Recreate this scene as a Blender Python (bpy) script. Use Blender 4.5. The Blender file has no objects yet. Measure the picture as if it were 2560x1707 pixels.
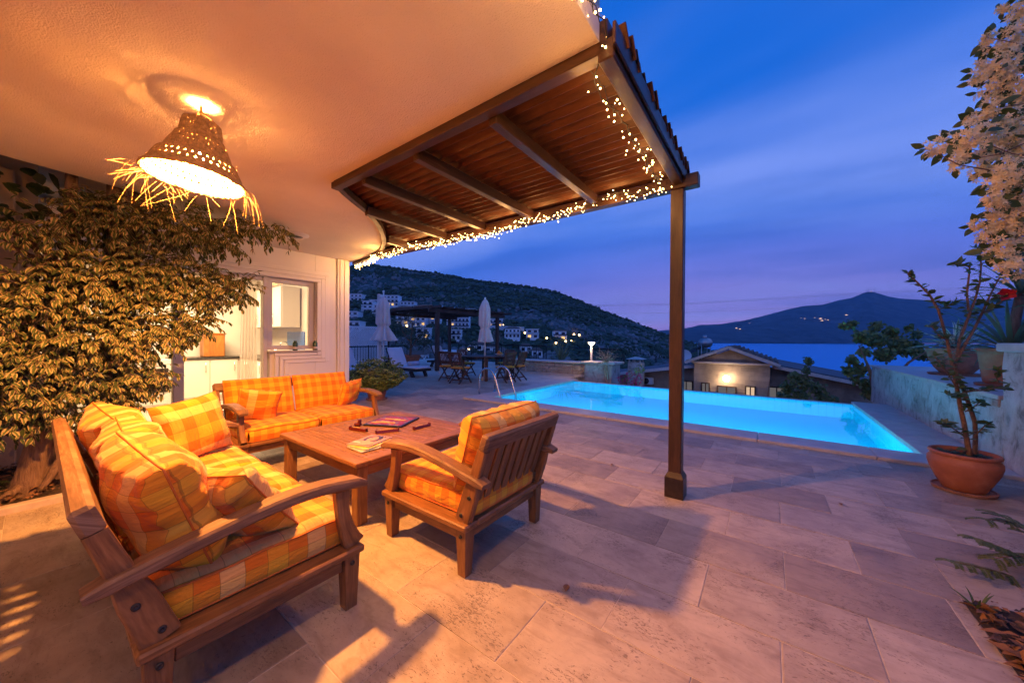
import bpy, math, random
import numpy as np
from mathutils import Matrix, Vector, Euler
random.seed(7); rng = np.random.default_rng(11)
R_ = math.radians
sc = bpy.context.scene
COL = sc.collection
# ------------------------------------------------------------------ camera
CAMH = 1.3
FPX, CX, CY = 872.678, 1280.0, 853.5            # focal length and centre in pixels of the 2560 wide photograph
RC = np.array([[0.80606, 0.00920, -0.59177], [0.59180, -0.00195, 0.80608], [0.00626, -0.99996, -0.00702]])
cam = bpy.data.cameras.new('camera'); camo = bpy.data.objects.new('camera', cam); COL.objects.link(camo)
def _orth(m):
    x = m[:, 0] / np.linalg.norm(m[:, 0]); y = m[:, 1] - x * (x @ m[:, 1]); y /= np.linalg.norm(y)
    return np.stack([x, y, np.cross(x, y)], 1)
RC = _orth(RC)
mw = Matrix.Identity(4)
for i in range(3):
    mw[i][0] = RC[i, 0]; mw[i][1] = -RC[i, 1]; mw[i][2] = -RC[i, 2]
mw[2][3] = CAMH
camo.matrix_world = mw
cam.sensor_fit = 'HORIZONTAL'; cam.sensor_width = 36; cam.lens = FPX / 2560 * 36
cam.clip_start = 0.02; cam.clip_end = 60000
sc.camera = camo
def ray(px, py): return RC @ np.array([px - CX, py - CY, FPX])
def atD(px, py, d): return np.array([0, 0, CAMH]) + ray(px, py) * d / FPX
def ground(px, py, z=0.0):
    r = ray(px, py); return np.array([0, 0, CAMH]) + r * ((z - CAMH) / r[2])
# ------------------------------------------------------------------ sky (dusk, after sunset; no sun disc)
w = bpy.data.worlds.new('World'); sc.world = w; w.use_nodes = True
nt = w.node_tree; nt.nodes.clear()
def N(t, typ, **k):
    n = t.nodes.new(typ)
    for a, b in k.items():
        if a.startswith('i_'):
            key = a[2:]; key = int(key) if key.isdigit() else key.replace('_', ' ')
            n.inputs[key].default_value = b
        else: setattr(n, a, b)
    return n
def L(t, a, b): t.links.new(a, b)
def ramp(t, stops, fac=None, interp='LINEAR'):
    n = N(t, 'ShaderNodeValToRGB'); cr = n.color_ramp; cr.interpolation = interp
    while len(cr.elements) < len(stops): cr.elements.new(0.5)
    for e, (p, c) in zip(cr.elements, stops):
        e.position = p; e.color = (c[0], c[1], c[2], c[3] if len(c) > 3 else 1)
    if fac is not None: L(t, fac, n.inputs[0])
    return n
def mixc(t, fac, a, b, blend='MIX'):
    n = N(t, 'ShaderNodeMix', data_type='RGBA', blend_type=blend)
    for s, v in ((0, fac), (6, a), (7, b)):
        if hasattr(v, 'is_linked'): L(t, v, n.inputs[s])
        else: n.inputs[s].default_value = v if s == 0 else ((*v, 1) if len(v) == 3 else v)
    return n.outputs[2]
def mth(t, op, a, b=None, c=None, clamp=False):
    n = N(t, 'ShaderNodeMath', operation=op, use_clamp=clamp)
    for s, v in ((0, a), (1, b), (2, c)):
        if v is None: continue
        if hasattr(v, 'is_linked'): L(t, v, n.inputs[s])
        else: n.inputs[s].default_value = v
    return n.outputs[0]
SKYLOC = (1.12, 0.0, 0)
tc = N(nt, 'ShaderNodeTexCoord'); sep = N(nt, 'ShaderNodeSeparateXYZ'); L(nt, tc.outputs['Generated'], sep.inputs[0])
zz = mth(nt, 'MAXIMUM', sep.outputs[2], 0.0)
base = ramp(nt, [(0.0, (.15, .150, .45)), (.06, (.048, .124, .47)), (.17, (.015, .112, .50)), (.36, (.004, .092, .45)), (.62, (.003, .085, .43)), (1, (.003, .075, .40))], zz)
glow = mth(nt, 'POWER', mth(nt, 'MAXIMUM', mth(nt, 'MULTIPLY_ADD', sep.outputs[0], -.10, sep.outputs[1]), 0.0), 5.0)
gl2 = mth(nt, 'MULTIPLY', glow, mth(nt, 'SUBTRACT', 1.0, mth(nt, 'MULTIPLY', zz, 3.3), clamp=True))
c1 = mixc(nt, mth(nt, 'MULTIPLY', gl2, .72), base.outputs[0], (.36, .20, .46))
# thin cloud sheet: the direction projected on a flat layer
den = mth(nt, 'ADD', zz, .16)
cmb = N(nt, 'ShaderNodeCombineXYZ')
L(nt, mth(nt, 'DIVIDE', sep.outputs[0], den), cmb.inputs[0]); L(nt, mth(nt, 'DIVIDE', sep.outputs[1], den), cmb.inputs[1])
mp = N(nt, 'ShaderNodeMapping'); mp.inputs['Rotation'].default_value = (0, 0, R_(-58)); mp.inputs['Scale'].default_value = (.30, .80, 1); mp.inputs['Location'].default_value = SKYLOC
L(nt, cmb.outputs[0], mp.inputs[0])
nz = N(nt, 'ShaderNodeTexNoise', i_Scale=.62, i_Detail=5, i_Roughness=.5, i_Distortion=.35); L(nt, mp.outputs[0], nz.inputs[0])
cl = ramp(nt, [(.41, (0, 0, 0)), (.62, (1, 1, 1))], nz.outputs[0], 'EASE')
fade = mth(nt, 'MULTIPLY', mth(nt, 'MULTIPLY', cl.outputs[0], .95), mth(nt, 'ADD', .30, mth(nt, 'MULTIPLY', zz, 2.2), clamp=True))
c2 = mixc(nt, fade, c1, (.15, .225, .60))
nz2 = N(nt, 'ShaderNodeTexNoise', i_Scale=2.1, i_Detail=5, i_Roughness=.55); L(nt, mp.outputs[0], nz2.inputs[0])
dk = ramp(nt, [(.45, (0, 0, 0)), (.7, (1, 1, 1))], nz2.outputs[0], 'EASE')
c3 = mixc(nt, mth(nt, 'MULTIPLY', dk.outputs[0], .34), c2, (.022, .075, .33))
bg = N(nt, 'ShaderNodeBackground'); L(nt, c3, bg.inputs[0]); bg.inputs[1].default_value = 1.7
wo = N(nt, 'ShaderNodeOutputWorld'); L(nt, bg.outputs[0], wo.inputs[0])
# ------------------------------------------------------------------ exposure and render
sc.view_settings.view_transform = 'Standard'; sc.view_settings.look = 'None'
sc.view_settings.exposure = 0.0; sc.view_settings.gamma = 1.0; sc.view_settings.use_curve_mapping = False
sc.render.engine = 'CYCLES'
cy = sc.cycles
cy.use_denoising = True
try: cy.denoiser = 'OPENIMAGEDENOISE'; cy.denoising_input_passes = 'RGB_ALBEDO_NORMAL'; cy.denoising_prefilter = 'ACCURATE'
except Exception: pass
cy.max_bounces = 6; cy.diffuse_bounces = 3; cy.glossy_bounces = 3; cy.transmission_bounces = 6; cy.transparent_max_bounces = 8; cy.volume_bounces = 0
cy.use_adaptive_sampling = True; cy.adaptive_threshold = .035; cy.adaptive_min_samples = 20
cy.sample_clamp_indirect = 4.0; cy.sample_clamp_direct = 0
cy.caustics_reflective = False; cy.caustics_refractive = True
cy.blur_glossy = 1.0
# ================================================================== helpers
class MB:
    """collects faces with uv in metres; build() links them as ONE mesh object"""
    def __init__(s): s.v = []; s.f = []; s.uv = []; s.sm = []
    def add(s, vs, fs, uvs=None, M=None, smooth=False):
        b = len(s.v)
        if M is not None: vs = [tuple(M @ Vector(p)) for p in vs]
        s.v.extend([tuple(p) for p in vs])
        for i, f in enumerate(fs):
            s.f.append(tuple(b + k for k in f))
            s.uv.append(uvs[i] if uvs else None); s.sm.append(smooth)
    def mesh(s, name, mat=None, sharp=None):
        me = bpy.data.meshes.new(name); me.from_pydata(s.v, [], s.f)
        ul = me.uv_layers.new(name='UVMap'); buf = []
        for f, u in zip(s.f, s.uv):
            if u is None:
                for k in f: buf.extend((s.v[k][0] + .37 * s.v[k][2], s.v[k][1] + .61 * s.v[k][2]))
            else:
                for q in u: buf.extend((q[0], q[1]))
        ul.data.foreach_set('uv', buf)
        me.polygons.foreach_set('use_smooth', s.sm)
        if sharp: me.set_sharp_from_angle(angle=R_(sharp))
        if mat: me.materials.append(MAT[mat] if isinstance(mat, str) else mat)
        me.update(); return me
    def build(s, name, mat, parent=None, sharp=None, loc=None):
        o = bpy.data.objects.new(name, s.mesh(name, mat, sharp)); COL.objects.link(o)
        if parent is not None: o.parent = parent
        if loc is not None: o.location = loc
        return o
def T(x, y, z, rx=0, ry=0, rz=0, s=None):
    m = Matrix.Translation((x, y, z)) @ Euler((R_(rx), R_(ry), R_(rz))).to_matrix().to_4x4()
    if s is not None: m = m @ Matrix.Diagonal((*s, 1)) if hasattr(s, '__len__') else m @ Matrix.Scale(s, 4)
    return m
def _buv(p, ax, off):
    # ax: longest axis -> u
    o = [i for i in range(3) if i != ax]
    return p
def cbox(mb, sx, sy, sz, M=None, c=.004, uo=None):
    """chamfered box centred at the origin; uv runs u along its longest side"""
    hx, hy, hz = sx / 2, sy / 2, sz / 2; c = min(c, hx * .45, hy * .45, hz * .45)
    ax = max(range(3), key=lambda i: (sx, sy, sz)[i]); oth = [i for i in range(3) if i != ax]
    u0, v0 = (random.uniform(0, 9), random.uniform(0, 9)) if uo is None else uo
    vs = []; idx = {}
    for a in (-1, 1):
        for b in (-1, 1):
            for d in (-1, 1):
                for k in range(3):
                    q = [a * hx, b * hy, d * hz]
                    for j in range(3):
                        if j != k: q[j] -= math.copysign(c, q[j])
                    idx[(a, b, d, k)] = len(vs); vs.append(q)
    fs = []
    for k in range(3):
        for s in (-1, 1):
            o = [i for i in range(3) if i != k]; ring = []
            for (p, q) in ((-1, -1), (1, -1), (1, 1), (-1, 1)):
                t = [0, 0, 0]; t[k] = s; t[o[0]] = p; t[o[1]] = q; ring.append(idx[(*t, k)])
            if (s > 0) != (k != 1): ring.reverse()
            fs.append(ring)
    for k in range(3):           # edges along axis k
        o = [i for i in range(3) if i != k]
        for p in (-1, 1):
            for q in (-1, 1):
                t0 = [0, 0, 0]; t0[k] = -1; t0[o[0]] = p; t0[o[1]] = q; t1 = list(t0); t1[k] = 1
                r = [idx[(*t0, o[0])], idx[(*t1, o[0])], idx[(*t1, o[1])], idx[(*t0, o[1])]]
                n = Vector(vs[r[1]]) - Vector(vs[r[0]]); m = Vector(vs[r[2]]) - Vector(vs[r[1]])
                if n.cross(m).dot(Vector([(t0[i] if i != k else 0) for i in range(3)])) < 0: r.reverse()
                fs.append(r)
    for a in (-1, 1):
        for b in (-1, 1):
            for d in (-1, 1):
                r = [idx[(a, b, d, k)] for k in range(3)]
                if a * b * d < 0: r.reverse()
                fs.append(r)
    uvs = []
    for f in fs:
        uvs.append([(u0 + vs[i][ax], v0 + vs[i][oth[0]] + .9 * vs[i][oth[1]]) for i in f])
    mb.add(vs, fs, uvs, M)
def bx(mb, x0, x1, y0, y1, z0, z1, c=.004, M=None):
    m = T((x0 + x1) / 2, (y0 + y1) / 2, (z0 + z1) / 2)
    cbox(mb, abs(x1 - x0), abs(y1 - y0), abs(z1 - z0), M @ m if M is not None else m, c)
def frames(pts):
    P = [Vector(p) for p in pts]; out = []
    t0 = (P[1] - P[0]).normalized(); n = t0.orthogonal().normalized()
    for i, p in enumerate(P):
        t = (P[min(i + 1, len(P) - 1)] - P[max(i - 1, 0)]).normalized()
        n = (n - t * n.dot(t)); n = n.normalized() if n.length > 1e-6 else t.orthogonal().normalized()
        out.append((p, t, n, t.cross(n)))
    return out
def tube(mb, pts, rad, n=8, cap=True, M=None, uvs=1.0):
    fr = frames(pts); m = len(fr); vs = []; ln = 0; us = []
    for i, (p, t, a, b) in enumerate(fr):
        r = rad[i] if hasattr(rad, '__len__') else rad
        if i: ln += (p - fr[i - 1][0]).length
        us.append(ln)
        for k in range(n):
            th = 2 * math.pi * k / n; vs.append(tuple(p + (a * math.cos(th) + b * math.sin(th)) * r))
    fs = []; uv = []
    for i in range(m - 1):
        for k in range(n):
            k2 = (k + 1) % n
            fs.append((i * n + k, i * n + k2, (i + 1) * n + k2, (i + 1) * n + k))
            uv.append([(us[i] * uvs, k / n * .2), (us[i] * uvs, (k + 1) / n * .2), (us[i + 1] * uvs, (k + 1) / n * .2), (us[i + 1] * uvs, k / n * .2)])
    if cap:
        fs.append(tuple(range(n - 1, -1, -1))); uv.append([(0, 0)] * n)
        fs.append(tuple((m - 1) * n + k for k in range(n))); uv.append([(0, 0)] * n)
    mb.add(vs, fs, uv, M, smooth=True)
def lathe(mb, prof, n=32, M=None, wob=None):
    vs = []; fs = []
    for i, (r, z) in enumerate(prof):
        for k in range(n):
            th = 2 * math.pi * k / n; q = r * (1 + (wob(th, z) if wob else 0)); vs.append((q * math.cos(th), q * math.sin(th), z))
    uv = []
    for i in range(len(prof) - 1):
        for k in range(n):
            k2 = (k + 1) % n; fs.append((i * n + k, i * n + k2, (i + 1) * n + k2, (i + 1) * n + k))
            uv.append([(k / n, prof[i][1]), ((k + 1) / n, prof[i][1]), ((k + 1) / n, prof[i + 1][1]), (k / n, prof[i + 1][1])])
    mb.add(vs, fs, uv, M, smooth=True)
def sweep_rect(mb, path, wd, th, side=(1, 0, 0), M=None, caps=True, c=.006):
    """rectangular bar (wd along side, th across) swept along path; wd/th may be lists; chamfered"""
    P = [Vector(p) for p in path]; S = Vector(side).normalized(); vs = []; us = []; ln = 0
    for i, p in enumerate(P):
        t = (P[min(i + 1, len(P) - 1)] - P[max(i - 1, 0)]).normalized(); nn = t.cross(S).normalized()
        a = (wd[i] if hasattr(wd, '__len__') else wd) / 2; b = (th[i] if hasattr(th, '__len__') else th) / 2
        cc = min(c, a * .4, b * .4)
        if i: ln += (p - P[i - 1]).length
        us.append(ln)
        for (x, y) in ((-a + cc, -b), (a - cc, -b), (a, -b + cc), (a, b - cc), (a - cc, b), (-a + cc, b), (-a, b - cc), (-a, -b + cc)):
            vs.append(tuple(p + S * x + nn * y))
    fs = []; uv = []; n = 8; o = random.uniform(0, 9); acc = [0, .06, .065, .1, .105, .165, .17, .2, .205]
    for i in range(len(P) - 1):
        for k in range(n):
            k2 = (k + 1) % n
            fs.append((i * n + k, i * n + k2, (i + 1) * n + k2, (i + 1) * n + k))
            uv.append([(o + us[i], acc[k]), (o + us[i], acc[k + 1]), (o + us[i + 1], acc[k + 1]), (o + us[i + 1], acc[k])])
    if caps:
        fs.append(tuple(range(n - 1, -1, -1))); uv.append([(o + .01 * k, o) for k in range(n)])
        fs.append(tuple((len(P) - 1) * n + k for k in range(n))); uv.append([(o + .01 * k, o) for k in range(n)])
    mb.add(vs, fs, uv, M)
def prism(mb, poly, z0, z1, M=None):
    n = len(poly); vs = [(x, y, z0) for x, y in poly] + [(x, y, z1) for x, y in poly]
    area = sum(poly[i][0] * poly[(i + 1) % n][1] - poly[(i + 1) % n][0] * poly[i][1] for i in range(n))
    fs = [tuple(range(n - 1, -1, -1)), tuple(range(n, 2 * n))] + [(i, (i + 1) % n, n + (i + 1) % n, n + i) for i in range(n)]
    if area < 0: fs = [tuple(reversed(f)) for f in fs]
    mb.add(vs, fs, None, M)
def grid(mb, fn, nu, nv, M=None, uvf=None, closed=False):
    vs = [fn(i / nu, j / nv) for j in range(nv + 1) for i in range(nu + 1)]; fs = []; uv = []
    for j in range(nv):
        for i in range(nu):
            a = j * (nu + 1) + i; fs.append((a, a + 1, a + nu + 2, a + nu + 1))
            q = [(i, j), (i + 1, j), (i + 1, j + 1), (i, j + 1)]
            uv.append([uvf(p / nu, s / nv) for p, s in q] if uvf else [(p / nu, s / nv) for p, s in q])
    mb.add(vs, fs, uv, M, smooth=True)
def tag(o, label=None, cat=None, group=None, kind=None):
    if label: o['label'] = label
    if cat: o['category'] = cat
    if group: o['group'] = group
    if kind: o['kind'] = kind
    return o
def thing(name, label, cat, loc=(0, 0, 0), rz=0, group=None):
    o = bpy.data.objects.new(name, None); COL.objects.link(o); o.empty_display_size = .2
    o.location = loc; o.rotation_euler = (0, 0, R_(rz)); return tag(o, label, cat, group)
def copy_tree(o, parent=None):
    c = o.copy(); COL.objects.link(c); c.parent = parent
    for ch in o.children: copy_tree(ch, c)
    return c
def struct(o): o['kind'] = 'structure'; return o
def lamp(name, typ, loc, energy, color, parent=None, **k):
    l = bpy.data.lights.new(name, typ); l.energy = energy; l.color = color
    for a, b in k.items(): setattr(l, a, b)
    o = bpy.data.objects.new(name, l); COL.objects.link(o); o.location = loc
    if parent is not None: o.parent = parent
    return o
# ================================================================== materials
MAT = {}
def newmat(name):
    m = bpy.data.materials.new(name); m.use_nodes = True; t = m.node_tree; t.nodes.clear()
    out = N(t, 'ShaderNodeOutputMaterial'); p = N(t, 'ShaderNodeBsdfPrincipled'); L(t, p.outputs[0], out.inputs[0])
    MAT[name] = m; return m, t, p
def tex(t, kind='uv', scale=(1, 1, 1), loc=None, rot=None):
    c = N(t, 'ShaderNodeTexCoord'); mp = N(t, 'ShaderNodeMapping'); mp.inputs['Scale'].default_value = scale
    if rot: mp.inputs['Rotation'].default_value = rot
    src = c.outputs[{'uv': 'UV', 'obj': 'Object', 'gen': 'Generated'}[kind]]
    if kind == 'obj' and loc == 'rnd':
        oi = N(t, 'ShaderNodeObjectInfo'); vm = N(t, 'ShaderNodeVectorMath', operation='MULTIPLY_ADD')
        L(t, oi.outputs['Random'], vm.inputs[0]); vm.inputs[1].default_value = (37.1, 91.3, 17.7); L(t, src, vm.inputs[2]); src = vm.outputs[0]
    elif loc: mp.inputs['Location'].default_value = loc
    L(t, src, mp.inputs[0]); return mp.outputs[0]
def noise(t, vec, scale, detail=3, rough=.55, dist=0):
    n = N(t, 'ShaderNodeTexNoise', i_Scale=scale, i_Detail=detail, i_Roughness=rough, i_Distortion=dist); L(t, vec, n.inputs[0]); return n.outputs[0]
def bump(t, p, h, strength=.3, dist=.01, prev=None):
    b = N(t, 'ShaderNodeBump', i_Strength=strength, i_Distance=dist); L(t, h, b.inputs['Height'])
    if prev is not None: L(t, prev, b.inputs['Normal'])
    L(t, b.outputs[0], p.inputs['Normal']); return b.outputs[0]
def basic(name, col, rough=.6, metal=0, var=.0, vs=20, bmp=0, kind='obj', bs=60):
    m, t, p = newmat(name); p.inputs['Roughness'].default_value = rough; p.inputs['Metallic'].default_value = metal
    if var:
        v = tex(t, kind); a = noise(t, v, vs, 4)
        r = ramp(t, [(.28, [max(0, c * (1 - var)) for c in col]), (.72, [min(1, c * (1 + var)) for c in col])], a); L(t, r.outputs[0], p.inputs['Base Color'])
        if bmp: bump(t, p, noise(t, v, bs, 3), bmp, .004)
    else:
        p.inputs['Base Color'].default_value = (*col, 1)
        if bmp: bump(t, p, noise(t, tex(t, kind), bs, 3), bmp, .004)
    return m
def emit(name, col, strength):
    m = bpy.data.materials.new(name); m.use_nodes = True; t = m.node_tree; t.nodes.clear()
    e = N(t, 'ShaderNodeEmission'); e.inputs[0].default_value = (*col, 1); e.inputs[1].default_value = strength
    o = N(t, 'ShaderNodeOutputMaterial'); L(t, e.outputs[0], o.inputs[0]); MAT[name] = m
    try: m.cycles.emission_sampling = 'NONE'
    except Exception: pass
    return m
# travertine: per tile shift arrives through the uv
m, t, p = newmat('travertine')
uv = tex(t, 'uv'); big = noise(t, uv, 2.3, 6, .66, .4); tone = ramp(t, [(.30, (.34, .265, .190)), (.5, (.465, .380, .288)), (.72, (.56, .475, .375))], big)
tile = N(t, 'ShaderNodeUVMap', uv_map='rnd'); sx = N(t, 'ShaderNodeSeparateXYZ'); L(t, tile.outputs[0], sx.inputs[0])
tt = ramp(t, [(0, (.64, .60, .58)), (.25, (.82, .79, .76)), (.6, (.95, .93, .9)), (1, (1.08, 1.04, .98))], sx.outputs[0])
c = mixc(t, 1.0, tone.outputs[0], tt.outputs[0], 'MULTIPLY')
st = noise(t, tex(t, 'uv', (3.0, 9, 1)), 1.5, 6, .66, .9); sr = ramp(t, [(.34, (.76, .73, .70)), (.52, (1, 1, 1)), (.7, (1.05, 1.02, .97))], st); c = mixc(t, .9, c, sr.outputs[0], 'MULTIPLY')
pt = noise(t, tex(t, 'uv', (34, 74, 1)), 1.5, 4, .65, .9); cl_ = noise(t, uv, 3.4, 2); pm = mth(t, 'ADD', pt, mth(t, 'MULTIPLY', mth(t, 'SUBTRACT', cl_, .5), .5))
pit = ramp(t, [(.605, (0, 0, 0)), (.665, (1, 1, 1))], pm); c = mixc(t, mth(t, 'MULTIPLY', pit.outputs[0], .66), c, (.13, .085, .05))
fz = noise(t, uv, 9, 5, .7); fr_ = ramp(t, [(.3, (.86, .84, .82)), (.7, (1.05, 1.04, 1.03))], fz); c = mixc(t, .8, c, fr_.outputs[0], 'MULTIPLY')
L(t, c, p.inputs['Base Color']); rr = ramp(t, [(.3, (.42,) * 3), (.7, (.66,) * 3)], big); L(t, rr.outputs[0], p.inputs['Roughness'])
b1 = bump(t, p, mth(t, 'MULTIPLY', pit.outputs[0], -1.0), .55, .004); bump(t, p, fz, .25, .003, b1)
# the same stone where tiles are too far to pick apart, with joints drawn by a brick pattern
m, t, p = newmat('travertine_far'); ob = tex(t, 'obj')
br = N(t, 'ShaderNodeTexBrick', i_Scale=1.0, offset=.5, i_Mortar_Size=.006, i_Brick_Width=.65, i_Row_Height=.408); L(t, ob, br.inputs[0])
br.inputs[1].default_value = (.62, .53, .44, 1); br.inputs[2].default_value = (.45, .38, .325, 1); br.inputs[3].default_value = (.36, .29, .23, 1)
st = noise(t, tex(t, 'obj', (2, 9, 1)), 1.4, 4, .6); sr = ramp(t, [(.35, (.7, .69, .68)), (.65, (1.1, 1.08, 1.05))], st)
L(t, mixc(t, .9, br.outputs[0], sr.outputs[0], 'MULTIPLY'), p.inputs['Base Color']); p.inputs['Roughness'].default_value = .5
basic('grout', (.50, .415, .325), .9, var=.25, vs=14)
# coping stone
m, t, p = newmat('coping'); v = tex(t, 'obj', (2, 2, 2)); a = noise(t, v, 3, 5, .6); r = ramp(t, [(.3, (.40, .345, .295)), (.7, (.53, .475, .42))], a)
L(t, r.outputs[0], p.inputs['Base Color']); p.inputs['Roughness'].default_value = .5; bump(t, p, noise(t, v, 40, 3), .15, .003)
# stucco
def stucco(name, col, strength=.45, sc_=170, var=.05):
    m, t, p = newmat(name); v = tex(t, 'obj'); a = noise(t, v, 1.6, 3); r = ramp(t, [(.3, [c * (1 - var) for c in col]), (.7, [min(1, c * (1 + var)) for c in col])], a)
    L(t, r.outputs[0], p.inputs['Base Color']); p.inputs['Roughness'].default_value = .92
    h = mth(t, 'ADD', noise(t, v, sc_, 2, .6), mth(t, 'MULTIPLY', noise(t, v, sc_ * .22, 2), .6)); bump(t, p, h, strength, .012)
stucco('stucco', (.74, .65, .56), .8, 120, .07); stucco('wall_shaded', (.40, .29, .21), .2, 120); stucco('wall_paint', (.76, .72, .68), .15, 120); stucco('trim_paint', (.78, .74, .69), .06, 90)  # the tan wall colour carries the shade behind the planting bed
# wood: uv u runs along the grain
def wood(name, dark, mid, light, rough=.42, spec=.4):
    m, t, p = newmat(name); v = tex(t, 'uv', (3.2, 34, 1)); a = noise(t, v, 1.2, 5, .62, 1.1); b = noise(t, tex(t, 'uv', (12, 190, 1)), 1, 3, .6, .4); k = noise(t, tex(t, 'uv', (2.2, 6, 1)), 1.4, 3)
    mx = mth(t, 'ADD', mth(t, 'MULTIPLY', a, .62), mth(t, 'MULTIPLY', b, .38)); r = ramp(t, [(.30, dark), (.52, mid), (.72, light)], mx)
    kr = ramp(t, [(.3, (.70, .68, .66)), (.68, (1.1, 1.08, 1.05))], k); L(t, mixc(t, .85, r.outputs[0], kr.outputs[0], 'MULTIPLY'), p.inputs['Base Color'])
    rr = ramp(t, [(.3, (rough + .16,) * 3), (.7, (rough - .05,) * 3)], k); L(t, rr.outputs[0], p.inputs['Roughness']); p.inputs['Specular IOR Level'].default_value = spec
    bump(t, p, mx, .22, .002)
wood('teak', (.115, .046, .016), (.235, .102, .036), (.35, .170, .066))
wood('teak_worn', (.085, .042, .022), (.205, .105, .052), (.36, .225, .135), .6)
wood('pergola_wood', (.028, .012, .007), (.052, .024, .013), (.085, .042, .024), .34)
wood('slat_wood', (.048, .014, .006), (.080, .025, .010), (.115, .040, .016), .40)
wood('dark_wood', (.030, .016, .010), (.062, .033, .021), (.10, .056, .036), .5)
wood('gold_wood', (.30, .10, .02), (.46, .17, .035), (.55, .23, .06), .4)
# check cloth, uv in metres
def check(name, a, b, cc=None, per=.132, seed=0):
    m, t, p = newmat(name); v = tex(t, 'uv'); sp = N(t, 'ShaderNodeSeparateXYZ'); L(t, v, sp.inputs[0])
    wob = noise(t, v, 9, 2)
    def stripe(co, ph):
        x = mth(t, 'FRACT', mth(t, 'ADD', mth(t, 'DIVIDE', mth(t, 'MULTIPLY_ADD', wob, .006, co), per), ph))
        x2 = mth(t, 'FRACT', mth(t, 'ADD', mth(t, 'DIVIDE', mth(t, 'MULTIPLY_ADD', wob, .006, co), per * 2), ph * .5))
        s = mth(t, 'GREATER_THAN', x, .5)
        ln = mth(t, 'LESS_THAN', mth(t, 'ABSOLUTE', mth(t, 'SUBTRACT', mth(t, 'FRACT', mth(t, 'MULTIPLY', x, 2.0)), .5)), .482)
        return s, ln, mth(t, 'MULTIPLY', s, mth(t, 'GREATER_THAN', x2, .5))
    s1, l1, q1 = stripe(sp.outputs[0], .17 + seed); s2, l2, q2 = stripe(sp.outputs[1], .31 + seed)
    f = mth(t, 'MULTIPLY', mth(t, 'ADD', s1, s2), .5); col = mixc(t, f, a, b)
    if cc: col = mixc(t, mth(t, 'MULTIPLY', mth(t, 'ADD', q1, mth(t, 'MULTIPLY', q2, .25)), .42), col, cc)
    ln = mth(t, 'MULTIPLY', l1, l2); col = mixc(t, mth(t, 'MULTIPLY', mth(t, 'SUBTRACT', 1.0, ln), .55), col, (.22, .10, .012))
    fd = noise(t, tex(t, 'uv', (5, 60, 1)), 1.5, 3); fr2 = ramp(t, [(.3, (.86, .84, .8)), (.7, (1.08, 1.08, 1.1))], fd); col = mixc(t, .7, col, fr2.outputs[0], 'MULTIPLY')
    L(t, col, p.inputs['Base Color']); p.inputs['Roughness'].default_value = .85; p.inputs['Sheen Weight'].default_value = .12; p.inputs['Specular IOR Level'].default_value = .2
    wv = mth(t, 'ADD', noise(t, tex(t, 'uv', (700, 120, 1)), 1, 1), noise(t, tex(t, 'uv', (120, 700, 1)), 1, 1)); b0 = bump(t, p, wv, .10, .001)
    wr = noise(t, tex(t, 'uv', (7, 16, 1)), 1.2, 4, .55, 1.4); bump(t, p, wr, .6, .016, b0)
OR, YE, CR = (.66, .160, .010), (.72, .36, .022), (.72, .50, .22)
check('check', OR, YE, None, .112); check('check_cream', OR, YE, CR, .155, .4); check('check_b', OR, YE, None, .115, .23)
basic('piping', (.55, .13, .01), .7); basic('piping_dark', (.10, .05, .02), .7)
# terracotta
m, t, p = newmat('terracotta'); v = tex(t, 'obj'); a = noise(t, v, 7, 5, .6); r = ramp(t, [(.3, (.27, .082, .036)), (.55, (.36, .115, .052)), (.75, (.44, .17, .085))], a)
L(t, r.outputs[0], p.inputs['Base Color']); p.inputs['Roughness'].default_value = .72
wv = N(t, 'ShaderNodeTexWave', bands_direction='Z', i_Scale=22, i_Distortion=1.2); L(t, v, wv.inputs[0]); b0 = bump(t, p, wv.outputs[0], .12, .004); bump(t, p, noise(t, v, 60, 3), .2, .003, b0)
basic('terracotta_old', (.30, .14, .085), .8, var=.3, vs=9, bmp=.3)
# rough white render on stone
m, t, p = newmat('stone_render'); v = tex(t, 'obj'); a = noise(t, v, 2.2, 6, .62); b = noise(t, tex(t, 'obj', (1, 1.2, 1.0)), 4.2, 6, .68, .5)
r = ramp(t, [(.30, (.33, .27, .22)), (.45, (.50, .46, .41)), (.7, (.60, .565, .52))], a); s = ramp(t, [(.33, (.30, .27, .25)), (.46, (.80, .78, .76)), (.6, (1, 1, 1))], b)
L(t, mixc(t, .85, r.outputs[0], s.outputs[0], 'MULTIPLY'), p.inputs['Base Color']); p.inputs['Roughness'].default_value = .9
b0 = bump(t, p, mth(t, 'ADD', a, b), .9, .06); bump(t, p, noise(t, v, 34, 4), .6, .016, b0)
m, t, p = newmat('field_stone'); v = tex(t, 'obj', loc='rnd'); a = noise(t, v, 5, 5, .62); r = ramp(t, [(.3, (.24, .17, .12)), (.5, (.37, .29, .22)), (.75, (.49, .42, .35))], a)
L(t, r.outputs[0], p.inputs['Base Color']); p.inputs['Roughness'].default_value = .9; b0 = bump(t, p, a, .6, .03); bump(t, p, noise(t, v, 50, 3), .4, .008, b0)
m, t, p = newmat('villa_stone'); v = tex(t, 'obj'); br = N(t, 'ShaderNodeTexBrick', i_Scale=1.0, offset=.5, i_Mortar_Size=.012, i_Brick_Width=.42, i_Row_Height=.24, i_Bias=-.2)
mpx = N(t, 'ShaderNodeMapping'); mpx.inputs['Rotation'].default_value = (R_(90), 0, 0); L(t, v, mpx.inputs[0]); L(t, mpx.outputs[0], br.inputs[0])
br.inputs[1].default_value = (.36, .27, .20, 1); br.inputs[2].default_value = (.25, .185, .14, 1); br.inputs[3].default_value = (.31, .24, .18, 1)
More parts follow.
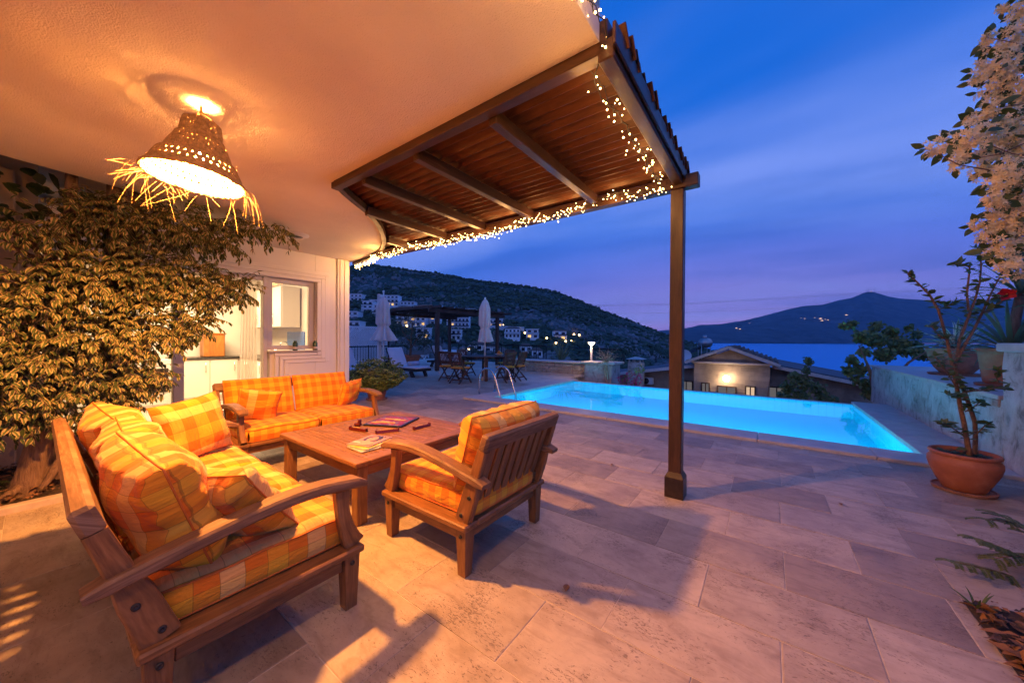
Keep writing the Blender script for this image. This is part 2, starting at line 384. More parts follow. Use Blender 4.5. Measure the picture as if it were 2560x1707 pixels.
a = noise(t, v, .7, 5, .65); s = ramp(t, [(.32, (.42, .38, .36)), (.6, (1, 1, 1))], a); L(t, mixc(t, .8, br.outputs[0], s.outputs[0], 'MULTIPLY'), p.inputs['Base Color']); p.inputs['Roughness'].default_value = .9; bump(t, p, br.outputs[1], -.3, .02)
# plants: uv.x across the blade (-1..1), uv.y along it (0..1)
def leafmat(name, dark, light, edge=None, ew=.55, trans=.25, rough=.45, vein=0):
    m = bpy.data.materials.new(name); m.use_nodes = True; t = m.node_tree; t.nodes.clear(); MAT[name] = m
    out = N(t, 'ShaderNodeOutputMaterial'); p = N(t, 'ShaderNodeBsdfPrincipled'); tr = N(t, 'ShaderNodeBsdfTranslucent'); mx = N(t, 'ShaderNodeMixShader'); mx.inputs[0].default_value = trans
    ge = N(t, 'ShaderNodeNewGeometry'); r = ramp(t, [(0, dark), (1, light)], ge.outputs['Random Per Island']); c = r.outputs[0]
    if edge:
        u = N(t, 'ShaderNodeTexCoord'); s = N(t, 'ShaderNodeSeparateXYZ'); L(t, u.outputs['UV'], s.inputs[0])
        n2 = noise(t, tex(t, 'uv', (2.2, 4, 1)), 1.5, 2); ax = mth(t, 'ADD', mth(t, 'ABSOLUTE', s.outputs[0]), mth(t, 'MULTIPLY', mth(t, 'SUBTRACT', n2, .5), .7))
        tw = mth(t, 'ADD', ax, mth(t, 'MULTIPLY', mth(t, 'SUBTRACT', ge.outputs['Random Per Island'], .5), .5))
        er = ramp(t, [(ew - .04, (0, 0, 0)), (ew + .04, (1, 1, 1))], tw); c = mixc(t, er.outputs[0], c, edge)
    L(t, c, p.inputs['Base Color']); L(t, c, tr.inputs[0]); p.inputs['Roughness'].default_value = rough
    L(t, p.outputs[0], mx.inputs[1]); L(t, tr.outputs[0], mx.inputs[2]); L(t, mx.outputs[0], out.inputs[0]); return m
leafmat('ficus_leaf', (.040, .065, .018), (.11, .145, .040), (.44, .345, .16), .58, .25, .85)
leafmat('dark_leaf', (.018, .035, .012), (.04, .07, .02)); leafmat('green_leaf', (.035, .065, .016), (.085, .125, .03)); leafmat('yellow_green_leaf', (.14, .20, .04), (.32, .36, .07))
leafmat('hibiscus_leaf', (.05, .085, .022), (.15, .18, .04), trans=.3); leafmat('mimosa_leaf', (.09, .12, .02), (.19, .19, .035)); leafmat('agave_leaf', (.10, .15, .11), (.16, .22, .15), (.60, .62, .46), .55, .1)
leafmat('yucca_leaf', (.07, .11, .06), (.15, .20, .11), None, trans=.12); leafmat('red_petal', (.62, .008, .012), (.75, .02, .02), trans=.35); leafmat('pink_petal', (.62, .03, .14), (.75, .06, .22), trans=.35)
leafmat('jasmine_petal', (.80, .60, .25), (.88, .74, .42), trans=.3, rough=.6); leafmat('dry_leaf', (.14, .055, .02), (.34, .16, .06), trans=.1, rough=.8); leafmat('litter', (.05, .028, .016), (.26, .115, .05), trans=.05, rough=.85)
leafmat('moss', (.06, .085, .014), (.15, .18, .03), trans=.2); leafmat('scrub', (.028, .050, .030), (.075, .10, .052), trans=0, rough=.9)
leafmat('olive_leaf', (.045, .06, .03), (.09, .11, .06)); leafmat('twig_leaf', (.22, .13, .07), (.36, .24, .14), trans=.1)
def bark(name, a, b, s=(9, 9, 1.6)):
    m, t, p = newmat(name); v = tex(t, 'obj', s); n = noise(t, v, 4, 5, .65, .5); r = ramp(t, [(.32, a), (.68, b)], n); L(t, r.outputs[0], p.inputs['Base Color']); p.inputs['Roughness'].default_value = .9; bump(t, p, n, .8, .02)
bark('bark', (.10, .055, .035), (.24, .145, .095)); bark('bark_dark', (.035, .024, .018), (.085, .06, .045), (14, 14, 2)); bark('stem', (.16, .075, .035), (.30, .155, .075), (20, 20, 6))
basic('soil', (.045, .028, .018), .95, var=.5, vs=30, bmp=.8)
basic('white_paint', (.74, .73, .71), .45); basic('frame_paint', (.56, .52, .52), .4); basic('cabinet', (.74, .68, .60), .45); basic('counter', (.03, .028, .028), .25); basic('steel', (.62, .62, .62), .22, 1.0)
basic('oven_black', (.02, .018, .018), .2); basic('oven_white', (.75, .72, .68), .3); basic('black_metal', (.012, .012, .013), .45, .6); basic('wicker', (.022, .018, .016), .7, var=.4, vs=60, bmp=.5)
basic('cushion_white', (.62, .58, .60), .9, var=.05, vs=8, bmp=.2); basic('canvas', (.64, .58, .56), .9, var=.06, vs=6); basic('bottle_green', (.02, .06, .03), .15); basic('rope', (.38, .22, .09), .85, var=.4, vs=70, bmp=.4)
basic('raffia', (.42, .25, .10), .8, var=.4, vs=50); basic('lattice_white', (.78, .79, .82), .6); basic('house_white', (.84, .84, .85), .8, var=.06, vs=.5); basic('house_grey', (.50, .50, .53), .85, var=.1, vs=.5)
basic('roof_tile', (.16, .085, .06), .85, var=.3, vs=2.5); basic('dark_glass', (.015, .02, .03), .08); basic('plastic_white', (.55, .56, .58), .4); basic('galv', (.36, .38, .40), .35, .7)
basic('rack_red', (.085, .008, .007), .28); basic('board_edge', (.012, .012, .02), .3); basic('letter_tile', (.72, .42, .14), .4); basic('wire', (.02, .018, .015), .6); basic('fruit', (.75, .22, .02), .5); basic('wine', (.05, .004, .008), .1)
basic('interior_wall', (.74, .68, .60), .9); basic('floor_tile', (.58, .50, .42), .3, var=.15, vs=3); basic('rock', (.17, .17, .17), .95, var=.35, vs=.12)
basic('mat_dark', (.05, .035, .03), .9); basic('concrete', (.42, .40, .38), .85, var=.15, vs=3, bmp=.3); basic('screw', (.05, .045, .04), .45, .7)
basic('roof_slate', (.09, .088, .10), .8, var=.3, vs=3)
emit('bulb_warm', (1.0, .60, .20), 30.0); emit('bulb_hot', (1.0, .72, .42), 60.0); emit('lamp_glow', (1.0, .80, .52), 6.0); emit('window_glow', (1.0, .58, .22), 1.3); emit('street_glow', (1.0, .62, .26), 14.0)
emit('window_dim', (.9, .62, .40), .8)
m, t, p = newmat('glass'); p.inputs['Base Color'].default_value = (1, 1, 1, 1); p.inputs['Roughness'].default_value = 0
t.nodes.remove(p); o_ = [n for n in t.nodes if n.type == 'OUTPUT_MATERIAL'][0]; a = N(t, 'ShaderNodeBsdfTransparent'); a.inputs[0].default_value = (.93, .95, .95, 1); b = N(t, 'ShaderNodeBsdfGlossy'); b.inputs['Roughness'].default_value = .01
fr3 = N(t, 'ShaderNodeFresnel'); fr3.inputs[0].default_value = 1.5; mx = N(t, 'ShaderNodeMixShader'); L(t, fr3.outputs[0], mx.inputs[0]); L(t, a.outputs[0], mx.inputs[1]); L(t, b.outputs[0], mx.inputs[2]); L(t, mx.outputs[0], o_.inputs[0])
# curtain: thin woven cloth
m, t, p = newmat('curtain'); t.nodes.remove(p); o_ = [n for n in t.nodes if n.type == 'OUTPUT_MATERIAL'][0]; a = N(t, 'ShaderNodeBsdfTransparent'); d = N(t, 'ShaderNodeBsdfDiffuse'); d.inputs[0].default_value = (.80, .76, .70, 1); tr = N(t, 'ShaderNodeBsdfTranslucent'); tr.inputs[0].default_value = (.8, .76, .7, 1)
x1 = N(t, 'ShaderNodeMixShader'); x1.inputs[0].default_value = .5; L(t, d.outputs[0], x1.inputs[1]); L(t, tr.outputs[0], x1.inputs[2]); x2 = N(t, 'ShaderNodeMixShader'); x2.inputs[0].default_value = .22; L(t, x1.outputs[0], x2.inputs[1]); L(t, a.outputs[0], x2.inputs[2]); L(t, x2.outputs[0], o_.inputs[0])
# pool water and pool lining
m, t, p = newmat('water'); t.nodes.remove(p); o_ = [n for n in t.nodes if n.type == 'OUTPUT_MATERIAL'][0]
g = N(t, 'ShaderNodeBsdfGlass'); g.inputs['IOR'].default_value = 1.33; g.inputs['Roughness'].default_value = 0.0; g.inputs['Color'].default_value = (.86, .97, 1, 1); L(t, g.outputs[0], o_.inputs[0])
bb = N(t, 'ShaderNodeBump', i_Strength=.10, i_Distance=.02); L(t, noise(t, tex(t, 'obj', (1, 1, 1)), 2.6, 2), bb.inputs['Height']); L(t, bb.outputs[0], g.inputs['Normal'])
m, t, p = newmat('pool_tile'); v = tex(t, 'obj'); br = N(t, 'ShaderNodeTexBrick', i_Scale=1.0, offset=0.0, i_Mortar_Size=.005, i_Brick_Width=.125, i_Row_Height=.25); L(t, tex(t, 'uv'), br.inputs[0])
br.inputs[1].default_value = (.12, .66, .86, 1); br.inputs[2].default_value = (.105, .62, .82, 1); br.inputs[3].default_value = (.06, .48, .70, 1); L(t, br.outputs[0], p.inputs['Base Color']); p.inputs['Roughness'].default_value = .35
m, t, p = newmat('sea'); p.inputs['Base Color'].default_value = (.002, .40, .74, 1); p.inputs['Roughness'].default_value = .55; p.inputs['Specular IOR Level'].default_value = .3; v = tex(t, 'obj', (.02, .05, 1)); bump(t, p, noise(t, v, 1.0, 5, .6), .5, 6.0)
m, t, p = newmat('hillside'); v = tex(t, 'obj'); a = noise(t, v, .03, 6, .68); b = noise(t, v, .16, 5, .7); mx_ = mth(t, 'ADD', mth(t, 'MULTIPLY', a, .55), mth(t, 'MULTIPLY', b, .45)); r = ramp(t, [(.46, (.030, .055, .034)), (.54, (.06, .075, .06)), (.62, (.20, .20, .20))], mx_); L(t, r.outputs[0], p.inputs['Base Color']); p.inputs['Roughness'].default_value = .95; bump(t, p, mx_, .8, 4)
m, t, p = newmat('far_mountain'); v = tex(t, 'obj'); a = noise(t, v, .004, 6, .65); r = ramp(t, [(.38, (.012, .024, .030)), (.62, (.075, .09, .095))], a); L(t, r.outputs[0], p.inputs['Base Color']); p.inputs['Roughness'].default_value = 1; bump(t, p, a, 1, 120)
m, t, p = newmat('slope'); v = tex(t, 'obj'); a = noise(t, v, .25, 5, .65); r = ramp(t, [(.35, (.025, .032, .016)), (.65, (.075, .062, .04))], a); L(t, r.outputs[0], p.inputs['Base Color']); p.inputs['Roughness'].default_value = .95
# printed matter
m, t, p = newmat('board_print'); v = tex(t, 'uv'); ck = N(t, 'ShaderNodeTexChecker', i_Scale=1.0); wn = N(t, 'ShaderNodeTexWhiteNoise', noise_dimensions='2D'); fl = N(t, 'ShaderNodeVectorMath', operation='FLOOR'); ml = N(t, 'ShaderNodeVectorMath', operation='MULTIPLY'); ml.inputs[1].default_value = (15, 15, 1)
L(t, v, ml.inputs[0]); L(t, ml.outputs[0], fl.inputs[0]); L(t, fl.outputs[0], wn.inputs[0]); r = ramp(t, [(0, (.20, .016, .02)), (.62, (.20, .016, .02)), (.63, (.34, .03, .025)), (.78, (.34, .03, .025)), (.79, (.16, .18, .24)), (.92, (.16, .18, .24)), (.93, (.45, .22, .10))], wn.outputs[0], 'CONSTANT'); L(t, r.outputs[0], p.inputs['Base Color']); p.inputs['Roughness'].default_value = .35
for nm, cols in (('magazine_yellow', ((.62, .50, .36), (.72, .50, .05), (.62, .40, .05))), ('magazine_blue', ((.35, .42, .5), (.66, .60, .18), (.2, .28, .36)))):
    m, t, p = newmat(nm); a = noise(t, tex(t, 'uv', (9, 5, 1)), 1.0, 1, .4, .8); r = ramp(t, [(.40, cols[0]), (.5, cols[1]), (.62, cols[2])], a); L(t, r.outputs[0], p.inputs['Base Color']); p.inputs['Roughness'].default_value = .3
basic('paper', (.55, .47, .38), .7); basic('cover_peach', (.46, .23, .15), .3, var=.15, vs=6); basic('print_hair', (.035, .025, .05), .35); basic('print_skin', (.60, .30, .17), .35, var=.1, vs=12); basic('print_ink', (.03, .025, .06), .4); basic('print_red', (.45, .05, .05), .4)
m, t, p = newmat('blue_tile'); v = tex(t, 'obj'); ck = N(t, 'ShaderNodeTexChecker', i_Scale=38); ck.inputs[1].default_value = (.04, .12, .42, 1); ck.inputs[2].default_value = (.16, .30, .62, 1); L(t, v, ck.inputs[0]); L(t, ck.outputs[0], p.inputs['Base Color']); p.inputs['Roughness'].default_value = .25
basic('post_base_metal', (.035, .022, .018), .35, .3, var=.3, vs=25, bmp=.2)
basic('travertine_kerb', (.50, .40, .31), .6, var=.2, vs=12, bmp=.3)
wood('dining_wood', (.050, .022, .012), (.105, .050, .028), (.16, .085, .05), .5); basic('towel', (.42, .45, .55), .95, bmp=.4, bs=120); basic('stem_pale', (.36, .25, .17), .9, var=.3, vs=20); leafmat('green_leaf_b', (.07, .11, .03), (.24, .26, .07), trans=.25)
basic('cable', (.12, .13, .18), .6); leafmat('pale_crown', (.16, .12, .10), (.30, .23, .18), trans=.1); emit('window_dim2', (.55, .50, .52), .22); emit('street_glow_far', (1.0, .62, .36), 1.6)
basic('shutter_tan', (.46, .33, .23), .6)
basic('raffia_pale', (.66, .54, .36), .8)
# ================================================================== terrace floor
TW, TH = .65, .4085
def rects_minus(r, holes):
    out = [r]
    for h in holes:
        nx = []
        for (a, b, c, d) in out:
            if h[1] <= a or h[0] >= b or h[3] <= c or h[2] >= d: nx.append((a, b, c, d)); continue
            if h[0] > a: nx.append((a, h[0], c, d))
            if h[1] < b: nx.append((h[1], b, c, d))
            lo, hi = max(a, h[0]), min(b, h[1])
            if h[2] > c: nx.append((lo, hi, c, h[2]))
            if h[3] < d: nx.append((lo, hi, h[3], d))
        out = nx
    return out
PX0, PX1, PY0, PY1 = -4.87, 1.42, 5.90, 9.90      # water
CW = .43
HOLES = [(PX0 - CW, 1.99, PY0 - CW, 12.0), (.80, 3, -4, 2.76), (-8, -4.46, -4, .98), (-9, -6.0, -4, 3.30)]
tiles = []
y0 = 2.315 - 16 * TH; r = 0; y = y0
while y < 8.4:
    off = 0.0 if (round((y - 2.315) / TH) % 2 == 0) else TW / 2
    x = -.571 - 18 * TW + off + random.uniform(-.03, .03)
    while x < 1.95:
        for q in rects_minus((max(x, -9.4), min(x + TW, 1.95), max(y, -2.7), y + TH), HOLES):
            if q[1] - q[0] > .03 and q[3] - q[2] > .03: tiles.append(q)
        x += TW
    y += TH
def proj(pt):
    c_ = RC.T @ (np.array(pt) - np.array([0, 0, CAMH])); return (CX + FPX * c_[0] / c_[2], CY + FPX * c_[1] / c_[2], c_[2]) if c_[2] > .05 else None
def seen(q):
    ps = [proj((q[i], q[j], 0)) for i in (0, 1) for j in (2, 3)]
    if any(p_ is None for p_ in ps): return 1e-3
    xs = [p_[0] for p_ in ps]; ys = [p_[1] for p_ in ps]
    wv = max(0, min(2560, max(xs)) - max(0, min(xs))); hv = max(0, min(1707, max(ys)) - max(0, min(ys))); return wv * hv
tiles.sort(key=lambda q: -seen(q))
def tile_geo(mb, rn, q, i):
    g_ = .0018; x0, x1, y0_, y1 = q[0] + g_, q[1] - g_, q[2] + g_, q[3] - g_
    dz = random.uniform(-.0012, .0012); tz = [dz + random.uniform(-.0008, .0008) for _ in range(4)]; c = .0022
    def jl(a): return a + random.uniform(-.002, .002)
    vs = [(x0, y0_, -.02), (x1, y0_, -.02), (x1, y1, -.02), (x0, y1, -.02), (x0, y0_, tz[0] - .002), (x1, y0_, tz[1] - .002), (x1, y1, tz[2] - .002), (x0, y1, tz[3] - .002),
          (jl(x0 + c), jl(y0_ + c), tz[0]), (jl(x1 - c), jl(y0_ + c), tz[1]), (jl(x1 - c), jl(y1 - c), tz[2]), (jl(x0 + c), jl(y1 - c), tz[3])]
    fs = [(8, 9, 10, 11)] + [(4 + k, 4 + (k + 1) % 4, 8 + (k + 1) % 4, 8 + k) for k in range(4)] + [(k, (k + 1) % 4, 4 + (k + 1) % 4, 4 + k) for k in range(4)]
    ox, oy = random.uniform(0, 60), random.uniform(0, 60); fl = random.choice((1, -1)); uv = [[(ox + vs[k][0], oy + fl * vs[k][1]) for k in f] for f in fs]
    mb.add(vs, fs, uv); rv = random.random(); rn.extend([rv] * sum(len(f) for f in fs))
def tile_obj(name, qs, parent):
    mb = MB(); rn = []
    for i, q in enumerate(qs): tile_geo(mb, rn, q, i)
    o = mb.build(name, 'travertine', parent); ul = o.data.uv_layers.new(name='rnd'); buf = np.zeros(len(rn) * 2, dtype=np.float32); buf[0::2] = rn; ul.data.foreach_set('uv', buf); return o
mb = MB()
for q in rects_minus((-9.4, 1.99, -2.7, 8.4), HOLES): bx(mb, q[0], q[1], q[2], q[3], -.3, -.003, 0)
fl = struct(mb.build('terrace_floor', 'grout'))
vis = [q for q in tiles if seen(q) > 40]
for q in vis[:298]: tile_obj('floor_tile', [q], fl)
if len(vis) > 298: tag(tile_obj('floor_tile', vis[298:], fl), kind='stuff')
rest = [q for q in tiles if seen(q) <= 40]
if rest: tag(tile_obj('floor_tile', rest, fl), kind='stuff')
mb = MB()
for q in rects_minus((-17.5, 1.99, -2.7, 15.2), HOLES + [(-9.4, 1.99, -2.8, 8.4), (-3.6, 3, 10.6, 16), (PX0 - CW, 3, 11.9, 16)]): bx(mb, q[0], q[1], q[2], q[3], -.3, 0, 0)
fl2 = struct(mb.build('far_terrace_floor', 'travertine_far'))
# fallen leaves on the stone
for (px, py, lab) in ((1416, 1472, 'small dark dry leaf in front of the armchair shadow'), (1530, 1162, 'brown dry leaf between armchair and pergola post'), (2102, 1261, 'dark dry leaf lying on tiles left of the big pot')):
    a = ground(px, py); mb = MB(); s_ = .017
    grid(mb, lambda u, v: ((u - .5) * 2 * s_ * 1.4, (v - .5) * 2 * s_ * math.sin(math.pi * min(max(u, .04), .96)), .002 + .010 * abs(v - .5) + .003 * math.sin(5 * u)), 6, 4)
    o = mb.build('fallen_leaf', 'dry_leaf', loc=(a[0], a[1], .004)); o.rotation_euler[2] = random.uniform(0, 6); tag(o, lab, 'leaf', 'fallen leaves on the terrace')
# ================================================================== pool
pool = struct(bpy.data.objects.new('swimming_pool', None)); COL.objects.link(pool)
DEP = -1.55; zt = -.035
def quad(mb, a, b, c, d, uv): mb.add([a, b, c, d], [(0, 1, 2, 3)], [uv])
mb = MB(); lx, ly, dz = PX1 - PX0, PY1 - PY0, -DEP
quad(mb, (PX0, PY0, DEP), (PX1, PY0, DEP), (PX1, PY1, DEP), (PX0, PY1, DEP), [(.06, .12)] * 4)
quad(mb, (PX0, PY1, DEP), (PX1, PY1, DEP), (PX1, PY1, .0), (PX0, PY1, .0), [(0, 0), (lx, 0), (lx, dz), (0, dz)])
quad(mb, (PX1, PY0, DEP), (PX0, PY0, DEP), (PX0, PY0, .0), (PX1, PY0, .0), [(0, 0), (lx, 0), (lx, dz), (0, dz)])
quad(mb, (PX0, PY0, DEP), (PX0, PY1, DEP), (PX0, PY1, .0), (PX0, PY0, .0), [(0, 0), (ly, 0), (ly, dz), (0, dz)])
quad(mb, (PX1, PY1, DEP), (PX1, PY0, DEP), (PX1, PY0, .0), (PX1, PY1, .0), [(0, 0), (ly, 0), (ly, dz), (0, dz)])
mb.build('pool_lining', 'pool_tile', pool)
mb = MB(); bx(mb, PX0 - .3, PX1 + .3, PY1 + .004, PY1 + .26, -3.4, -.012, .01); bx(mb, PX1 + .004, 1.99, PY0, PY1 + .2, -2.6, -.03, 0); bx(mb, PX0 - CW, PX0 - .004, PY0, PY1 + .2, -2.6, -.03, 0); bx(mb, PX0 - CW, 1.99, PY0 - CW, PY0 - .004, -2.6, -.03, 0); bx(mb, PX0 - CW, 1.99, PY0 - CW, PY1 + .2, -2.6, DEP - .01, 0)
mb.build('pool_shell', 'concrete', pool)
mb = MB(); grid(mb, lambda u, v: (PX0 + lx * u, PY0 + ly * v, -.030), 24, 16); wt = struct(mb.build('pool_water', 'water'))
# coping: one stone at a time
def coping(a, b, c, d, ov=.02):
    m_ = MB(); bx(m_, a, b, c, d, -.028, .036, .008); m_.build('coping_stone', 'coping', pool)
xs = [PX0 - CW - .02] + [PX0 - CW + k for k in (1.02, 2.09, 3.2, 4.16, 5.2, 6.28)] + [1.985]
for i in range(len(xs) - 1): coping(xs[i] + .002, xs[i + 1] - .002, PY0 - CW, PY0 + .008)
ys = [PY0 + .014, 6.9, 7.9, 8.9, PY1 + .30]
for i in range(4): coping(PX0 - CW - .02, PX0 + .008, ys[i] + .002, ys[i + 1] - .002); coping(PX1 - .008, 1.985, ys[i] + .002, min(ys[i + 1] - .002, PY1 + .22))
# underwater lamps in the near wall
for i, x in enumerate((-3.7, -1.75, .2)):
    la = lamp('pool_light', 'AREA', (x, PY0 + .05, -.62), 100, (.0, .70, 1.0), pool, shape='DISK', size=.34); la.rotation_euler = (R_(90), 0, 0); la.data.spread = R_(175)
    m_ = MB(); lathe(m_, [(.001, 0), (.11, 0), (.13, .012), (.14, 0)], 20, T(x, PY0 + .003, -.62, -90, 0, 0)); m_.build('pool_light_rim', 'steel', pool)
# ladder rails
for i, (xx, yy, lab) in enumerate(((-5.35, 6.03, 'nearer curved steel handrail of the pool ladder'), (-5.42, 6.68, 'farther curved steel handrail of the pool ladder'))):
    t_ = thing('pool_handrail', lab, 'handrail', (0, 0, 0), group='pool ladder handrails')
    pts = [(xx, yy, -.01), (xx, yy, .40)] + [(xx + .23 - .23 * math.cos(k / 10 * math.pi * .86), yy, .40 + .23 * math.sin(k / 10 * math.pi * .86)) for k in range(1, 11)] + [(xx + .62, yy, .02), (xx + .66, yy, -.12), (xx + .66, yy, -.9)]
    m_ = MB(); tube(m_, pts, .021, 12); m_.build('rail_tube', 'steel', t_)
    m_ = MB(); lathe(m_, [(.05, 0), (.05, .008), (.03, .02), (.02, .02)], 18, T(xx, yy, .002)); m_.build('base_flange', 'steel', t_)
# ================================================================== villa: slab, walls, door, window
CZ = 2.658
villa = thing('villa', 'cream rendered villa with rounded balcony slab, glazed kitchen door and window', 'building')
curve = [(-3.05, 1.525), (-3.16, 1.65), (-3.27, 1.80), (-3.44, 2.05), (-3.62, 2.26), (-3.80, 2.43), (-4.05, 2.64), (-4.32, 2.83), (-4.62, 3.0), (-4.92, 3.13), (-5.3, 3.24), (-5.7, 3.31), (-6.0, 3.335)]
poly = [(-.635, -3.2), (-.635, 1.525)] + curve + [(-6.25, 3.335), (-6.25, .95), (-5.2, .93), (-4.83, .62), (-4.66, -.15), (-4.4, -3.2)]
mb = MB(); prism(mb, list(reversed(poly)), CZ, CZ + .30); mb.build('balcony_slab', 'stucco', villa)
mb = MB(); bx(mb, -.66, -.56, -3.2, 1.40, CZ + .10, CZ + .16, .006); mb.build('slab_edge_molding', 'trim_paint', villa)
mb = MB()     # brown edge boards
bx(mb, -3.10, -.60, 1.53, 1.60, CZ - .052, CZ + .10, .004); mb.build('edge_board', 'pergola_wood', villa)
mb = MB(); cc = [Vector((x, y, 0)) for x, y in curve]
for i in range(len(cc) - 1):
    pass
fine = []
for i in range(len(cc) - 1):
    for k in range(4): fine.append(cc[i].lerp(cc[i + 1], k / 4))
fine.append(cc[-1])
def offs(pts, d):
    o = []
    for i, p_ in enumerate(pts):
        t_ = (pts[min(i + 1, len(pts) - 1)] - pts[max(i - 1, 0)]).normalized(); o.append(p_ + Vector((t_.y, -t_.x, 0)) * d)
    return o
def band(mb, pts, d0, d1, z0, z1):
    a, b = offs(pts, d0), offs(pts, d1); n = len(pts); vs = [(*p_.xy, z0) for p_ in a] + [(*p_.xy, z0) for p_ in b] + [(*p_.xy, z1) for p_ in a] + [(*p_.xy, z1) for p_ in b]; fs = []
    for i in range(n - 1): fs += [(i, n + i, n + i + 1, i + 1), (2 * n + i, 2 * n + i + 1, 3 * n + i + 1, 3 * n + i), (n + i, 3 * n + i, 3 * n + i + 1, n + i + 1), (i, i + 1, 2 * n + i + 1, 2 * n + i)]
    mb.add(vs, fs)
band(mb, fine, .004, .055, CZ - .045, CZ + .02); mb.build('curved_edge_board', 'pergola_wood', villa)
mb = MB(); band(mb, fine, .004, .022, CZ + .022, CZ + .40); mb.build('curved_fascia', 'slat_wood', villa)
# walls: face x = -6
WX = -6.0
def wbox(y0, y1, z0, z1, x0=WX - .25, x1=WX, mat='wall_paint', nm='wall', c=.003):
    m_ = MB(); bx(m_, x0, x1, y0, y1, z0, z1, c); return m_.build(nm, mat, villa)
DY0, DY1, WY1, WZ0, WZ1 = 1.07, 2.00, 2.71, 1.10, 2.205
wbox(-3.2, DY0 - 1.05, 0, CZ + 2.4); wbox(DY0 - 1.05, WY1, WZ1, CZ - .002); wbox(DY1 + .06, WY1, 0, WZ0); wbox(WY1 + .002, 3.06, 0, CZ - .002)
wbox(-3.2, 3.3, CZ - .3, CZ + 2.62, WX - .4, WX - .26); wbox(-3.5, -3.22, 0, 5.29, WX - .4, -4.62)  # second box: unseen end wall added to keep sky light off the bed
# pilaster at the corner, three ribs
wbox(3.064, 3.27, 0, CZ - .002, WX - .3, WX + .03); wbox(3.10, 3.145, 0, CZ - .003, WX + .031, WX + .045, 'trim_paint', 'pilaster_rib'); wbox(3.18, 3.235, 0, CZ - .003, WX + .031, WX + .045, 'trim_paint', 'pilaster_rib')
wbox(3.272, 3.30, 0, CZ + 2.4, WX - 4, WX - .02)
# stepped trim round the opening (outer to inner)
for k, (a, th) in enumerate(((0, .020), (.07, .032), (.14, .044))):
    y1, y0, z1, zb = 2.925 - a, .02, 2.385 - a * .85, .905 + a * .80
    wd = .066; o = .001 * k
    wbox(y0, y1, z1 - wd * .85, z1, WX + .001, WX + th, 'trim_paint', 'door_trim', .008); wbox(y1 - wd, y1, zb, z1 - wd * .85 - .001, WX + .001, WX + th, 'trim_paint', 'door_trim', .008)
    yl = 2.255 - a
    wbox(yl, y1 - wd - .001, zb, zb + wd * .8, WX + .001, WX + th, 'trim_paint', 'door_trim', .008); wbox(yl - .001, yl + wd * .8, .0, zb - .001, WX + .001, WX + th, 'trim_paint', 'door_trim', .008)
# window and doors
win = MB(); wy0, wy1, wz0, wz1 = 2.04, 2.705, 1.115, 2.20
for (a, b, c, d) in ((wy0, wy1, wz1 - .065, wz1), (wy0, wy1, wz0, wz0 + .062)): bx(win, WX - .12, WX - .04, a, b, c, d, .006)
for (a, b) in ((wy0, wy0 + .07), (wy1 - .075, wy1)): bx(win, WX - .12, WX - .04, a, b, wz0 + .063, wz1 - .066, .006)
wf = win.build('window_frame', 'frame_paint', villa)
m_ = MB(); bx(m_, WX - .085, WX - .079, wy0 + .07, wy1 - .075, wz0 + .062, wz1 - .065, 0); m_.build('window_pane', 'glass', wf)
m_ = MB(); bx(m_, WX - .20, WX + .07, 2.035, 2.775, 1.075, 1.099, .005); m_.build('window_sill', 'coping', villa)
m_ = MB(); bx(m_, WX - .14, WX - .02, 1.985, 2.038, .0, 2.203, .006); m_.build('door_post', 'frame_paint', villa)
m_ = MB(); bx(m_, WX - .14, WX - .02, 1.012, 1.118, .0, 2.203, .006); dj = m_.build('door_post', 'frame_paint', villa)
m_ = MB(); bx(m_, WX - .14, WX - .02, .04, .10, .0, 2.203, .006); m_.build('door_post', 'frame_paint', villa)
m_ = MB(); bx(m_, WX - .13, WX - .03, .101, 1.011, 2.12, 2.20, .006); df = m_.build('door_top_rail', 'frame_paint', villa); m_ = MB(); bx(m_, WX - .13, WX - .03, .101, 1.011, .0, .10, .006); m_.build('door_bottom_rail', 'frame_paint', villa)
m_ = MB(); bx(m_, WX - .085, WX - .079, .101, 1.011, .10, 2.12, 0); m_.build('door_pane', 'glass', df)
m_ = MB(); bx(m_, WX - .12, WX - .04, 1.119, 1.984, 2.14, 2.20, .006); m_.build('door_head', 'frame_paint', villa)
m_ = MB(); bx(m_, WX + .001, WX + .012, 2.33, 2.42, .665, .745, .004); m_.build('wall_switch', 'white_paint', villa)
# wall coloured darker for its shade, with a closed shutter, downpipe and pilaster behind the planting bed
wbox(-3.0, .015, .02, CZ + 2.2, WX + .002, WX + .05, 'wall_shaded', 'wall')
m_ = MB(); bx(m_, WX + .051, WX + .085, -.60, -.10, .9, 2.02, .01); bx(m_, WX + .086, WX + .10, -.56, -.14, .95, 1.97, .01); m_.build('shutter', 'shutter_tan', villa)
m_ = MB(); tube(m_, [(WX + .12, -.52, 2.9), (WX + .12, -.52, .34), (WX + .17, -.50, .26), (WX + .26, -.47, .22)], .062, 12); m_.build('downpipe', 'wall_shaded', villa)
m_ = MB(); bx(m_, WX + .052, WX + .14, -.28, -.12, .02, 2.9, .01); m_.build('pilaster', 'wall_shaded', villa)
m_ = MB(); bx(m_, -4.60, -4.36, -3.4, 1.30, CZ + .301, 5.298, .004); bx(m_, -6.24, -4.61, 1.10, 1.30, CZ + .301, 5.298, .004); m_.build('light_block_wall', 'wall_paint', villa); m_ = MB(); bx(m_, -6.4, -2.6, -3.45, 1.4, 5.3, 5.5, .004); m_.build('light_block_eave', 'stucco', villa)  # unseen wall and eave, added to shut sky light out above the bed
# villa wall behind the photographer
m_ = MB(); bx(m_, -4.4, -.2, -3.45, -3.205, 0, CZ + .3, .004); m_.build('wall', 'wall_paint', villa)
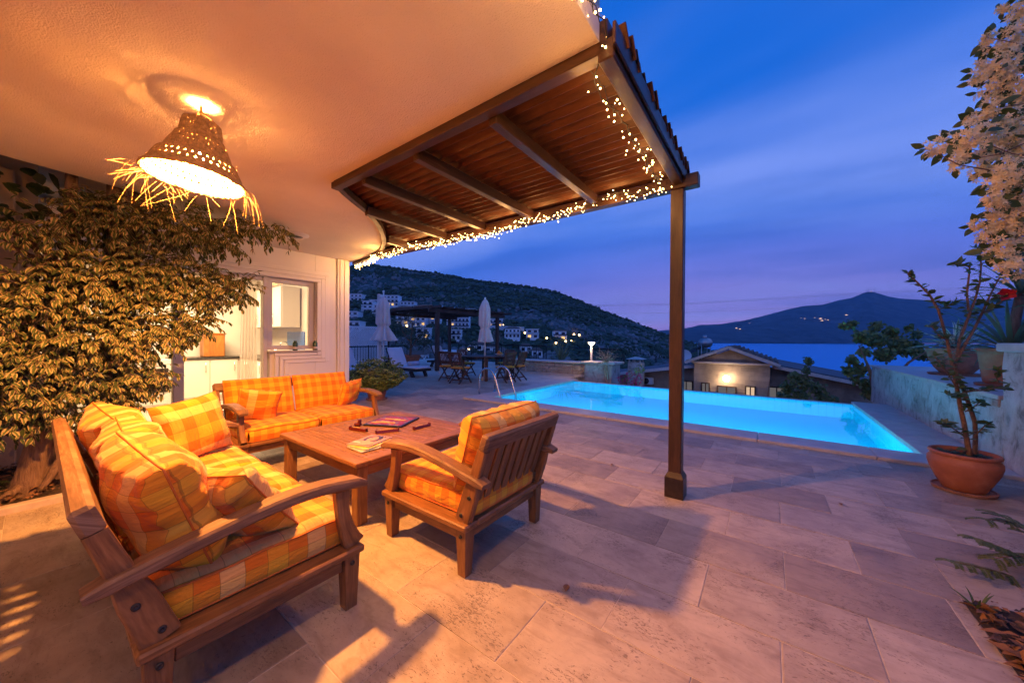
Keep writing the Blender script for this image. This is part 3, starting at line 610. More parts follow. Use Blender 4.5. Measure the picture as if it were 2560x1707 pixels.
# ------------------------------------------------------------------ kitchen seen through the door
KX = -9.6
mb = MB(); bx(mb, KX, WX - .26, -.8, 3.25, -.05, .006, 0); mb.build('kitchen_floor', 'floor_tile', villa)
mb = MB(); bx(mb, KX - .12, KX, -.8, 3.25, 0, CZ, 0); bx(mb, KX, WX - .26, -.92, -.80, 0, CZ, 0); bx(mb, KX, WX - .26, 3.15, 3.25, 0, CZ, 0); bx(mb, KX, WX - .26, -.8, 3.2, CZ - .04, CZ, 0); mb.build('kitchen_wall', 'interior_wall', villa)
kl = lamp('kitchen_ceiling_light', 'AREA', (-7.9, 1.5, CZ - .08), 220, (1.0, .68, .38), villa, shape='RECTANGLE', size=1.6, size_y=1.2)
k = thing('kitchen_base_unit', 'cream kitchen base unit with dark worktop seen through the door', 'cabinet', (0, 0, 0))
mb = MB(); bx(mb, KX + .02, KX + .60, 1.55, 3.1, .10, .86, .004); bx(mb, KX + .65, -7.35, 2.55, 3.12, .10, .86, .004); bx(mb, KX + .06, KX + .56, 1.6, 3.05, .008, .10, 0); bx(mb, KX + .65, -7.4, 2.6, 3.10, .008, .10, 0); mb.build('carcass', 'cabinet', k)
mb = MB(); bx(mb, KX + .01, KX + .64, 1.50, 3.13, .862, .90, .004); bx(mb, KX + .641, -7.3, 2.52, 3.13, .862, .90, .004); mb.build('worktop', 'counter', k)
for i in range(4):
    x0 = KX + .68 + i * .40; mb = MB(); bx(mb, x0, x0 + .385, 2.530, 2.549, .13, .84, .003); d_ = mb.build('door', 'cabinet', k); mb = MB(); tube(mb, [(x0 + (.33 if i % 2 == 0 else .05), 2.505, .60), (x0 + (.33 if i % 2 == 0 else .05), 2.505, .80)], .007, 8); mb.build('handle', 'steel', d_)
for i in range(2):
    y0_ = 1.60 + i * .46; mb = MB(); bx(mb, KX + .601, KX + .62, y0_, y0_ + .44, .13, .84, .003); d_ = mb.build('door', 'cabinet', k); mb = MB(); tube(mb, [(KX + .645, y0_ + .38, .60), (KX + .645, y0_ + .38, .80)], .007, 8); mb.build('handle', 'steel', d_)
o = thing('oven', 'white built-in oven with dark glass front inside the kitchen', 'oven')
mb = MB(); bx(mb, KX + .03, KX + .61, .90, 1.49, .02, .88, .006); mb.build('body', 'oven_white', o); mb = MB(); bx(mb, KX + .612, KX + .63, .94, 1.45, .28, .72, .006); mb.build('glass_front', 'oven_black', o); mb = MB(); tube(mb, [(KX + .66, .98, .76), (KX + .66, 1.41, .76)], .010, 8); mb.build('handle', 'steel', o)
mb = MB(); bx(mb, KX + .612, KX + .63, .94, 1.45, .06, .24, .004); mb.build('drawer', 'oven_white', o)
o = thing('wall_cupboard', 'cream wall cupboard seen through the kitchen window', 'cupboard'); mb = MB(); bx(mb, -9.2, -7.55, 2.80, 3.12, 1.50, 2.3, .004); mb.build('carcass', 'cabinet', o)
for i in range(4):
    x0 = -9.19 + i * .41; mb = MB(); bx(mb, x0, x0 + .40, 2.780, 2.799, 1.51, 2.29, .003); d_ = mb.build('door', 'cabinet', o); mb = MB(); tube(mb, [(x0 + (.34 if i % 2 == 0 else .06), 2.76, 1.56), (x0 + (.34 if i % 2 == 0 else .06), 2.76, 1.78)], .007, 8); mb.build('handle', 'steel', d_)
o = thing('bread_box', 'orange wooden bread box standing on the kitchen worktop', 'box'); mb = MB(); bx(mb, KX + .20, KX + .50, 1.98, 2.32, .902, 1.36, .012); mb.build('body', 'gold_wood', o); mb = MB(); bx(mb, KX + .18, KX + .52, 1.96, 2.34, 1.362, 1.385, .006); mb.build('lid', 'gold_wood', o)
o = thing('splashback', 'blue patterned tile splashback behind the kitchen tap', 'tile panel'); mb = MB(); bx(mb, -8.2, -7.4, 3.135, 3.148, .95, 1.42, 0); mb.build('panel', 'blue_tile', o)
o = thing('kitchen_tap', 'arched steel kitchen tap at the sink', 'tap'); mb = MB(); tube(mb, [(-7.75, 2.98, .90), (-7.75, 2.98, 1.15)] + [(-7.75, 2.98 - .07 + .07 * math.cos(q), 1.15 + .07 * math.sin(q)) for q in np.linspace(.2, 3.1, 8)] + [(-7.75, 2.84, 1.09)], .011, 8); mb.build('spout', 'steel', o); mb = MB(); lathe(mb, [(.03, 0), (.03, .02), (.015, .03), (.001, .03)], 14, T(-7.75, 2.98, .902)); mb.build('base', 'steel', o)
o = thing('toaster', 'brushed steel toaster on the worktop behind the window', 'toaster'); mb = MB(); bx(mb, -7.62, -7.40, 2.62, 2.90, .902, 1.10, .03); mb.build('body', 'steel', o); mb = MB(); bx(mb, -7.58, -7.44, 2.66, 2.86, 1.101, 1.106, .001); mb.build('slot', 'oven_black', o)
o = thing('door_curtain', 'sheer cream curtain gathered at the side of the kitchen door', 'curtain'); mb = MB(); grid(mb, lambda u, v: (WX - .30 + .035 * math.sin(u * 34 + v) + .012 * math.sin(u * 71), 1.80 + .19 * u + .05 * (1 - v) * (u - 1), .03 + 2.12 * v), 60, 8, uvf=lambda u, v: (u, v)); mb.build('cloth', 'curtain', o); mb = MB(); tube(mb, [(WX - .30, 1.1, 2.165), (WX - .30, 2.03, 2.165)], .012, 8); mb.build('rod', 'steel', o)
o = thing('door_mat', 'dark mat on the pale kitchen floor', 'mat'); mb = MB(); bx(mb, -7.7, -7.0, 1.30, 2.0, .007, .018, .004); mb.build('pile', 'mat_dark', o)
for i, (yy, lab) in enumerate(((2.40, 'green bottle on the window sill, the left one'), (2.70, 'green bottle on the window sill, the right one'))):
    o = thing('bottle', lab, 'bottle', (WX + .02, yy, 1.0995), group='bottles on the window sill'); mb = MB(); lathe(mb, [(.001, 0), (.034, 0), (.036, .01), (.036, .115), (.030, .128), (.024, .132), (.024, .15), (.001, .152)], 18); mb.build('body', 'bottle_green', o); mb = MB(); lathe(mb, [(.0368, .02), (.0368, .06)], 18); mb.build('paper_label', 'paper', o)
# round ceiling fitting
o = thing('ceiling_fitting', 'round flush ceiling lamp, switched off, near the kitchen window', 'ceiling lamp', (-5.03, 2.02, CZ)); mb = MB(); lathe(mb, [(.001, -.035), (.10, -.032), (.125, -.02), (.15, -.018), (.16, -.001)], 28); mb.build('rim', 'frame_paint', o); mb = MB(); lathe(mb, [(.001, -.044), (.06, -.043), (.085, -.036)], 24); mb.build('diffuser', 'dark_glass', o)
# ================================================================== pergola
perg = thing('pergola', 'dark brown wooden pergola with louvred slat roof on one square post', 'pergola')
PXc, PYc = -.615, 3.165
mb = MB(); cbox(mb, .10, .10, 2.36, T(PXc, PYc, 1.36), .006); mb.build('post', 'pergola_wood', perg)
mb = MB(); bz = .20
poly4 = [(-.072, -.072), (.072, -.072), (.072, .072), (-.072, .072)]
vs = [(x, y, 0.0) for x, y in poly4] + [(x, y, .165) for x, y in poly4] + [(x * .72, y * .72, .205) for x, y in poly4]
fs = [(3, 2, 1, 0)] + [(i, (i + 1) % 4, 4 + (i + 1) % 4, 4 + i) for i in range(4)] + [(4 + i, 4 + (i + 1) % 4, 8 + (i + 1) % 4, 8 + i) for i in range(4)] + [(8, 9, 10, 11)]
mb.add(vs, fs, None, T(PXc, PYc, 0)); mb.build('post_base', 'post_base_metal', perg)
mb = MB(); bx(mb, -4.95, -.46, 3.115, 3.215, 2.545, 2.645, .006); mb.build('front_beam', 'pergola_wood', perg)
mb = MB(); bx(mb, -.645, -.568, 1.53, 3.110, 2.57, 2.665, .006); mb.build('side_beam', 'pergola_wood', perg)
mb = MB(); bx(mb, -.566, -.550, 1.50, 3.22, 2.60, 2.70, .004); mb.build('side_fascia', 'pergola_wood', perg)
for x in (-1.33, -2.04, -2.71, -3.36, -4.12):
    ys_ = 1.602 if x > -3.05 else {-3.36: 2.02, -4.12: 2.78}[x]
    mb = MB(); bx(mb, x - .03, x + .03, ys_, 3.113, 2.572, 2.655, .004); mb.build('rafter', 'pergola_wood', perg)
def xcurve(y):
    for i in range(len(curve) - 1):
        if curve[i][1] <= y <= curve[i + 1][1]: return curve[i][0] + (curve[i + 1][0] - curve[i][0]) * (y - curve[i][1]) / (curve[i + 1][1] - curve[i][1])
    return -6.0
y = 1.625; i = 0
while y < 3.22:
    xl = max(xcurve(min(y + .05, 3.33)) + .06, -5.2) if y > 1.6 else -3.0
    xl = min(xl, -3.0); xr = -.544 + random.uniform(-.012, .012); ln = xr - xl
    mb = MB(); cbox(mb, ln, .100, .012, T(0, 0, 0), .004); o = mb.build('slat', 'slat_wood', perg); o.location = ((xl + xr) / 2, y, 2.712 + random.uniform(-.002, .002)); o.rotation_euler = (R_(-48 + random.uniform(-2.5, 2.5)), R_(random.uniform(-.08, .08)), 0)
    y += .0905; i += 1
# ================================================================== string of fairy lights
sl = thing('fairy_lights', 'string of warm fairy lights wound along the pergola beams', 'string lights')
path = []
def addp(p0, p1, n, zf): 
    for k in range(n): q = k / n; path.append(Vector(p0).lerp(Vector(p1), q) + Vector((0, 0, zf(q))))
pc = [(-6.0, 3.40), (-5.7, 3.37), (-5.3, 3.30), (-4.98, 3.19)]
for a, b in zip(pc[:-1], pc[1:]): addp((*a, 2.60), (*b, 2.58), 8, lambda q: 0)
addp((-4.98, 3.09, 2.58), (-.72, 3.09, 2.60), 90, lambda q: -.055 * abs(math.sin(q * 14.0)) + .03 * math.sin(q * 9) - .01)
addp((-.70, 3.06, 2.56), (-.70, 1.55, 2.60), 34, lambda q: .02 * math.sin(q * 20) - .02)
addp((-.60, 1.52, 2.66), (-.59, -2.6, 2.74), 70, lambda q: .03 * math.sin(q * 53))
wirep = [p_ + Vector((random.gauss(0, .008), random.gauss(0, .01), random.gauss(0, .010))) for p_ in path]
mb = MB(); tube(mb, wirep, .0028, 5, False)
wire2 = [p_ + Vector((random.gauss(0, .012), random.gauss(0, .014), random.gauss(0, .018))) for p_ in path]; tube(mb, wire2, .0022, 5, False)
bulbs = []
for k, p_ in enumerate(path):
    x, y = p_.x, p_.y
    if y > 3.0: n_ = 5 if x < -2.6 else (5 if x < -1.5 else 4)
    else: n_ = random.choice((0, 1, 2, 3, 5)) if y > 1.6 else 2
    if -1.35 < x < -1.15 and y > 3: n_ = 2
    for _ in range(n_):
        b = p_ + Vector((random.gauss(0, .024), random.gauss(0, .020), random.gauss(0, .026) - .004)); bulbs.append(b)
for b in bulbs:
    j = min(path, key=lambda q: (q - b).length_squared); mb.add([tuple(j), tuple(b + Vector((.0012, 0, 0))), tuple(b - Vector((.0012, 0, 0)))], [(0, 1, 2)])
mb.build('wire', 'wire', sl)
def ico(r):
    ph = (1 + 5 ** .5) / 2; vs = [(-1, ph, 0), (1, ph, 0), (-1, -ph, 0), (1, -ph, 0), (0, -1, ph), (0, 1, ph), (0, -1, -ph), (0, 1, -ph), (ph, 0, -1), (ph, 0, 1), (-ph, 0, -1), (-ph, 0, 1)]
    k_ = r / math.sqrt(1 + ph * ph); return [tuple(c * k_ for c in v) for v in vs], [(0, 11, 5), (0, 5, 1), (0, 1, 7), (0, 7, 10), (0, 10, 11), (1, 5, 9), (5, 11, 4), (11, 10, 2), (10, 7, 6), (7, 1, 8), (3, 9, 4), (3, 4, 2), (3, 2, 6), (3, 6, 8), (3, 8, 9), (4, 9, 5), (2, 4, 11), (6, 2, 10), (8, 6, 7), (9, 8, 1)]
iv, if_ = ico(.0047); mb = MB(); mb.add(iv, if_, None, None, True); bme = mb.mesh('bulb', 'bulb_warm')
bulbs.sort(key=lambda b: (b - Vector((0, 0, CAMH))).length)
for b in bulbs[:290]:
    o = bpy.data.objects.new('bulb', bme); COL.objects.link(o); o.parent = sl; o.location = b; s_ = random.uniform(.5, 1.3); o.scale = (s_, s_, s_)
mb = MB()
for b in bulbs[290:]: mb.add(iv, if_, None, Matrix.Translation(b) @ Matrix.Scale(random.uniform(.6, 1.3), 4), True)
if len(bulbs) > 290: tag(mb.build('bulb', 'bulb_warm', sl), kind='stuff')
glows = [(-5.5, 3.44, 2.50, 22.0)] + [(-4.75 + .40 * k, 3.03, 2.50, 6.5 if k < 7 else 5.0) for k in range(10)] + [(-.76, 2.9 - .42 * k, 2.51, 3.0) for k in range(4)] + [(-.50, .95 - .55 * k, 2.60, 17.0) for k in range(7)]
for (x, y, z, e) in glows: lamp('fairy_light_glow', 'POINT', (x, y, z), e, (1.0, .46, .13), sl, shadow_soft_size=.09)
# ================================================================== pendant lamp
LP = Vector((-2.70, .575, 2.655))
pend = thing('pendant_lamp', 'woven raffia pendant lamp with frayed rim hanging from the porch ceiling', 'pendant lamp', LP)
TI = Matrix.Translation((.012, .010, -.012)) @ Matrix.Rotation(R_(4.5), 4, Vector((-.978, .207, 0))) @ Matrix.Diagonal((.93, .93, .96, 1))
PR = [(.060, -.085), (.092, -.098), (.100, -.15), (.102, -.185), (.118, -.20), (.150, -.27), (.165, -.31), (.172, -.325), (.192, -.335), (.222, -.40), (.232, -.428), (.25, -.445)]
def prof(s):
    f = s * (len(PR) - 1); i = min(int(f), len(PR) - 2); q = f - i; return (PR[i][0] * (1 - q) + PR[i + 1][0] * q, PR[i][1] * (1 - q) + PR[i + 1][1] * q)
mb = MB()
def ribbon(mb, pts, wd, M, k=0):
    # flat strand lying on the shade surface with a little thickness
    P = [Vector(p_) for p_ in pts]; vs = []
    for i, p_ in enumerate(P):
        t_ = (P[min(i + 1, len(P) - 1)] - P[max(i - 1, 0)]).normalized(); n_ = Vector((p_.x, p_.y, 0)).normalized(); s = t_.cross(n_).normalized() * (wd if not k else (k if p_.z < -.29 else k * 1.43) * math.hypot(p_.x, p_.y) + .0006)
        vs += [tuple(p_ + s), tuple(p_ + n_ * .004), tuple(p_ - s), tuple(p_ - n_ * .002)]
    fs = []
    for i in range(len(P) - 1):
        for k in range(4): fs.append((4 * i + k, 4 * i + (k + 1) % 4, 4 * i + 4 + (k + 1) % 4, 4 * i + 4 + k))
    mb.add(vs, fs, None, M)
NS = 40
for d in (1, -1):
    for k in range(NS):
        pts = []
        for q in range(23):
            s = q / 22; r_, z_ = prof(s); th = 2 * math.pi * k / NS + d * s * 1.75 + random.gauss(0, .008); r_ += .003 * math.sin(q * math.pi + (0 if d > 0 else math.pi)) + random.gauss(0, .0008); pts.append((r_ * math.cos(th), r_ * math.sin(th), z_))
        ribbon(mb, pts, .0082, TI, .0425)
for s in list(np.linspace(.02, .98, 15)):
    r_, z_ = prof(s); pts = [(r_ * math.cos(a) * (1 + random.gauss(0, .006)), r_ * math.sin(a), z_ + random.gauss(0, .0015)) for a in np.linspace(0, 2 * math.pi, 41)]; tube(mb, pts, .0045, 5, False, TI)
for s in (.64, .97, 1.0):
    r_, z_ = prof(s)
    for _ in range(3):
        pts = [(r_ * math.cos(a) * (1 + random.gauss(0, .012)), r_ * math.sin(a) * (1 + random.gauss(0, .012)), z_ + random.gauss(0, .004)) for a in np.linspace(0, 2 * math.pi, 41)]; tube(mb, pts, .0055, 5, False, TI)
mb.build('woven_shade', 'raffia', pend)
mb = MB()
for k in range(54):
    th = random.choice((random.gauss(-2.4, .5), random.gauss(-2.4, .5), random.gauss(.9, .45), random.uniform(0, 6.28))); r_ = .245; ln = random.choice((random.uniform(.05, .12), random.uniform(.14, .30), random.uniform(.14, .30))); a0 = random.uniform(-.5, .5); pts = []; p_ = Vector((r_ * math.cos(th), r_ * math.sin(th), -.438)); v_ = Vector((math.cos(th + a0) * .6, math.sin(th + a0) * .6, random.uniform(-.6, .3))); 
    cu = random.gauss(0, 22)
    for q in range(10):
        pts.append(tuple(p_)); v_ = v_ + Vector((-math.sin(th) * cu * .02, math.cos(th) * cu * .02, -.30)); v_.x *= .93; v_.y *= .93; p_ = p_ + v_.normalized() * ln / 9
    tube(mb, pts, [.00055] * 9 + [.0003], 4, False, TI)
for k in range(60):
    s = random.random(); r_, z_ = prof(s); th = random.uniform(0, 6.28); p0 = Vector((r_ * math.cos(th), r_ * math.sin(th), z_)); d = Vector((math.cos(th + random.gauss(0, .6)), math.sin(th + random.gauss(0, .6)), random.uniform(-.6, .8))).normalized(); tube(mb, [tuple(p0), tuple(p0 + d * random.uniform(.01, .035))], .0009, 3, False, TI)
tag(mb.build('frayed_fringe', 'raffia', pend), kind='stuff')
mb = MB(); tube(mb, [(0, 0, -.004), (0, 0, -.05), (.004, .002, -.20)], .006, 8); tube(mb, [(0, 0, -.035), (-.05, -.04, -.07), (-.07, -.05, -.10)], .0045, 6); tube(mb, [(0, 0, -.035), (.05, .03, -.075), (.07, .05, -.105)], .0045, 6); mb.build('cord', 'rope', pend)
mb = MB(); lathe(mb, [(.001, 0), (.022, 0), (.022, -.05), (.018, -.06), (.001, -.06)], 14, T(.004, .002, -.20)); mb.build('socket', 'white_paint', pend)
mb = MB(); lathe(mb, [(.001, -.105), (.014, -.102), (.026, -.085), (.030, -.065), (.026, -.04), (.014, -.015), (.012, 0)], 18, T(.004, .002, -.262)); mb.build('light_bulb', 'bulb_hot', pend)
lamp('bulb_light', 'POINT', (.0, .0, -.375), 740, (1.0, .385, .085), pend, shadow_soft_size=.06)
# ================================================================== cushions
def pillow(mb, w, h, t, M=None, n=18, pinch=.045, wr=.004, seed=0, uvr=0, uo=(0, 0), fat=.42, sag=0.0, edge=.012):
    """soft cushion in the xz plane (w wide, h high), thickness t along y; uv in metres"""
    ph = [random.Random(seed * 7 + k).uniform(0, 6.28) for k in range(8)]
    def outline(a, b):
        x = a * (1 - pinch * (1 - b * b) * abs(a)); z = b * (1 - pinch * (1 - a * a) * abs(b)); return x, z
    def bulge(a, b):
        f = max(0, 1 - abs(a) ** 2.6) ** fat * max(0, 1 - abs(b) ** 2.6) ** fat
        return f
    def wrinkle(a, b):
        e = min(1 - abs(a), 1 - abs(b)); k = math.exp(-max(e, 0) * 4.2)
        return wr * (k * (math.sin(a * 17 + ph[0] + 2 * b) + math.sin(b * 15 + ph[1] - 2 * a) + .7 * math.sin((a + b) * 21 + ph[2])) + .9 * math.sin(a * 4.1 + ph[3] + b * 2.2) + .7 * math.sin(b * 5.3 + ph[4] - a * 3))
    cr, sr_ = math.cos(R_(uvr)), math.sin(R_(uvr))
    for s in (1, -1):
        def fn(u, v):
            a, b = 2 * u - 1, 2 * v - 1
            a2, b2 = math.copysign(abs(a) ** .85, a), math.copysign(abs(b) ** .85, b)
            x, z = outline(a2, b2); f = bulge(a2, b2); z2 = z - sag * f
            return ((x * w / 2) if s > 0 else (-x * w / 2), -s * (f * t / 2 + wrinkle(s * a2, b2) * min(1, f * 3 + .15) + edge * (.25 + .0 * f)), z2 * h / 2)
        def uvf(u, v):
            x, z = (u - .5) * w * 1.06, (v - .5) * h * 1.06; return (uo[0] + x * cr - z * sr_ + (0 if s > 0 else .3), uo[1] + x * sr_ + z * cr)
        grid(mb, fn, n, n, M, uvf)
    # seam gusset between the two faces
    rim = []
    for k in range(4 * n):
        q = k // n; r_ = (k % n) / n * 2 - 1
        a, b = ((r_, -1), (1, r_), (-r_, 1), (-1, -r_))[q]; a, b = math.copysign(abs(a) ** .85, a), math.copysign(abs(b) ** .85, b); x, z = outline(a, b); e_ = edge * .25 + wrinkle(a, b) * .15; rim.append((x * w / 2, z * h / 2, e_))
    m_ = len(rim); vs = [(x, -e_, z) for x, z, e_ in rim] + [(x, e_, z) for x, z, e_ in rim]
    mb.add(vs, [(i, m_ + i, m_ + (i + 1) % m_, (i + 1) % m_) for i in range(m_)], [[(uo[0] + i * .02, 0), (uo[0] + i * .02, edge), (uo[0] + i * .02 + .02, edge), (uo[0] + i * .02 + .02, 0)] for i in range(m_)], M, True)
def rim_pts(w, h, pinch, n=14):
    o = []
    for q in range(4):
        for k in range(n):
            r_ = k / n * 2 - 1; a, b = ((r_, -1), (1, r_), (-r_, 1), (-1, -r_))[q]; x = a * (1 - pinch * (1 - b * b) * abs(a)); z = b * (1 - pinch * (1 - a * a) * abs(b)); o.append((x * w / 2, z * h / 2))
    return o
def seat_cushion(mb, w, d, t, M=None, seed=0, uo=(0, 0), uvr=0, n=22, crown=.016, rad=.035):
    """box cushion lying flat: w along x, d along y, thickness t from z=0"""
    r_ = random.Random(seed); ph = [r_.uniform(0, 6.28) for _ in range(6)]
    def shp(a, b):
        rr = .12; x, y = a, b; return x * w / 2, y * d / 2
    def top(u, v):
        a, b = 2 * u - 1, 2 * v - 1; a, b = math.copysign(abs(a) ** .8, a), math.copysign(abs(b) ** .8, b)
        x, y = shp(a, b); e = min((1 - abs(a)) * w / 2, (1 - abs(b)) * d / 2); z = t - rad * .5 * max(0, 1 - e / rad) ** 2 + crown * (1 - a * a) * (1 - b * b) + .004 * math.sin(a * 5 + ph[0] + b * 3) + .003 * math.sin(b * 9 + ph[1] - a * 2)
        cr_ = max(0, abs(a) - .86) * max(0, abs(b) - .86) * 40; x *= 1 - .05 * cr_; y *= 1 - .05 * cr_
        return (x, y, z)
    cr, sr_ = math.cos(R_(uvr)), math.sin(R_(uvr))
    grid(mb, top, n, n, M, lambda u, v: (uo[0] + (u - .5) * w * cr - (v - .5) * d * sr_, uo[1] + (u - .5) * w * sr_ + (v - .5) * d * cr))
    grid(mb, lambda u, v: (lambda p_: (p_[0], p_[1], .004 - .006 * (p_[2] - t)))(top(1 - u, v)), 6, 6, M)
    for q in range(4):
        def side(u, v):
            a = 2 * u - 1; a, b = ((a, -1), (1, a), (-a, 1), (-1, -a))[q]; p_ = top((math.copysign(abs(a) ** 1.25, a) + 1) / 2, (math.copysign(abs(b) ** 1.25, b) + 1) / 2); z = p_[2] * v + .004 * (1 - v)
            bl = .012 * math.sin(math.pi * v) + .003 * math.sin(a * 11 + b * 9 + ph[2]) * math.sin(math.pi * v); nx, ny = ((0, -1), (1, 0), (0, 1), (-1, 0))[q]
            return (p_[0] + nx * bl, p_[1] + ny * bl, z)
        ln = (w, d, w, d)[q]; grid(mb, side, n, 5, M, lambda u, v, ln=ln, q=q: (uo[0] + .07 * q + (u - .5) * ln, uo[1] + .03 + v * t))
    return top
def cushion_piping(parent, top, t, M, mat):
    pts = []
    for q in range(4):
        for k in range(12):
            a = k / 6 - 1; a, b = ((a, -1), (1, a), (-a, 1), (-1, -a))[q]; x, y, z = top((math.copysign(abs(a) ** 1.25, a) + 1) / 2, (math.copysign(abs(b) ** 1.25, b) + 1) / 2); pts.append((x * 1.004, y * 1.004, z))
    pts.append(pts[0]); mb = MB(); tube(mb, pts, .0038, 6, False, M); tube(mb, [(x, y, .008) for x, y, z in pts], .0038, 6, False, M); return mb.build('piping', mat, parent)
# ================================================================== teak seats
LEAN = math.atan2(.165, .476)
def teak_seat(name, label, cat, W, nseat, loc, rz, nslat, worn=0):
    """local frame: x across, +y to the front, seat centre at the origin"""
    t_ = thing(name, label, cat, loc, rz); wd = 'teak'
    hw = W / 2; fy, ry = .365, -.365
    for sx in (-1, 1):
        for (yy, q) in ((fy - .036, 1), (ry + .036, -1)):
            x = sx * (hw - .036); a, b = .036, .027; vs = [(x - b * .8, yy - b * .8, 0), (x + b * .8, yy - b * .8, 0), (x + b * .8, yy + b * .8, 0), (x - b * .8, yy + b * .8, 0), (x - b, yy - b, .004), (x + b, yy - b, .004), (x + b, yy + b, .004), (x - b, yy + b, .004), (x - a, yy - a, .262), (x + a, yy - a, .262), (x + a, yy + a, .262), (x - a, yy + a, .262)]
            fs = [(3, 2, 1, 0)] + [(i + 4 * k, (i + 1) % 4 + 4 * k, 4 + (i + 1) % 4 + 4 * k, 4 + i + 4 * k) for k in (0, 1) for i in range(4)] + [(8, 9, 10, 11)]
            uo = random.uniform(0, 9); uv = [[(uo + vs[i][2], vs[i][0] + vs[i][1]) for i in f] for f in fs]; m_ = MB(); m_.add(vs, fs, uv); lg = m_.build('leg', wd, t_)
            m_ = MB(); lathe(m_, [(.001, .004), (.004, .004), (.005, .006), (.010, .006), (.011, .001), (.011, 0)], 12, T(x + sx * .0355, yy, .225, 0, 90 * sx, 0)); m_.build('screw', 'screw', lg)
    for sx in (-1, 1):
        m_ = MB(); bx(m_, sx * (hw - .052), sx * (hw - .018), ry + .075, fy - .075, .195, .262, .004); m_.build('side_apron', wd, t_)
    m_ = MB(); bx(m_, -hw + .075, hw - .075, fy - .055, fy - .02, .195, .262, .004); m_.build('front_apron', wd, t_)
    m_ = MB(); bx(m_, -hw + .075, hw - .075, ry + .02, ry + .055, .195, .262, .004); m_.build('rear_apron', wd, t_)
    # rounded rim boards round the seat
    for sx in (-1, 1):
        m_ = MB(); bx(m_, sx * (hw - .085), sx * (hw + .018), ry - .018, fy + .018, .263, .298, .012); m_.build('side_rim', wd, t_)
    m_ = MB(); bx(m_, -hw + .086, hw - .086, fy - .085, fy + .018, .263, .298, .012); m_.build('front_rim', wd, t_); m_ = MB(); bx(m_, -hw + .086, hw - .086, ry - .018, ry + .085, .263, .298, .012); m_.build('rear_rim', wd, t_)
    n_ = 6
    for k in range(n_):
        yy = ry + .12 + k * (.73 - .24) / (n_ - 1); m_ = MB(); bx(m_, -hw + .06, hw - .06, yy - .03, yy + .03, .236, .258, .003); m_.build('seat_slat', wd, t_)
    def bk(s, z):      # point on the back plane: s across depth offset, z height
        return ry + .045 - (z - .298) * math.tan(LEAN) + s
    for sx in (-1, 1):
        # raked rear stile, from the rim to the top rail
        z0, z1 = .2985, .735; c_ = .046; x = sx * (hw - .034)
        m_ = MB(); sweep_rect(m_, [(x, bk(0, z0), z0), (x, bk(0, .46), .46), (x, bk(0, .56), .56), (x, bk(0, z1 - .022), z1 - .022)], .044, [.100, .094, .066, .056], (1, 0, 0)); stl = m_.build('back_stile', wd, t_)
        for zz_ in (.335, .445):
            m_ = MB(); lathe(m_, [(.001, .004), (.004, .004), (.005, .006), (.011, .006), (.012, .001), (.012, 0)], 12, T(x + sx * .0215, bk(.012 if zz_ < .4 else -.01, zz_), zz_, 0, 90 * sx, 0)); m_.build('screw', 'screw', stl)
        # curved front bracket
        pts = []; ws = []
        for k in range(11):
            q = k / 10; z = .2985 + q * (.578 - .2985); yy = fy - .012 - .075 * math.sin(q * math.pi * .5) ** .8 + .012 * q; pts.append((x, yy, z)); ws.append(.094 - .036 * math.sin(q * math.pi * .75))
        m_ = MB(); sweep_rect(m_, pts, .046, ws, (1, 0, 0)); m_.build('arm_bracket', wd, t_)
        # arched arm
        pts = []; th = []; wdl = []
        for k in range(19):
            q = k / 18; yy = fy + .035 - q * (fy + .035 + .49); z = .596 + .040 * math.sin(min(1, q * 2.0) * math.pi * .5) - .150 * max(0, q - .22) ** 1.45
            pts.append((x + sx * .006, yy, z - (.012 if q == 0 else 0))); th.append(.046 if 0 < k < 18 else .026); wdl.append(.094 - .012 * q if 0 < k < 18 else .074)
        m_ = MB(); sweep_rect(m_, pts, wdl, th, (1, 0, 0), c=.010); m_.build('armrest', 'teak_worn' if worn else wd, t_)
    # back frame
    zt_ = .735
    m_ = MB(); M2 = T(0, bk(0, .752), .752, -math.degrees(-LEAN), 0, 0); cbox(m_, W - .018, .056, .096, M2, .016); m_.build('top_rail', 'teak_worn', t_)
    m_ = MB(); M2 = T(0, bk(0, .345), .345, math.degrees(LEAN), 0, 0); cbox(m_, W - .115, .030, .055, M2, .004); m_.build('bottom_rail', wd, t_)
    sp = (W - .14) / nslat
    for k in range(nslat):
        x = -W / 2 + .07 + sp * (k + .5); m_ = MB(); sweep_rect(m_, [(x, bk(.001, .372), .372), (x, bk(.001, .708), .708)], sp * .70, .016, (1, 0, 0), c=.003); m_.build('back_slat', wd, t_)
    return t_, bk
MS = lambda x, y, z, rx=0, ry=0, rz=0: T(x, y, z, rx, ry, rz)
def seat_pad(parent, W, n, hw_in, mat='check', seed=0, th=.135):
    w_ = (W - .135) / n
    for k in range(n):
        x = -W / 2 + .0675 + w_ * (k + .5); m_ = MB(); M_ = T(x, .012, .300); top = seat_cushion(m_, w_ - .004, .725, th, M_, seed + k, (seed * .37 + k * .41, seed * .21 + .05 * k)); o = m_.build('seat_cushion', mat, parent, sharp=50); cushion_piping(o, top, th, M_, 'piping')
BCUSH = []
def back_pad(parent, x, y, z, w_, h_, t_, tilt, mat, seed, uvr=0, rz=0, ry_=0, pinch=.02, wr=.005, fat=.34, sag=0., uo=None):
    m_ = MB(); pillow(m_, w_, h_, t_, T(x, y, z, tilt, ry_, rz), 32, pinch, wr, seed, uvr, uo or (seed * .31, seed * .17), fat, sag); c_ = m_.build('back_cushion', mat, parent, sharp=60)
    m_ = MB(); pts = [(a, 0, b) for a, b in rim_pts(w_, h_, pinch)]; pts.append(pts[0]); tube(m_, pts, .0042, 5, False, T(x, y, z, tilt, ry_, rz)); m_.build('piping', 'piping', c_); return c_
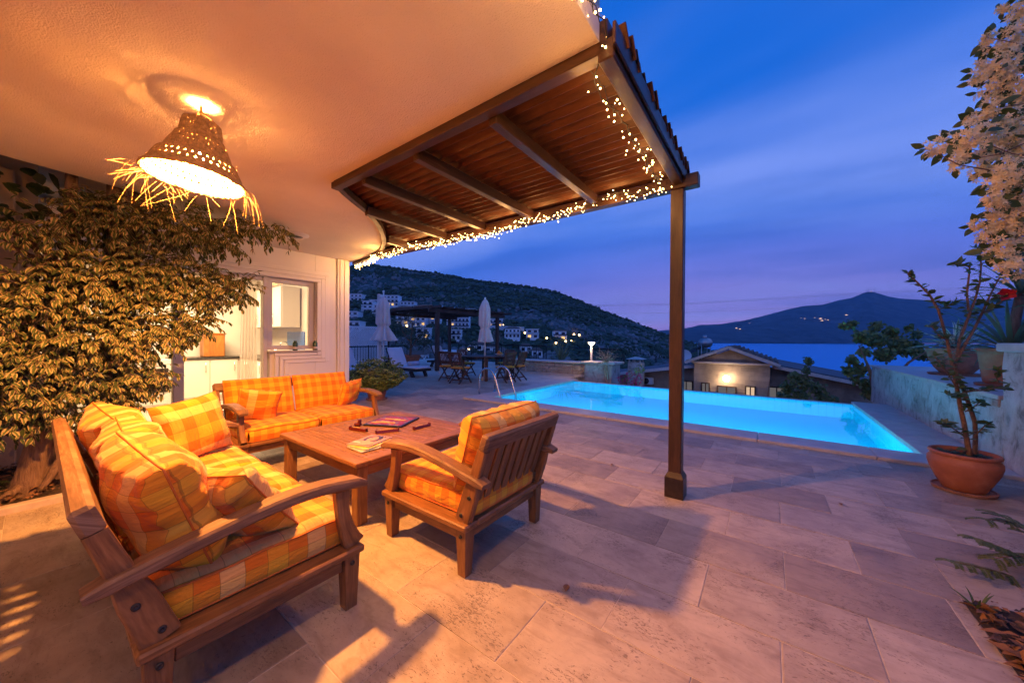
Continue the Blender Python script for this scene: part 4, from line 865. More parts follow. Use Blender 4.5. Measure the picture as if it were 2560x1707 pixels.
def throw(name, label, Mx, w_, h_, t_, mat, seed, uvr=0, pinch=.07, wr=.005):
    o = thing(name, label, 'cushion', (0, 0, 0)); m_ = MB(); pillow(m_, w_, h_, t_, None, 28, pinch, wr, seed, uvr, (seed * .43, seed * .29), .5); c_ = m_.build('cover', mat, o, sharp=60)
    m_ = MB(); rp = rim_pts(w_, h_, pinch); pts = [(x, 0, z) for x, z in rp]; pts.append(pts[0]); tube(m_, pts, .0034, 5, False); m_.build('piping', 'piping', o)
    o.matrix_world = Mx; return o
# armchair facing the table
ac, bk = teak_seat('armchair', 'teak armchair with orange check cushions, its slatted back to the pool', 'armchair', .78, 1, (-1.667, 1.750, 0), 90, 8, 1)
seat_pad(ac, .78, 1, .3, 'check_b', 3)
back_pad(ac, 0, -.285, .645, .66, .46, .25, 17, 'check_cream', 5, 0, pinch=.03, wr=.007, fat=.30)
# three-seat bench sofa, near left
ns, bk = teak_seat('bench_sofa', 'long teak sofa with orange check cushions in the near left corner', 'sofa', 1.92, 3, (-2.555, .565, 0), 0, 20, 1)
seat_pad(ns, 1.92, 3, .9, 'check_cream', 11, .14)
for k, (x, sd, rz_) in enumerate(((-.60, 21, 4), (-.02, 22, -3), (.57, 23, 5))): back_pad(ns, x, -.262 + .012 * (k % 2), .650, .60, .46, .26, 19, 'check_cream', sd, 0, rz_, ry_=(3, -2, 4)[k], pinch=.035, wr=.009, fat=.33)
throw('throw_cushion', 'orange check scatter cushion at the far end of the near sofa', T(-3.29, .66, .655, 14, 6, -62), .45, .43, .17, 'check_cream', 31, 90)
throw('throw_cushion', 'orange check scatter cushion slumped beside the near armrest', T(-1.90, .50, .575, 38, -4, 26), .48, .44, .20, 'check_cream', 32, 0, wr=.009)
# two-seat sofa at the far side of the table
fs_, bk = teak_seat('bench_sofa', 'teak two-seat sofa with orange check cushions in front of the kitchen window', 'sofa', 1.46, 2, (-4.305, 1.835, 0), -90, 15, 1)
seat_pad(fs_, 1.46, 2, .7, 'check', 41)
back_pad(fs_, .335, -.315, .625, .655, .44, .16, 17, 'check', 51, 0, pinch=.015, wr=.003, fat=.28); back_pad(fs_, -.335, -.315, .628, .655, .44, .16, 17, 'check', 52, 90, pinch=.015, wr=.003, fat=.28)
throw('throw_cushion', 'orange check scatter cushion at the left end of the two-seat sofa', T(-4.26, 1.36, .605, 22, 10, 75), .37, .35, .13, 'check_cream', 33, 0)
throw('throw_cushion', 'small orange striped scatter cushion at the right end of the two-seat sofa', T(-4.36, 2.40, .60, 20, -4, 112), .34, .33, .13, 'check', 34, 90)
# ================================================================== coffee table
TX0, TX1, TY0, TY1, TZ = -3.497, -2.240, 1.277, 2.515, .447
ct = thing('coffee_table', 'square teak coffee table with slatted top between the sofas', 'table', (0, 0, 0))
for x in (TX0 + .065, TX1 - .065):
    for y in (TY0 + .065, TY1 - .065): m_ = MB(); cbox(m_, .078, .078, .414, T(x, y, .207), .005); m_.build('leg', 'teak', ct)
fw = .105
m_ = MB(); bx(m_, TX0, TX1, TY0, TY0 + fw, TZ - .032, TZ, .005); m_.build('top_frame', 'teak', ct); m_ = MB(); bx(m_, TX0, TX1, TY1 - fw, TY1, TZ - .032, TZ, .005); m_.build('top_frame', 'teak', ct)
m_ = MB(); bx(m_, TX0, TX0 + fw, TY0 + fw + .001, TY1 - fw - .001, TZ - .032, TZ, .005); m_.build('top_frame', 'teak', ct); m_ = MB(); bx(m_, TX1 - fw, TX1, TY0 + fw + .001, TY1 - fw - .001, TZ - .032, TZ, .005); m_.build('top_frame', 'teak', ct)
nsl = 21; sw = (TX1 - TX0 - 2 * fw) / nsl
n2 = 22; sw = (TY1 - TY0 - 2 * fw) / n2
for k in range(n2):
    y = TY0 + fw + sw * (k + .5); m_ = MB(); bx(m_, TX0 + fw + .002, TX1 - fw - .002, y - sw / 2 + .0028, y + sw / 2 - .0028, TZ - .024, TZ - .002 + random.uniform(-.0006, .0006), .0022); m_.build('top_slat', 'teak', ct)
for y in (TY0 + .05, TY1 - .05): m_ = MB(); bx(m_, TX0 + .105, TX1 - .105, y - .014, y + .014, TZ - .115, TZ - .033, .003); m_.build('apron', 'teak', ct)
for x in (TX0 + .05, TX1 - .05): m_ = MB(); bx(m_, x - .014, x + .014, TY0 + .105, TY1 - .105, TZ - .115, TZ - .033, .003); m_.build('apron', 'teak', ct)
# ------------------------------------------------------------------ board game
def onT(px, py): a = ground(px, py, TZ); return a
def gp(x, y, s=9.8): return onT(860 + x / s, 1000 + y / s)
ca, cb, cc_, cd = gp(405, 660), gp(965, 378), gp(1890, 440), gp(1440, 700)
cen = (ca + cb + cc_ + cd) / 4; e1 = ((cd - ca) + (cc_ - cb)) / 2; e2 = ((cb - ca) + (cc_ - cd)) / 2
ang = math.degrees(math.atan2(e1[1], e1[0])); bw, bh = .40, .40
bd = thing('word_game_board', 'red square word game board with dark edge and letter tiles on the coffee table', 'board game', (cen[0], cen[1], TZ), ang)
m_ = MB(); cbox(m_, bw, bh, .014, T(0, 0, .0075), .004); m_.build('board', 'board_edge', bd)
m_ = MB(); q = bw / 2 - .022; m_.add([(-q, -q, .0155), (q, -q, .0155), (q, q, .0155), (-q, q, .0155)], [(0, 1, 2, 3)], [[(0, 0), (1, 0), (1, 1), (0, 1)]]); m_.build('printed_field', 'board_print', bd)
cs = 2 * q / 15; m0 = MB(); cbox(m0, cs * .9, cs * .9, .005, None, .0012); tme = m0.mesh('letter_tile', 'letter_tile')
words = [(2, 3, 1, 9), (4, 4, 1, 4), (3, 9, 1, 7), (8, 8, 1, 5), (1, 2, 1, 2)]
used = set()
for (cx_, cy_, d_, n_) in words:
    for k in range(n_):
        c_, r_ = (cx_ + k, cy_) if d_ else (cx_, cy_ + k)
        if (c_, r_) in used or c_ > 14: continue
        used.add((c_, r_)); o = bpy.data.objects.new('letter_tile', tme); COL.objects.link(o); o.parent = bd; o.location = (-q + cs * (c_ + .5), -q + cs * (r_ + .5), .0185); o.rotation_euler[2] = random.gauss(0, .03)
def rack(p0, p1, lab, ntile):
    a, b = onT(*p0), onT(*p1); c_ = (a + b) / 2; an = math.degrees(math.atan2(b[1] - a[1], b[0] - a[0])); ln = float(np.linalg.norm(b - a))
    o = thing('tile_rack', lab, 'rack', (c_[0], c_[1], TZ), an, 'tile racks of the word game'); m_ = MB(); pr_ = [(-.019, 0), (.019, 0), (.012, .006), (.002, .019), (-.010, .023), (-.013, .021)]
    n_ = len(pr_); vs = [(-ln / 2, y, z) for y, z in pr_] + [(ln / 2, y, z) for y, z in pr_]; m_.add(vs, [tuple(range(n_)), tuple(range(2 * n_ - 1, n_ - 1, -1))] + [(i, n_ + i, n_ + (i + 1) % n_, (i + 1) % n_) for i in range(n_)]); m_.build('rack_body', 'rack_red', o)
    for s in (-1, 1): m_ = MB(); bx(m_, s * ln / 2 - .006, s * ln / 2 + .006, -.017, .012, .0, .031, .006); m_.build('end_cap', 'rack_red', o)
    for k in range(ntile): m_ = MB(); cbox(m_, .0185, .019, .004, T(-ln * .28 + k * .0195, .008, .0185, -52), .001); m_.build('letter_tile', 'letter_tile', o)
def cp(x, y): return (840 + x / 8.11, 1040 + y / 8.11)
rack(cp(295, 265), cp(620, 315), 'dark red letter rack at the left corner of the game board', 4); rack(cp(810, 350), cp(1260, 300), 'dark red letter rack in front of the game board', 6); rack(cp(1575, 275), cp(1890, 190), 'dark red letter rack on the right of the game board', 4)
a = onT(*cp(415, 205)); rk = thing('tile_rack', 'dark red letter rack standing on end behind another rack', 'rack', (a[0] - .01, a[1] + .02, TZ), 30, 'tile racks of the word game'); m_ = MB(); bx(m_, -.03, .03, -.02, .02, 0, .028, .006); m_.build('rack_body', 'rack_red', rk); m_ = MB(); bx(m_, .004, .03, -.018, .018, .028, .062, .007); m_.build('end_cap', 'rack_red', rk)
m_ = MB(); cbox(m_, .018, .019, .004, T(-.004, 0, .038, 0, -60, 0), .001); m_.build('letter_tile', 'letter_tile', rk)
# ------------------------------------------------------------------ magazines
def magazine(lab, pc, ang, z, wd_, hg_, mat, cover=False):
    o = thing('magazine', lab, 'magazine', (pc[0], pc[1], z), ang, 'magazines on the coffee table'); th = .006
    m_ = MB(); grid(m_, lambda u, v: ((u - .5) * wd_, (v - .5) * hg_, th + .002 * math.sin(u * 3.1) + .003 * max(0, u - .8)), 10, 4, uvf=lambda u, v: (u, v)); cv = m_.build('cover', mat, o)
    m_ = MB(); bx(m_, -wd_ / 2 + .001, wd_ / 2 - .001, -hg_ / 2 + .001, hg_ / 2 - .001, .0006, th - .0006, .0006); m_.build('pages', 'paper', o)
    return o, cv, th
def ell(mb, x, y, rx, ry, z, a0=0, a1=6.2832, n=28, rot=0, wob=0):
    c_, s_ = math.cos(rot), math.sin(rot); pts = []
    for k in range(n):
        q = a0 + (a1 - a0) * k / (n - (0 if a1 - a0 > 6.2 else 1)); r_ = 1 + wob * math.sin(q * 9); ex, ey = rx * r_ * math.cos(q), ry * r_ * math.sin(q); pts.append((x + ex * c_ - ey * s_, y + ex * s_ + ey * c_, z))
    mb.add(pts, [tuple(range(n))])
P1, P2, P3, P4 = onT(*cp(165, 628)), onT(*cp(720, 435)), onT(*cp(1165, 465)), onT(*cp(680, 690))
mc = (P1 + P2 + P3 + P4) / 4; ex = ((P3 - P2) + (P4 - P1)) / 2; ey = ((P2 - P1) + (P3 - P4)) / 2
an_y = math.degrees(math.atan2(ey[1], ey[0])); hgm = .285; wdm = .215
magazine('magazine with a blue and yellow cover at the bottom of the pile', (mc[0] + .075, mc[1] - .035, 0), an_y - 90 - 20, TZ + .0005, wdm, hgm, 'magazine_blue'); magazine('magazine with a yellow cover in the middle of the pile', (mc[0] + .045, mc[1] - .018, 0), an_y - 90 - 10, TZ + .0095, wdm, hgm, 'magazine_yellow')
mg, cv, th = magazine('glossy magazine with a dark haired woman on its peach cover, on top of the pile', mc, an_y - 90, TZ + .0185, wdm, hgm, 'cover_peach'); z0 = th + .0034
m_ = MB(); ell(m_, .0, .035, .068, .085, z0, wob=.03); m_.build('portrait_hair', 'print_hair', mg); m_ = MB(); ell(m_, .0, .030, .040, .058, z0 + .0004); m_.build('portrait_face', 'print_skin', mg); m_ = MB(); ell(m_, .005, -.085, .085, .055, z0 + .0002); ell(m_, 0, -.03, .022, .04, z0 + .0003); m_.build('portrait_shoulders', 'print_skin', mg)
m_ = MB()
for s in (-1, 1): ell(m_, s * .016, .044, .010, .0038, z0 + .0008); ell(m_, s * .016, .054, .012, .002, z0 + .0008)
m_.build('portrait_eyes', 'print_hair', mg); m_ = MB(); ell(m_, 0, .003, .014, .0055, z0 + .0008); m_.build('portrait_lips', 'print_red', mg)
def text(parent, s, size, M, mat, ext=0.0, align='CENTER', nm='lettering'):
    cu = bpy.data.curves.new(nm, 'FONT'); cu.body = s; cu.size = size; cu.extrude = ext; cu.align_x = align; cu.resolution_u = 2
    o = bpy.data.objects.new(nm, cu); COL.objects.link(o); dg = bpy.context.evaluated_depsgraph_get(); me = bpy.data.meshes.new_from_object(o.evaluated_get(dg)); bpy.data.objects.remove(o); me.materials.clear(); me.materials.append(MAT[mat]); o2 = bpy.data.objects.new(nm, me); COL.objects.link(o2); o2.parent = parent; o2.matrix_local = M; return o2
text(mg, 'MC', .052, T(.058, .092, z0 + .0012), 'print_ink'); text(mg, 'OX', .030, T(-.055, -.112, z0 + .0012), 'print_ink')
m_ = MB()
for k in range(3): bx(m_, -.095, -.035 + .01 * k, -.075 - k * .010, -.070 - k * .010, z0 + .001, z0 + .0013, 0)
m_.build('cover_lines', 'white_paint', mg)
# ================================================================== foliage helpers
def leaf_geo(L_, W_, curl=.25, fold=.18, n=3):
    """leaf along +y from the origin, normal +z; uv.x across -1..1, uv.y along"""
    prof_ = {2: [(0, .12), (.45, 1), (1, .02)], 3: [(0, .10), (.3, .92), (.65, .80), (1, .02)], 4: [(0, .1), (.22, .8), (.48, 1), (.76, .62), (1, .02)]}[n]
    vs = []; uv_ = []
    for (q, w_) in prof_:
        y = q * L_; z = -curl * L_ * q * q
        for s in (-1, 0, 1): vs.append((s * w_ * W_ / 2, y, z + fold * W_ * abs(s) * w_ * .5)); uv_.append((s * (1 if w_ > .1 else .3), q))
    fs = []
    for i in range(len(prof_) - 1):
        for s in (0, 1): a = i * 3 + s; fs.append((a, a + 1, a + 4, a + 3))
    return vs, fs, [[uv_[k] for k in f] for f in fs]
def orient(pos, d, up):
    d = Vector(d).normalized(); u = Vector(up); x = d.cross(u)
    if x.length < 1e-4: x = d.orthogonal()
    x.normalize(); z = x.cross(d); m_ = Matrix((x, d, z)).transposed().to_4x4(); m_.translation = Vector(pos); return m_
class Leaves:
    """fast batch of leaf copies"""
    def __init__(s, L_, W_, curl=.25, fold=.18, n=3): s.vs, s.fs, s.uv = leaf_geo(L_, W_, curl, fold, n); s.arr = np.array(s.vs); s.M = []
    def put(s, pos, d, up, sc_=1.0): m_ = orient(pos, d, up) @ Matrix.Scale(sc_, 4); s.M.append(np.array(m_))
    def build(s, name, mat, parent=None, sel=None):
        Ms = s.M if sel is None else [s.M[i] for i in sel]
        if not Ms: return None
        A = np.stack(Ms); V = np.einsum('nij,kj->nki', A[:, :3, :3], s.arr) + A[:, None, :3, 3]; nv = len(s.vs); F = np.array(s.fs); allF = (F[None] + (np.arange(len(Ms)) * nv)[:, None, None]).reshape(-1, 4)
        me = bpy.data.meshes.new(name); me.from_pydata(V.reshape(-1, 3).tolist(), [], allF.tolist()); ul = me.uv_layers.new(name='UVMap'); u = np.array(s.uv, dtype=np.float32).reshape(-1, 2); ul.data.foreach_set('uv', np.tile(u, (len(Ms), 1)).ravel()); me.polygons.foreach_set('use_smooth', [True] * len(allF)); me.materials.append(MAT[mat]); o = bpy.data.objects.new(name, me); COL.objects.link(o)
        if parent is not None: o.parent = parent
        return o
def leaf_parts(lv, name, mat, parent, k):
    """the k leaves that show largest become objects of their own that share one mesh, the rest one part"""
    c = np.array([0, 0, CAMH]); order = sorted(range(len(lv.M)), key=lambda i: np.linalg.norm(lv.M[i][:3, 3] - c)); mb = MB(); mb.add(lv.vs, lv.fs, lv.uv, None, True); me = mb.mesh(name, mat)
    for i in order[:k]:
        o = bpy.data.objects.new(name, me); COL.objects.link(o); o.parent = parent; o.matrix_basis = Matrix(lv.M[i].tolist())
    r = lv.build('foliage', mat, parent, order[k:])
    if r: tag(r, kind='stuff')
def rv(): 
    v = Vector((random.gauss(0, 1), random.gauss(0, 1), random.gauss(0, 1))); return v.normalized()
def twig_cluster(lv, p0, d, ln, nl, droop=.9, spread=.9, s=(.8, 1.2), wood_mb=None, wr=.004):
    p = Vector(p0); v = Vector(d).normalized(); pts = [tuple(p)]; st = ln / nl
    for k in range(nl):
        v = (v + Vector((0, 0, -droop * .9 / nl)) + rv() * .10).normalized(); p = p + v * st; pts.append(tuple(p))
        sd = v.cross(Vector((0, 0, 1))); sd = sd.normalized() if sd.length > .01 else Vector((1, 0, 0)); sg = 1 if k % 2 else -1
        ld = (v * .55 + sd * sg * spread * random.uniform(.6, 1.1) + Vector((0, 0, -.55 * random.uniform(.4, 1.2))) + rv() * .25); up = Vector((0, 0, 1)) + rv() * .35 + v * .2
        lv.put(p, ld, up, random.uniform(*s))
    lv.put(p, v + rv() * .2, Vector((0, 0, 1)) + rv() * .3, random.uniform(*s))
    if wood_mb is not None: tube(wood_mb, pts[::3] + [pts[-1]], wr, 4, False)
# ================================================================== variegated fig tree in the planting bed
def dep(px, x0=-4.8): return -x0 / ((-.80606 * (px - CX) + .59177 * FPX) / FPX)
bed = MB(); grid(bed, lambda u, v: (-6.0 + 1.5 * u, -3 + 3.98 * v, .02 + .035 * math.sin(u * 9) * math.sin(v * 17) + .02 * math.sin(v * 41 + u * 7)), 24, 60); struct(bed.build('planting_bed_soil', 'soil'))
bed = thing('bed_kerb', 'pale stone kerb along the planting bed on the left', 'kerb')
ky = -2.9
while ky < .98:
    m_ = MB(); y1 = min(ky + 1.15, .985); bx(m_, -4.535, -4.452, ky + .002, y1 - .002, -.05, .052, .006); m_.build('kerb_stone', 'travertine_kerb', bed); ky += 1.15
m_ = MB(); bx(m_, -6.0, -4.537, .905, .985, -.05, .052, .006); m_.build('kerb_stone', 'travertine_kerb', bed)
lt = Leaves(.05, .026, .3, .2, 2)
for k in range(1500): lt.put((random.uniform(-5.9, -4.56), random.uniform(-1.2, .88), .05 + random.uniform(0, .02)), (random.gauss(0, 1), random.gauss(0, 1), random.uniform(-.1, .25)), Vector((0, 0, 1)) + rv() * .5, random.uniform(.6, 1.3))
tag(lt.build('leaf_litter', 'litter'), 'dry brown leaf litter on the soil under the fig tree', 'leaf litter', kind='stuff')
fig = thing('fig_tree', 'big variegated weeping fig with cream edged leaves beside the near sofa', 'tree', (-4.93, 0, .03))
fw_ = MB()
def lp(*p): return (p[0] + 4.93, p[1], p[2] - .03)
tube(fw_, [lp(-4.96, -.02, .0), lp(-4.95, -.01, .15), lp(-4.92, .03, .45), lp(-4.93, .05, .8), lp(-4.96, .10, 1.2), lp(-4.98, .16, 1.6), lp(-5.0, .18, 2.2), lp(-5.02, .2, 3.4)], [.15, .105, .082, .075, .068, .055, .045, .03], 14)
tube(fw_, [lp(-4.86, .12, .10), lp(-4.83, .17, .27), lp(-4.80, .27, .50), lp(-4.78, .33, .75), lp(-4.75, .42, 1.05), lp(-4.72, .52, 1.5)], [.05, .05, .035, .028, .024, .016], 10)
for (a, b, c_, d_) in (((-4.86, .12, .24), (-4.80, .06, .12), (-4.76, .0, .02), .030), ((-4.86, .12, .22), (-4.78, .15, .10), (-4.72, .16, .02), .028), ((-4.84, .16, .22), (-4.78, .28, .12), (-4.76, .5, .035), .032), ((-4.95, 0, .12), (-4.84, -.12, .05), (-4.74, -.2, .02), .035), ((-4.95, 0, .12), (-5.1, -.1, .05), (-5.2, -.2, .02), .035)):
    tube(fw_, [lp(*a), lp(*[(a[i] + b[i]) / 2 for i in range(3)]), lp(*b), lp(*[(c_[i] + b[i]) / 2 for i in range(3)]), lp(*c_)], [d_ * 1.2, d_, d_ * .9, d_ * .75, d_ * .5], 8)
for k in range(22):
    z = random.uniform(.9, 2.0); th = random.uniform(-1.9, 2.2); r_ = random.uniform(.5, 1.0); p0 = (-4.95, .10, z); p1 = (-4.95 + r_ * .55 * math.cos(th), .1 + r_ * .8 * math.sin(th), z + random.uniform(.0, .35)); pm = [(p0[i] + p1[i]) / 2 for i in range(3)]; pm[2] += .08; tube(fw_, [lp(*p0), lp(*pm), lp(*p1)], [.02, .013, .006], 6)
fw_.build('trunk', 'bark', fig, 60)
lv = Leaves(.054, .029, .32, .22, 3)
blobs = [(110, 575, 50), (230, 545, 60), (340, 560, 80), (460, 570, 70), (555, 590, 48), (620, 572, 28), (680, 575, 20), (720, 585, 10), (20, 760, 85), (130, 730, 85), (240, 690, 90), (360, 690, 90), (470, 700, 75), (540, 715, 45), (590, 725, 26), (20, 920, 90), (130, 890, 90), (250, 850, 90), (350, 830, 75), (430, 810, 48), (485, 805, 26), (50, 1000, 50), (170, 985, 55), (280, 965, 55), (345, 940, 36), (0, 1040, 40), (250, 1030, 30), (305, 1015, 26)]
tw = MB()
for (px, py, pr_) in blobs:
    d0 = dep(px, -4.72); c0 = Vector(atD(px, py, d0)); r_ = pr_ * d0 / FPX * .84; n_ = max(3, int(150 * r_ ** 1.6 * 9.0))
    for k in range(n_):
        q = rv(); q = Vector((q.x, q.y, q.z * .85)); p0 = c0 + q * r_ * random.uniform(.35, .95); p0.x = max(p0.x, -5.85)
        if p0.z > 2.60 and p0.x > -4.75: continue
        out = (q + Vector((.55, .05, .0)) + Vector((0, 0, .25))).normalized(); twig_cluster(lv, p0, out, random.uniform(.12, .24), random.randint(6, 10), 1.1, .9, (.55, 1.35), tw, .0022)
Mi = Matrix.Translation((4.93, 0, -.03))
lv.M = [np.array(Mi @ Matrix(m_.tolist())) for m_ in lv.M]; tw.v = [(v[0] + 4.93, v[1], v[2] - .03) for v in tw.v]
tag(tw.build('twigs', 'bark', fig), kind='stuff')
_c = CAMH; leaf_local = lv
order = sorted(range(len(lv.M)), key=lambda i: np.linalg.norm(lv.M[i][:3, 3] - np.array([4.93, 0, CAMH - .03]))); mbq = MB(); mbq.add(lv.vs, lv.fs, lv.uv, None, True); lme = mbq.mesh('leaf', 'ficus_leaf')
for i in order[:260]:
    o = bpy.data.objects.new('leaf', lme); COL.objects.link(o); o.parent = fig; o.matrix_basis = Matrix(lv.M[i].tolist())
tag(lv.build('foliage', 'ficus_leaf', fig, order[260:]), kind='stuff')
print('fig leaves', len(lv.M))
# dark trunks behind it
t2 = thing('tree', 'dark leaning tree trunk with big dark leaves behind the fig tree', 'tree', (-5.35, -.42, .03)); m_ = MB(); tube(m_, [(0, 0, 0), (.02, -.02, .6), (-.02, .02, 1.1), (0, .03, 1.6), (.05, .08, 2.1), (.08, .14, 2.6), (.1, .2, 3.4)], [.10, .075, .07, .065, .06, .055, .05], 12); m_.build('trunk', 'bark_dark', t2, 60)
l2 = Leaves(.15, .12, .2, .1, 4)
for k in range(90): q = rv(); l2.put((.12 + q.x * .32, .30 + q.y * .55, 2.45 + q.z * .30), (q.x, q.y, -.5), Vector((0, 0, 1)) + rv() * .5, random.uniform(.6, 1.1))
leaf_parts(l2, 'leaf', 'dark_leaf', t2, 40)
t3 = thing('tree', 'rough brown tree trunk between fig roots and sofa end', 'tree', (-4.92, .44, .03)); m_ = MB(); tube(m_, [(0, 0, 0), (.0, .01, .3), (-.02, .02, .8), (-.03, .0, 1.5), (-.05, .0, 2.2), (-.05, 0, 3.2)], [.105, .088, .08, .075, .06, .05], 12); tube(m_, [(-.03, 0, 1.4), (-.06, .12, 1.9), (-.08, .18, 3.2)], [.05, .045, .035], 10); m_.build('trunk', 'bark', t3, 60)
mo = Leaves(.022, .014, .1, .1, 2); mt_ = thing('ground_cover_plant', 'bright green mossy ground plant at the foot of the fig tree', 'plant', (-4.98, -.26, .04))
for k in range(500): q = rv(); mo.put((q.x * .16, q.y * .19, abs(q.z) * .075), (q.x, q.y, .6), (0, 0, 1), random.uniform(.7, 1.3))
tag(mo.build('foliage', 'moss', mt_), kind='stuff')
# ================================================================== right side: wall, ledge, pots
rw = thing('planter_wall', 'low rough white rendered garden wall with pale ledge beside the pool', 'wall')
def rough_face(mb, x, y0, y1, z0, z1, amp, nx=70, nz=14):
    def h(a, b): return amp * (math.sin(a * 5.1 + b * 3) + .7 * math.sin(a * 11.3 - b * 9 + 1) + .5 * math.sin(a * 23 + b * 17))
    grid(mb, lambda u, v: (x - .5 * h(y0 + (y1 - y0) * u, z0 + (z1 - z0) * v), y0 + (y1 - y0) * u, z0 + (z1 - z0) * v), nx, nz)
m_ = MB(); rough_face(m_, 1.950, 11.55, 5.86, -.1, .70, .013); bx(m_, 1.975, 3.45, 5.86, 11.54, -.4, .70, 0); rwb = m_.build('wall_body', 'stone_render', rw)
ey_ = [11.6, 10.35, 9.1, 7.9, 6.75, 5.90]
for i in range(5): m_ = MB(); bx(m_, 1.925, 3.5, ey_[i + 1] + .0015, ey_[i] - .0015, .702, .748, .006); m_.build('ledge_slab', 'coping', rw)
m_ = MB(); rough_face(m_, 1.945, 5.852, 2.9, -.1, 1.20, .010, 60, 24); grid(m_, lambda u, v: (1.945 + 1.2 * u, 5.853 + .006 * math.sin(u * 9 + v * 7), -.1 + 1.3 * v), 20, 16); bx(m_, 1.99, 3.2, 2.9, 5.83, -.4, 1.20, 0); m_.build('tall_pier', 'stone_render', rw)
m_ = MB(); bx(m_, 1.905, 3.2, 2.9, 5.90, 1.202, 1.29, .012); m_.build('pier_cap', 'coping', rw)
m_ = MB(); bx(m_, 1.93, 2.2, 5.915, 6.05, .62, .70, .01); m_.build('corner_stone', 'field_stone', rw)
def potshape(parent, prof_, mat, n=40, M=None, nm='pot'): m_ = MB(); lathe(m_, prof_, n, M); return m_.build(nm, mat, parent, 40)
def lanceolate(lv_parent, mat, n, L_, W_, el, M0, curl=.35, nm='leaf', seed=1, taper=True, k=6):
    """thick blade leaves in a rosette, each leaf a part"""
    rs = random.Random(seed)
    for i in range(n):
        th = i * 2.399963 + rs.uniform(-.15, .15); q = i / n; e = R_(el[0] + (el[1] - el[0]) * q + rs.uniform(-7, 7)); ln = L_ * rs.uniform(.75, 1.12); m_ = MB(); vs = []; uvs = []
        bend = curl * rs.uniform(.5, 1.5); tw_ = rs.uniform(-.3, .3)
        for j in range(k + 1):
            s = j / k; w_ = W_ * (1 - s) ** .75 * (.55 + .9 * min(1, s * 3.0)) * .75 + .0012; d_ = s * ln; ee = e - bend * s * s; x = d_ * math.cos((e + ee) / 2); z = d_ * math.sin((e + ee) / 2)
            for a in (-1, 0, 1): vs.append((x, a * w_ / 2, z + abs(a) * w_ * .22)); uvs.append((a, s))
        fs = [(3 * j + a, 3 * j + 3 + a, 3 * j + 4 + a, 3 * j + 1 + a) for j in range(k) for a in (0, 1)]
        m_.add(vs, fs, [[uvs[q_] for q_ in f] for f in fs], M0 @ T(0, 0, 0, 0, 0, math.degrees(th)) @ T(.015, 0, 0, math.degrees(tw_)), True); m_.build(nm, mat, lv_parent)
ag = thing('potted_agave', 'variegated agave in a terracotta bowl on the garden ledge', 'potted plant', (2.52, 9.05, .749)); 
potshape(ag, [(.001, .0), (.30, .0), (.315, .03), (.30, .035), (.22, .02)], 'terracotta_old', nm='saucer'); potshape(ag, [(.001, .03), (.17, .03), (.24, .12), (.30, .26), (.335, .40), (.345, .44), (.325, .445), (.31, .42), (.10, .40), (.001, .40)], 'terracotta_old')
lanceolate(ag, 'agave_leaf', 34, .62, .075, (4, 78), T(0, 0, .42), .45, seed=4)
yu = thing('potted_yucca', 'yucca with long grey green blades in a ribbed terracotta pot on the ledge', 'potted plant', (2.42, 7.12, .749))
potshape(yu, [(.001, .0), (.27, .0), (.285, .03), (.27, .035), (.2, .02)], 'terracotta_old', nm='saucer'); potshape(yu, [(.001, .03), (.20, .03), (.215, .06)] + [(.215 + .045 * q + .003 * math.sin(q * 60), .06 + .36 * q) for q in np.linspace(.05, .95, 24)] + [(.27, .42), (.285, .43), (.285, .47), (.265, .475), (.25, .44), (.001, .43)], 'terracotta')
lanceolate(yu, 'yucca_leaf', 40, .85, .06, (-12, 80), T(0, 0, .44), .5, seed=9, k=7)
m_ = MB(); tube(m_, [(.0, 0, .42), (.03, .02, .8), (.06, .0, 1.15)], [.05, .045, .04], 10); m_.build('stem', 'bark', yu); lanceolate(yu, 'yucca_leaf', 34, .62, .04, (-35, 85), T(.06, 0, 1.15), .35, seed=12, k=6)
cac = thing('fan_palm', 'grey green spiky plant with pale flower spike behind the tall pier', 'plant', (2.65, 6.6, .749)); m_ = MB(); tube(m_, [(0, 0, -.0), (0, 0, .5), (.02, -.03, 1.0)], [.07, .08, .06], 12); m_.build('trunk', 'bark', cac); lanceolate(cac, 'yucca_leaf', 30, .55, .05, (-5, 85), T(.02, -.03, 1.0), .3, seed=15); m_ = MB(); 
for k in range(14): q = rv(); mv, mf = ico(.022); m_.add(mv, mf, None, T(-.10 + q.x * .03, -.10 + q.y * .03, .95 + q.z * .03), True)
m_.build('flower_spike', 'white_paint', cac)
# ------------------------------------------------------------------ big pot with hibiscus
hp = thing('potted_hibiscus', 'young hibiscus with one red flower in a big terracotta bowl by the pool corner', 'potted plant', (1.385, 4.79, 0))
potshape(hp, [(.001, .0), (.155, .0), (.18, .006), (.188, .030), (.18, .032), (.172, .018), (.12, .014)], 'terracotta_old', nm='saucer')
potshape(hp, [(.001, .02), (.12, .02), (.128, .03), (.158, .09), (.196, .18), (.211, .24), (.210, .275), (.192, .300), (.191, .310), (.204, .318), (.207, .331), (.200, .343), (.186, .343), (.180, .33), (.176, .30), (.001, .30)], 'terracotta', 56)
m_ = MB(); lathe(m_, [(.001, .308), (.10, .306), (.178, .301)], 24, None, None); m_.build('soil', 'soil', hp); lv = Leaves(.03, .02, .1, .1, 2)
for k in range(260): a = random.uniform(0, 6.28); r_ = .165 * math.sqrt(random.random()); lv.put((r_ * math.cos(a), r_ * math.sin(a), .312 + random.uniform(0, .012)), (math.cos(a * 3), math.sin(a * 3), .4), Vector((0, 0, 1)) + rv() * .4, random.uniform(.5, 1.1))
tag(lv.build('soil_weeds', 'green_leaf', hp), kind='stuff')
HD = 3.045
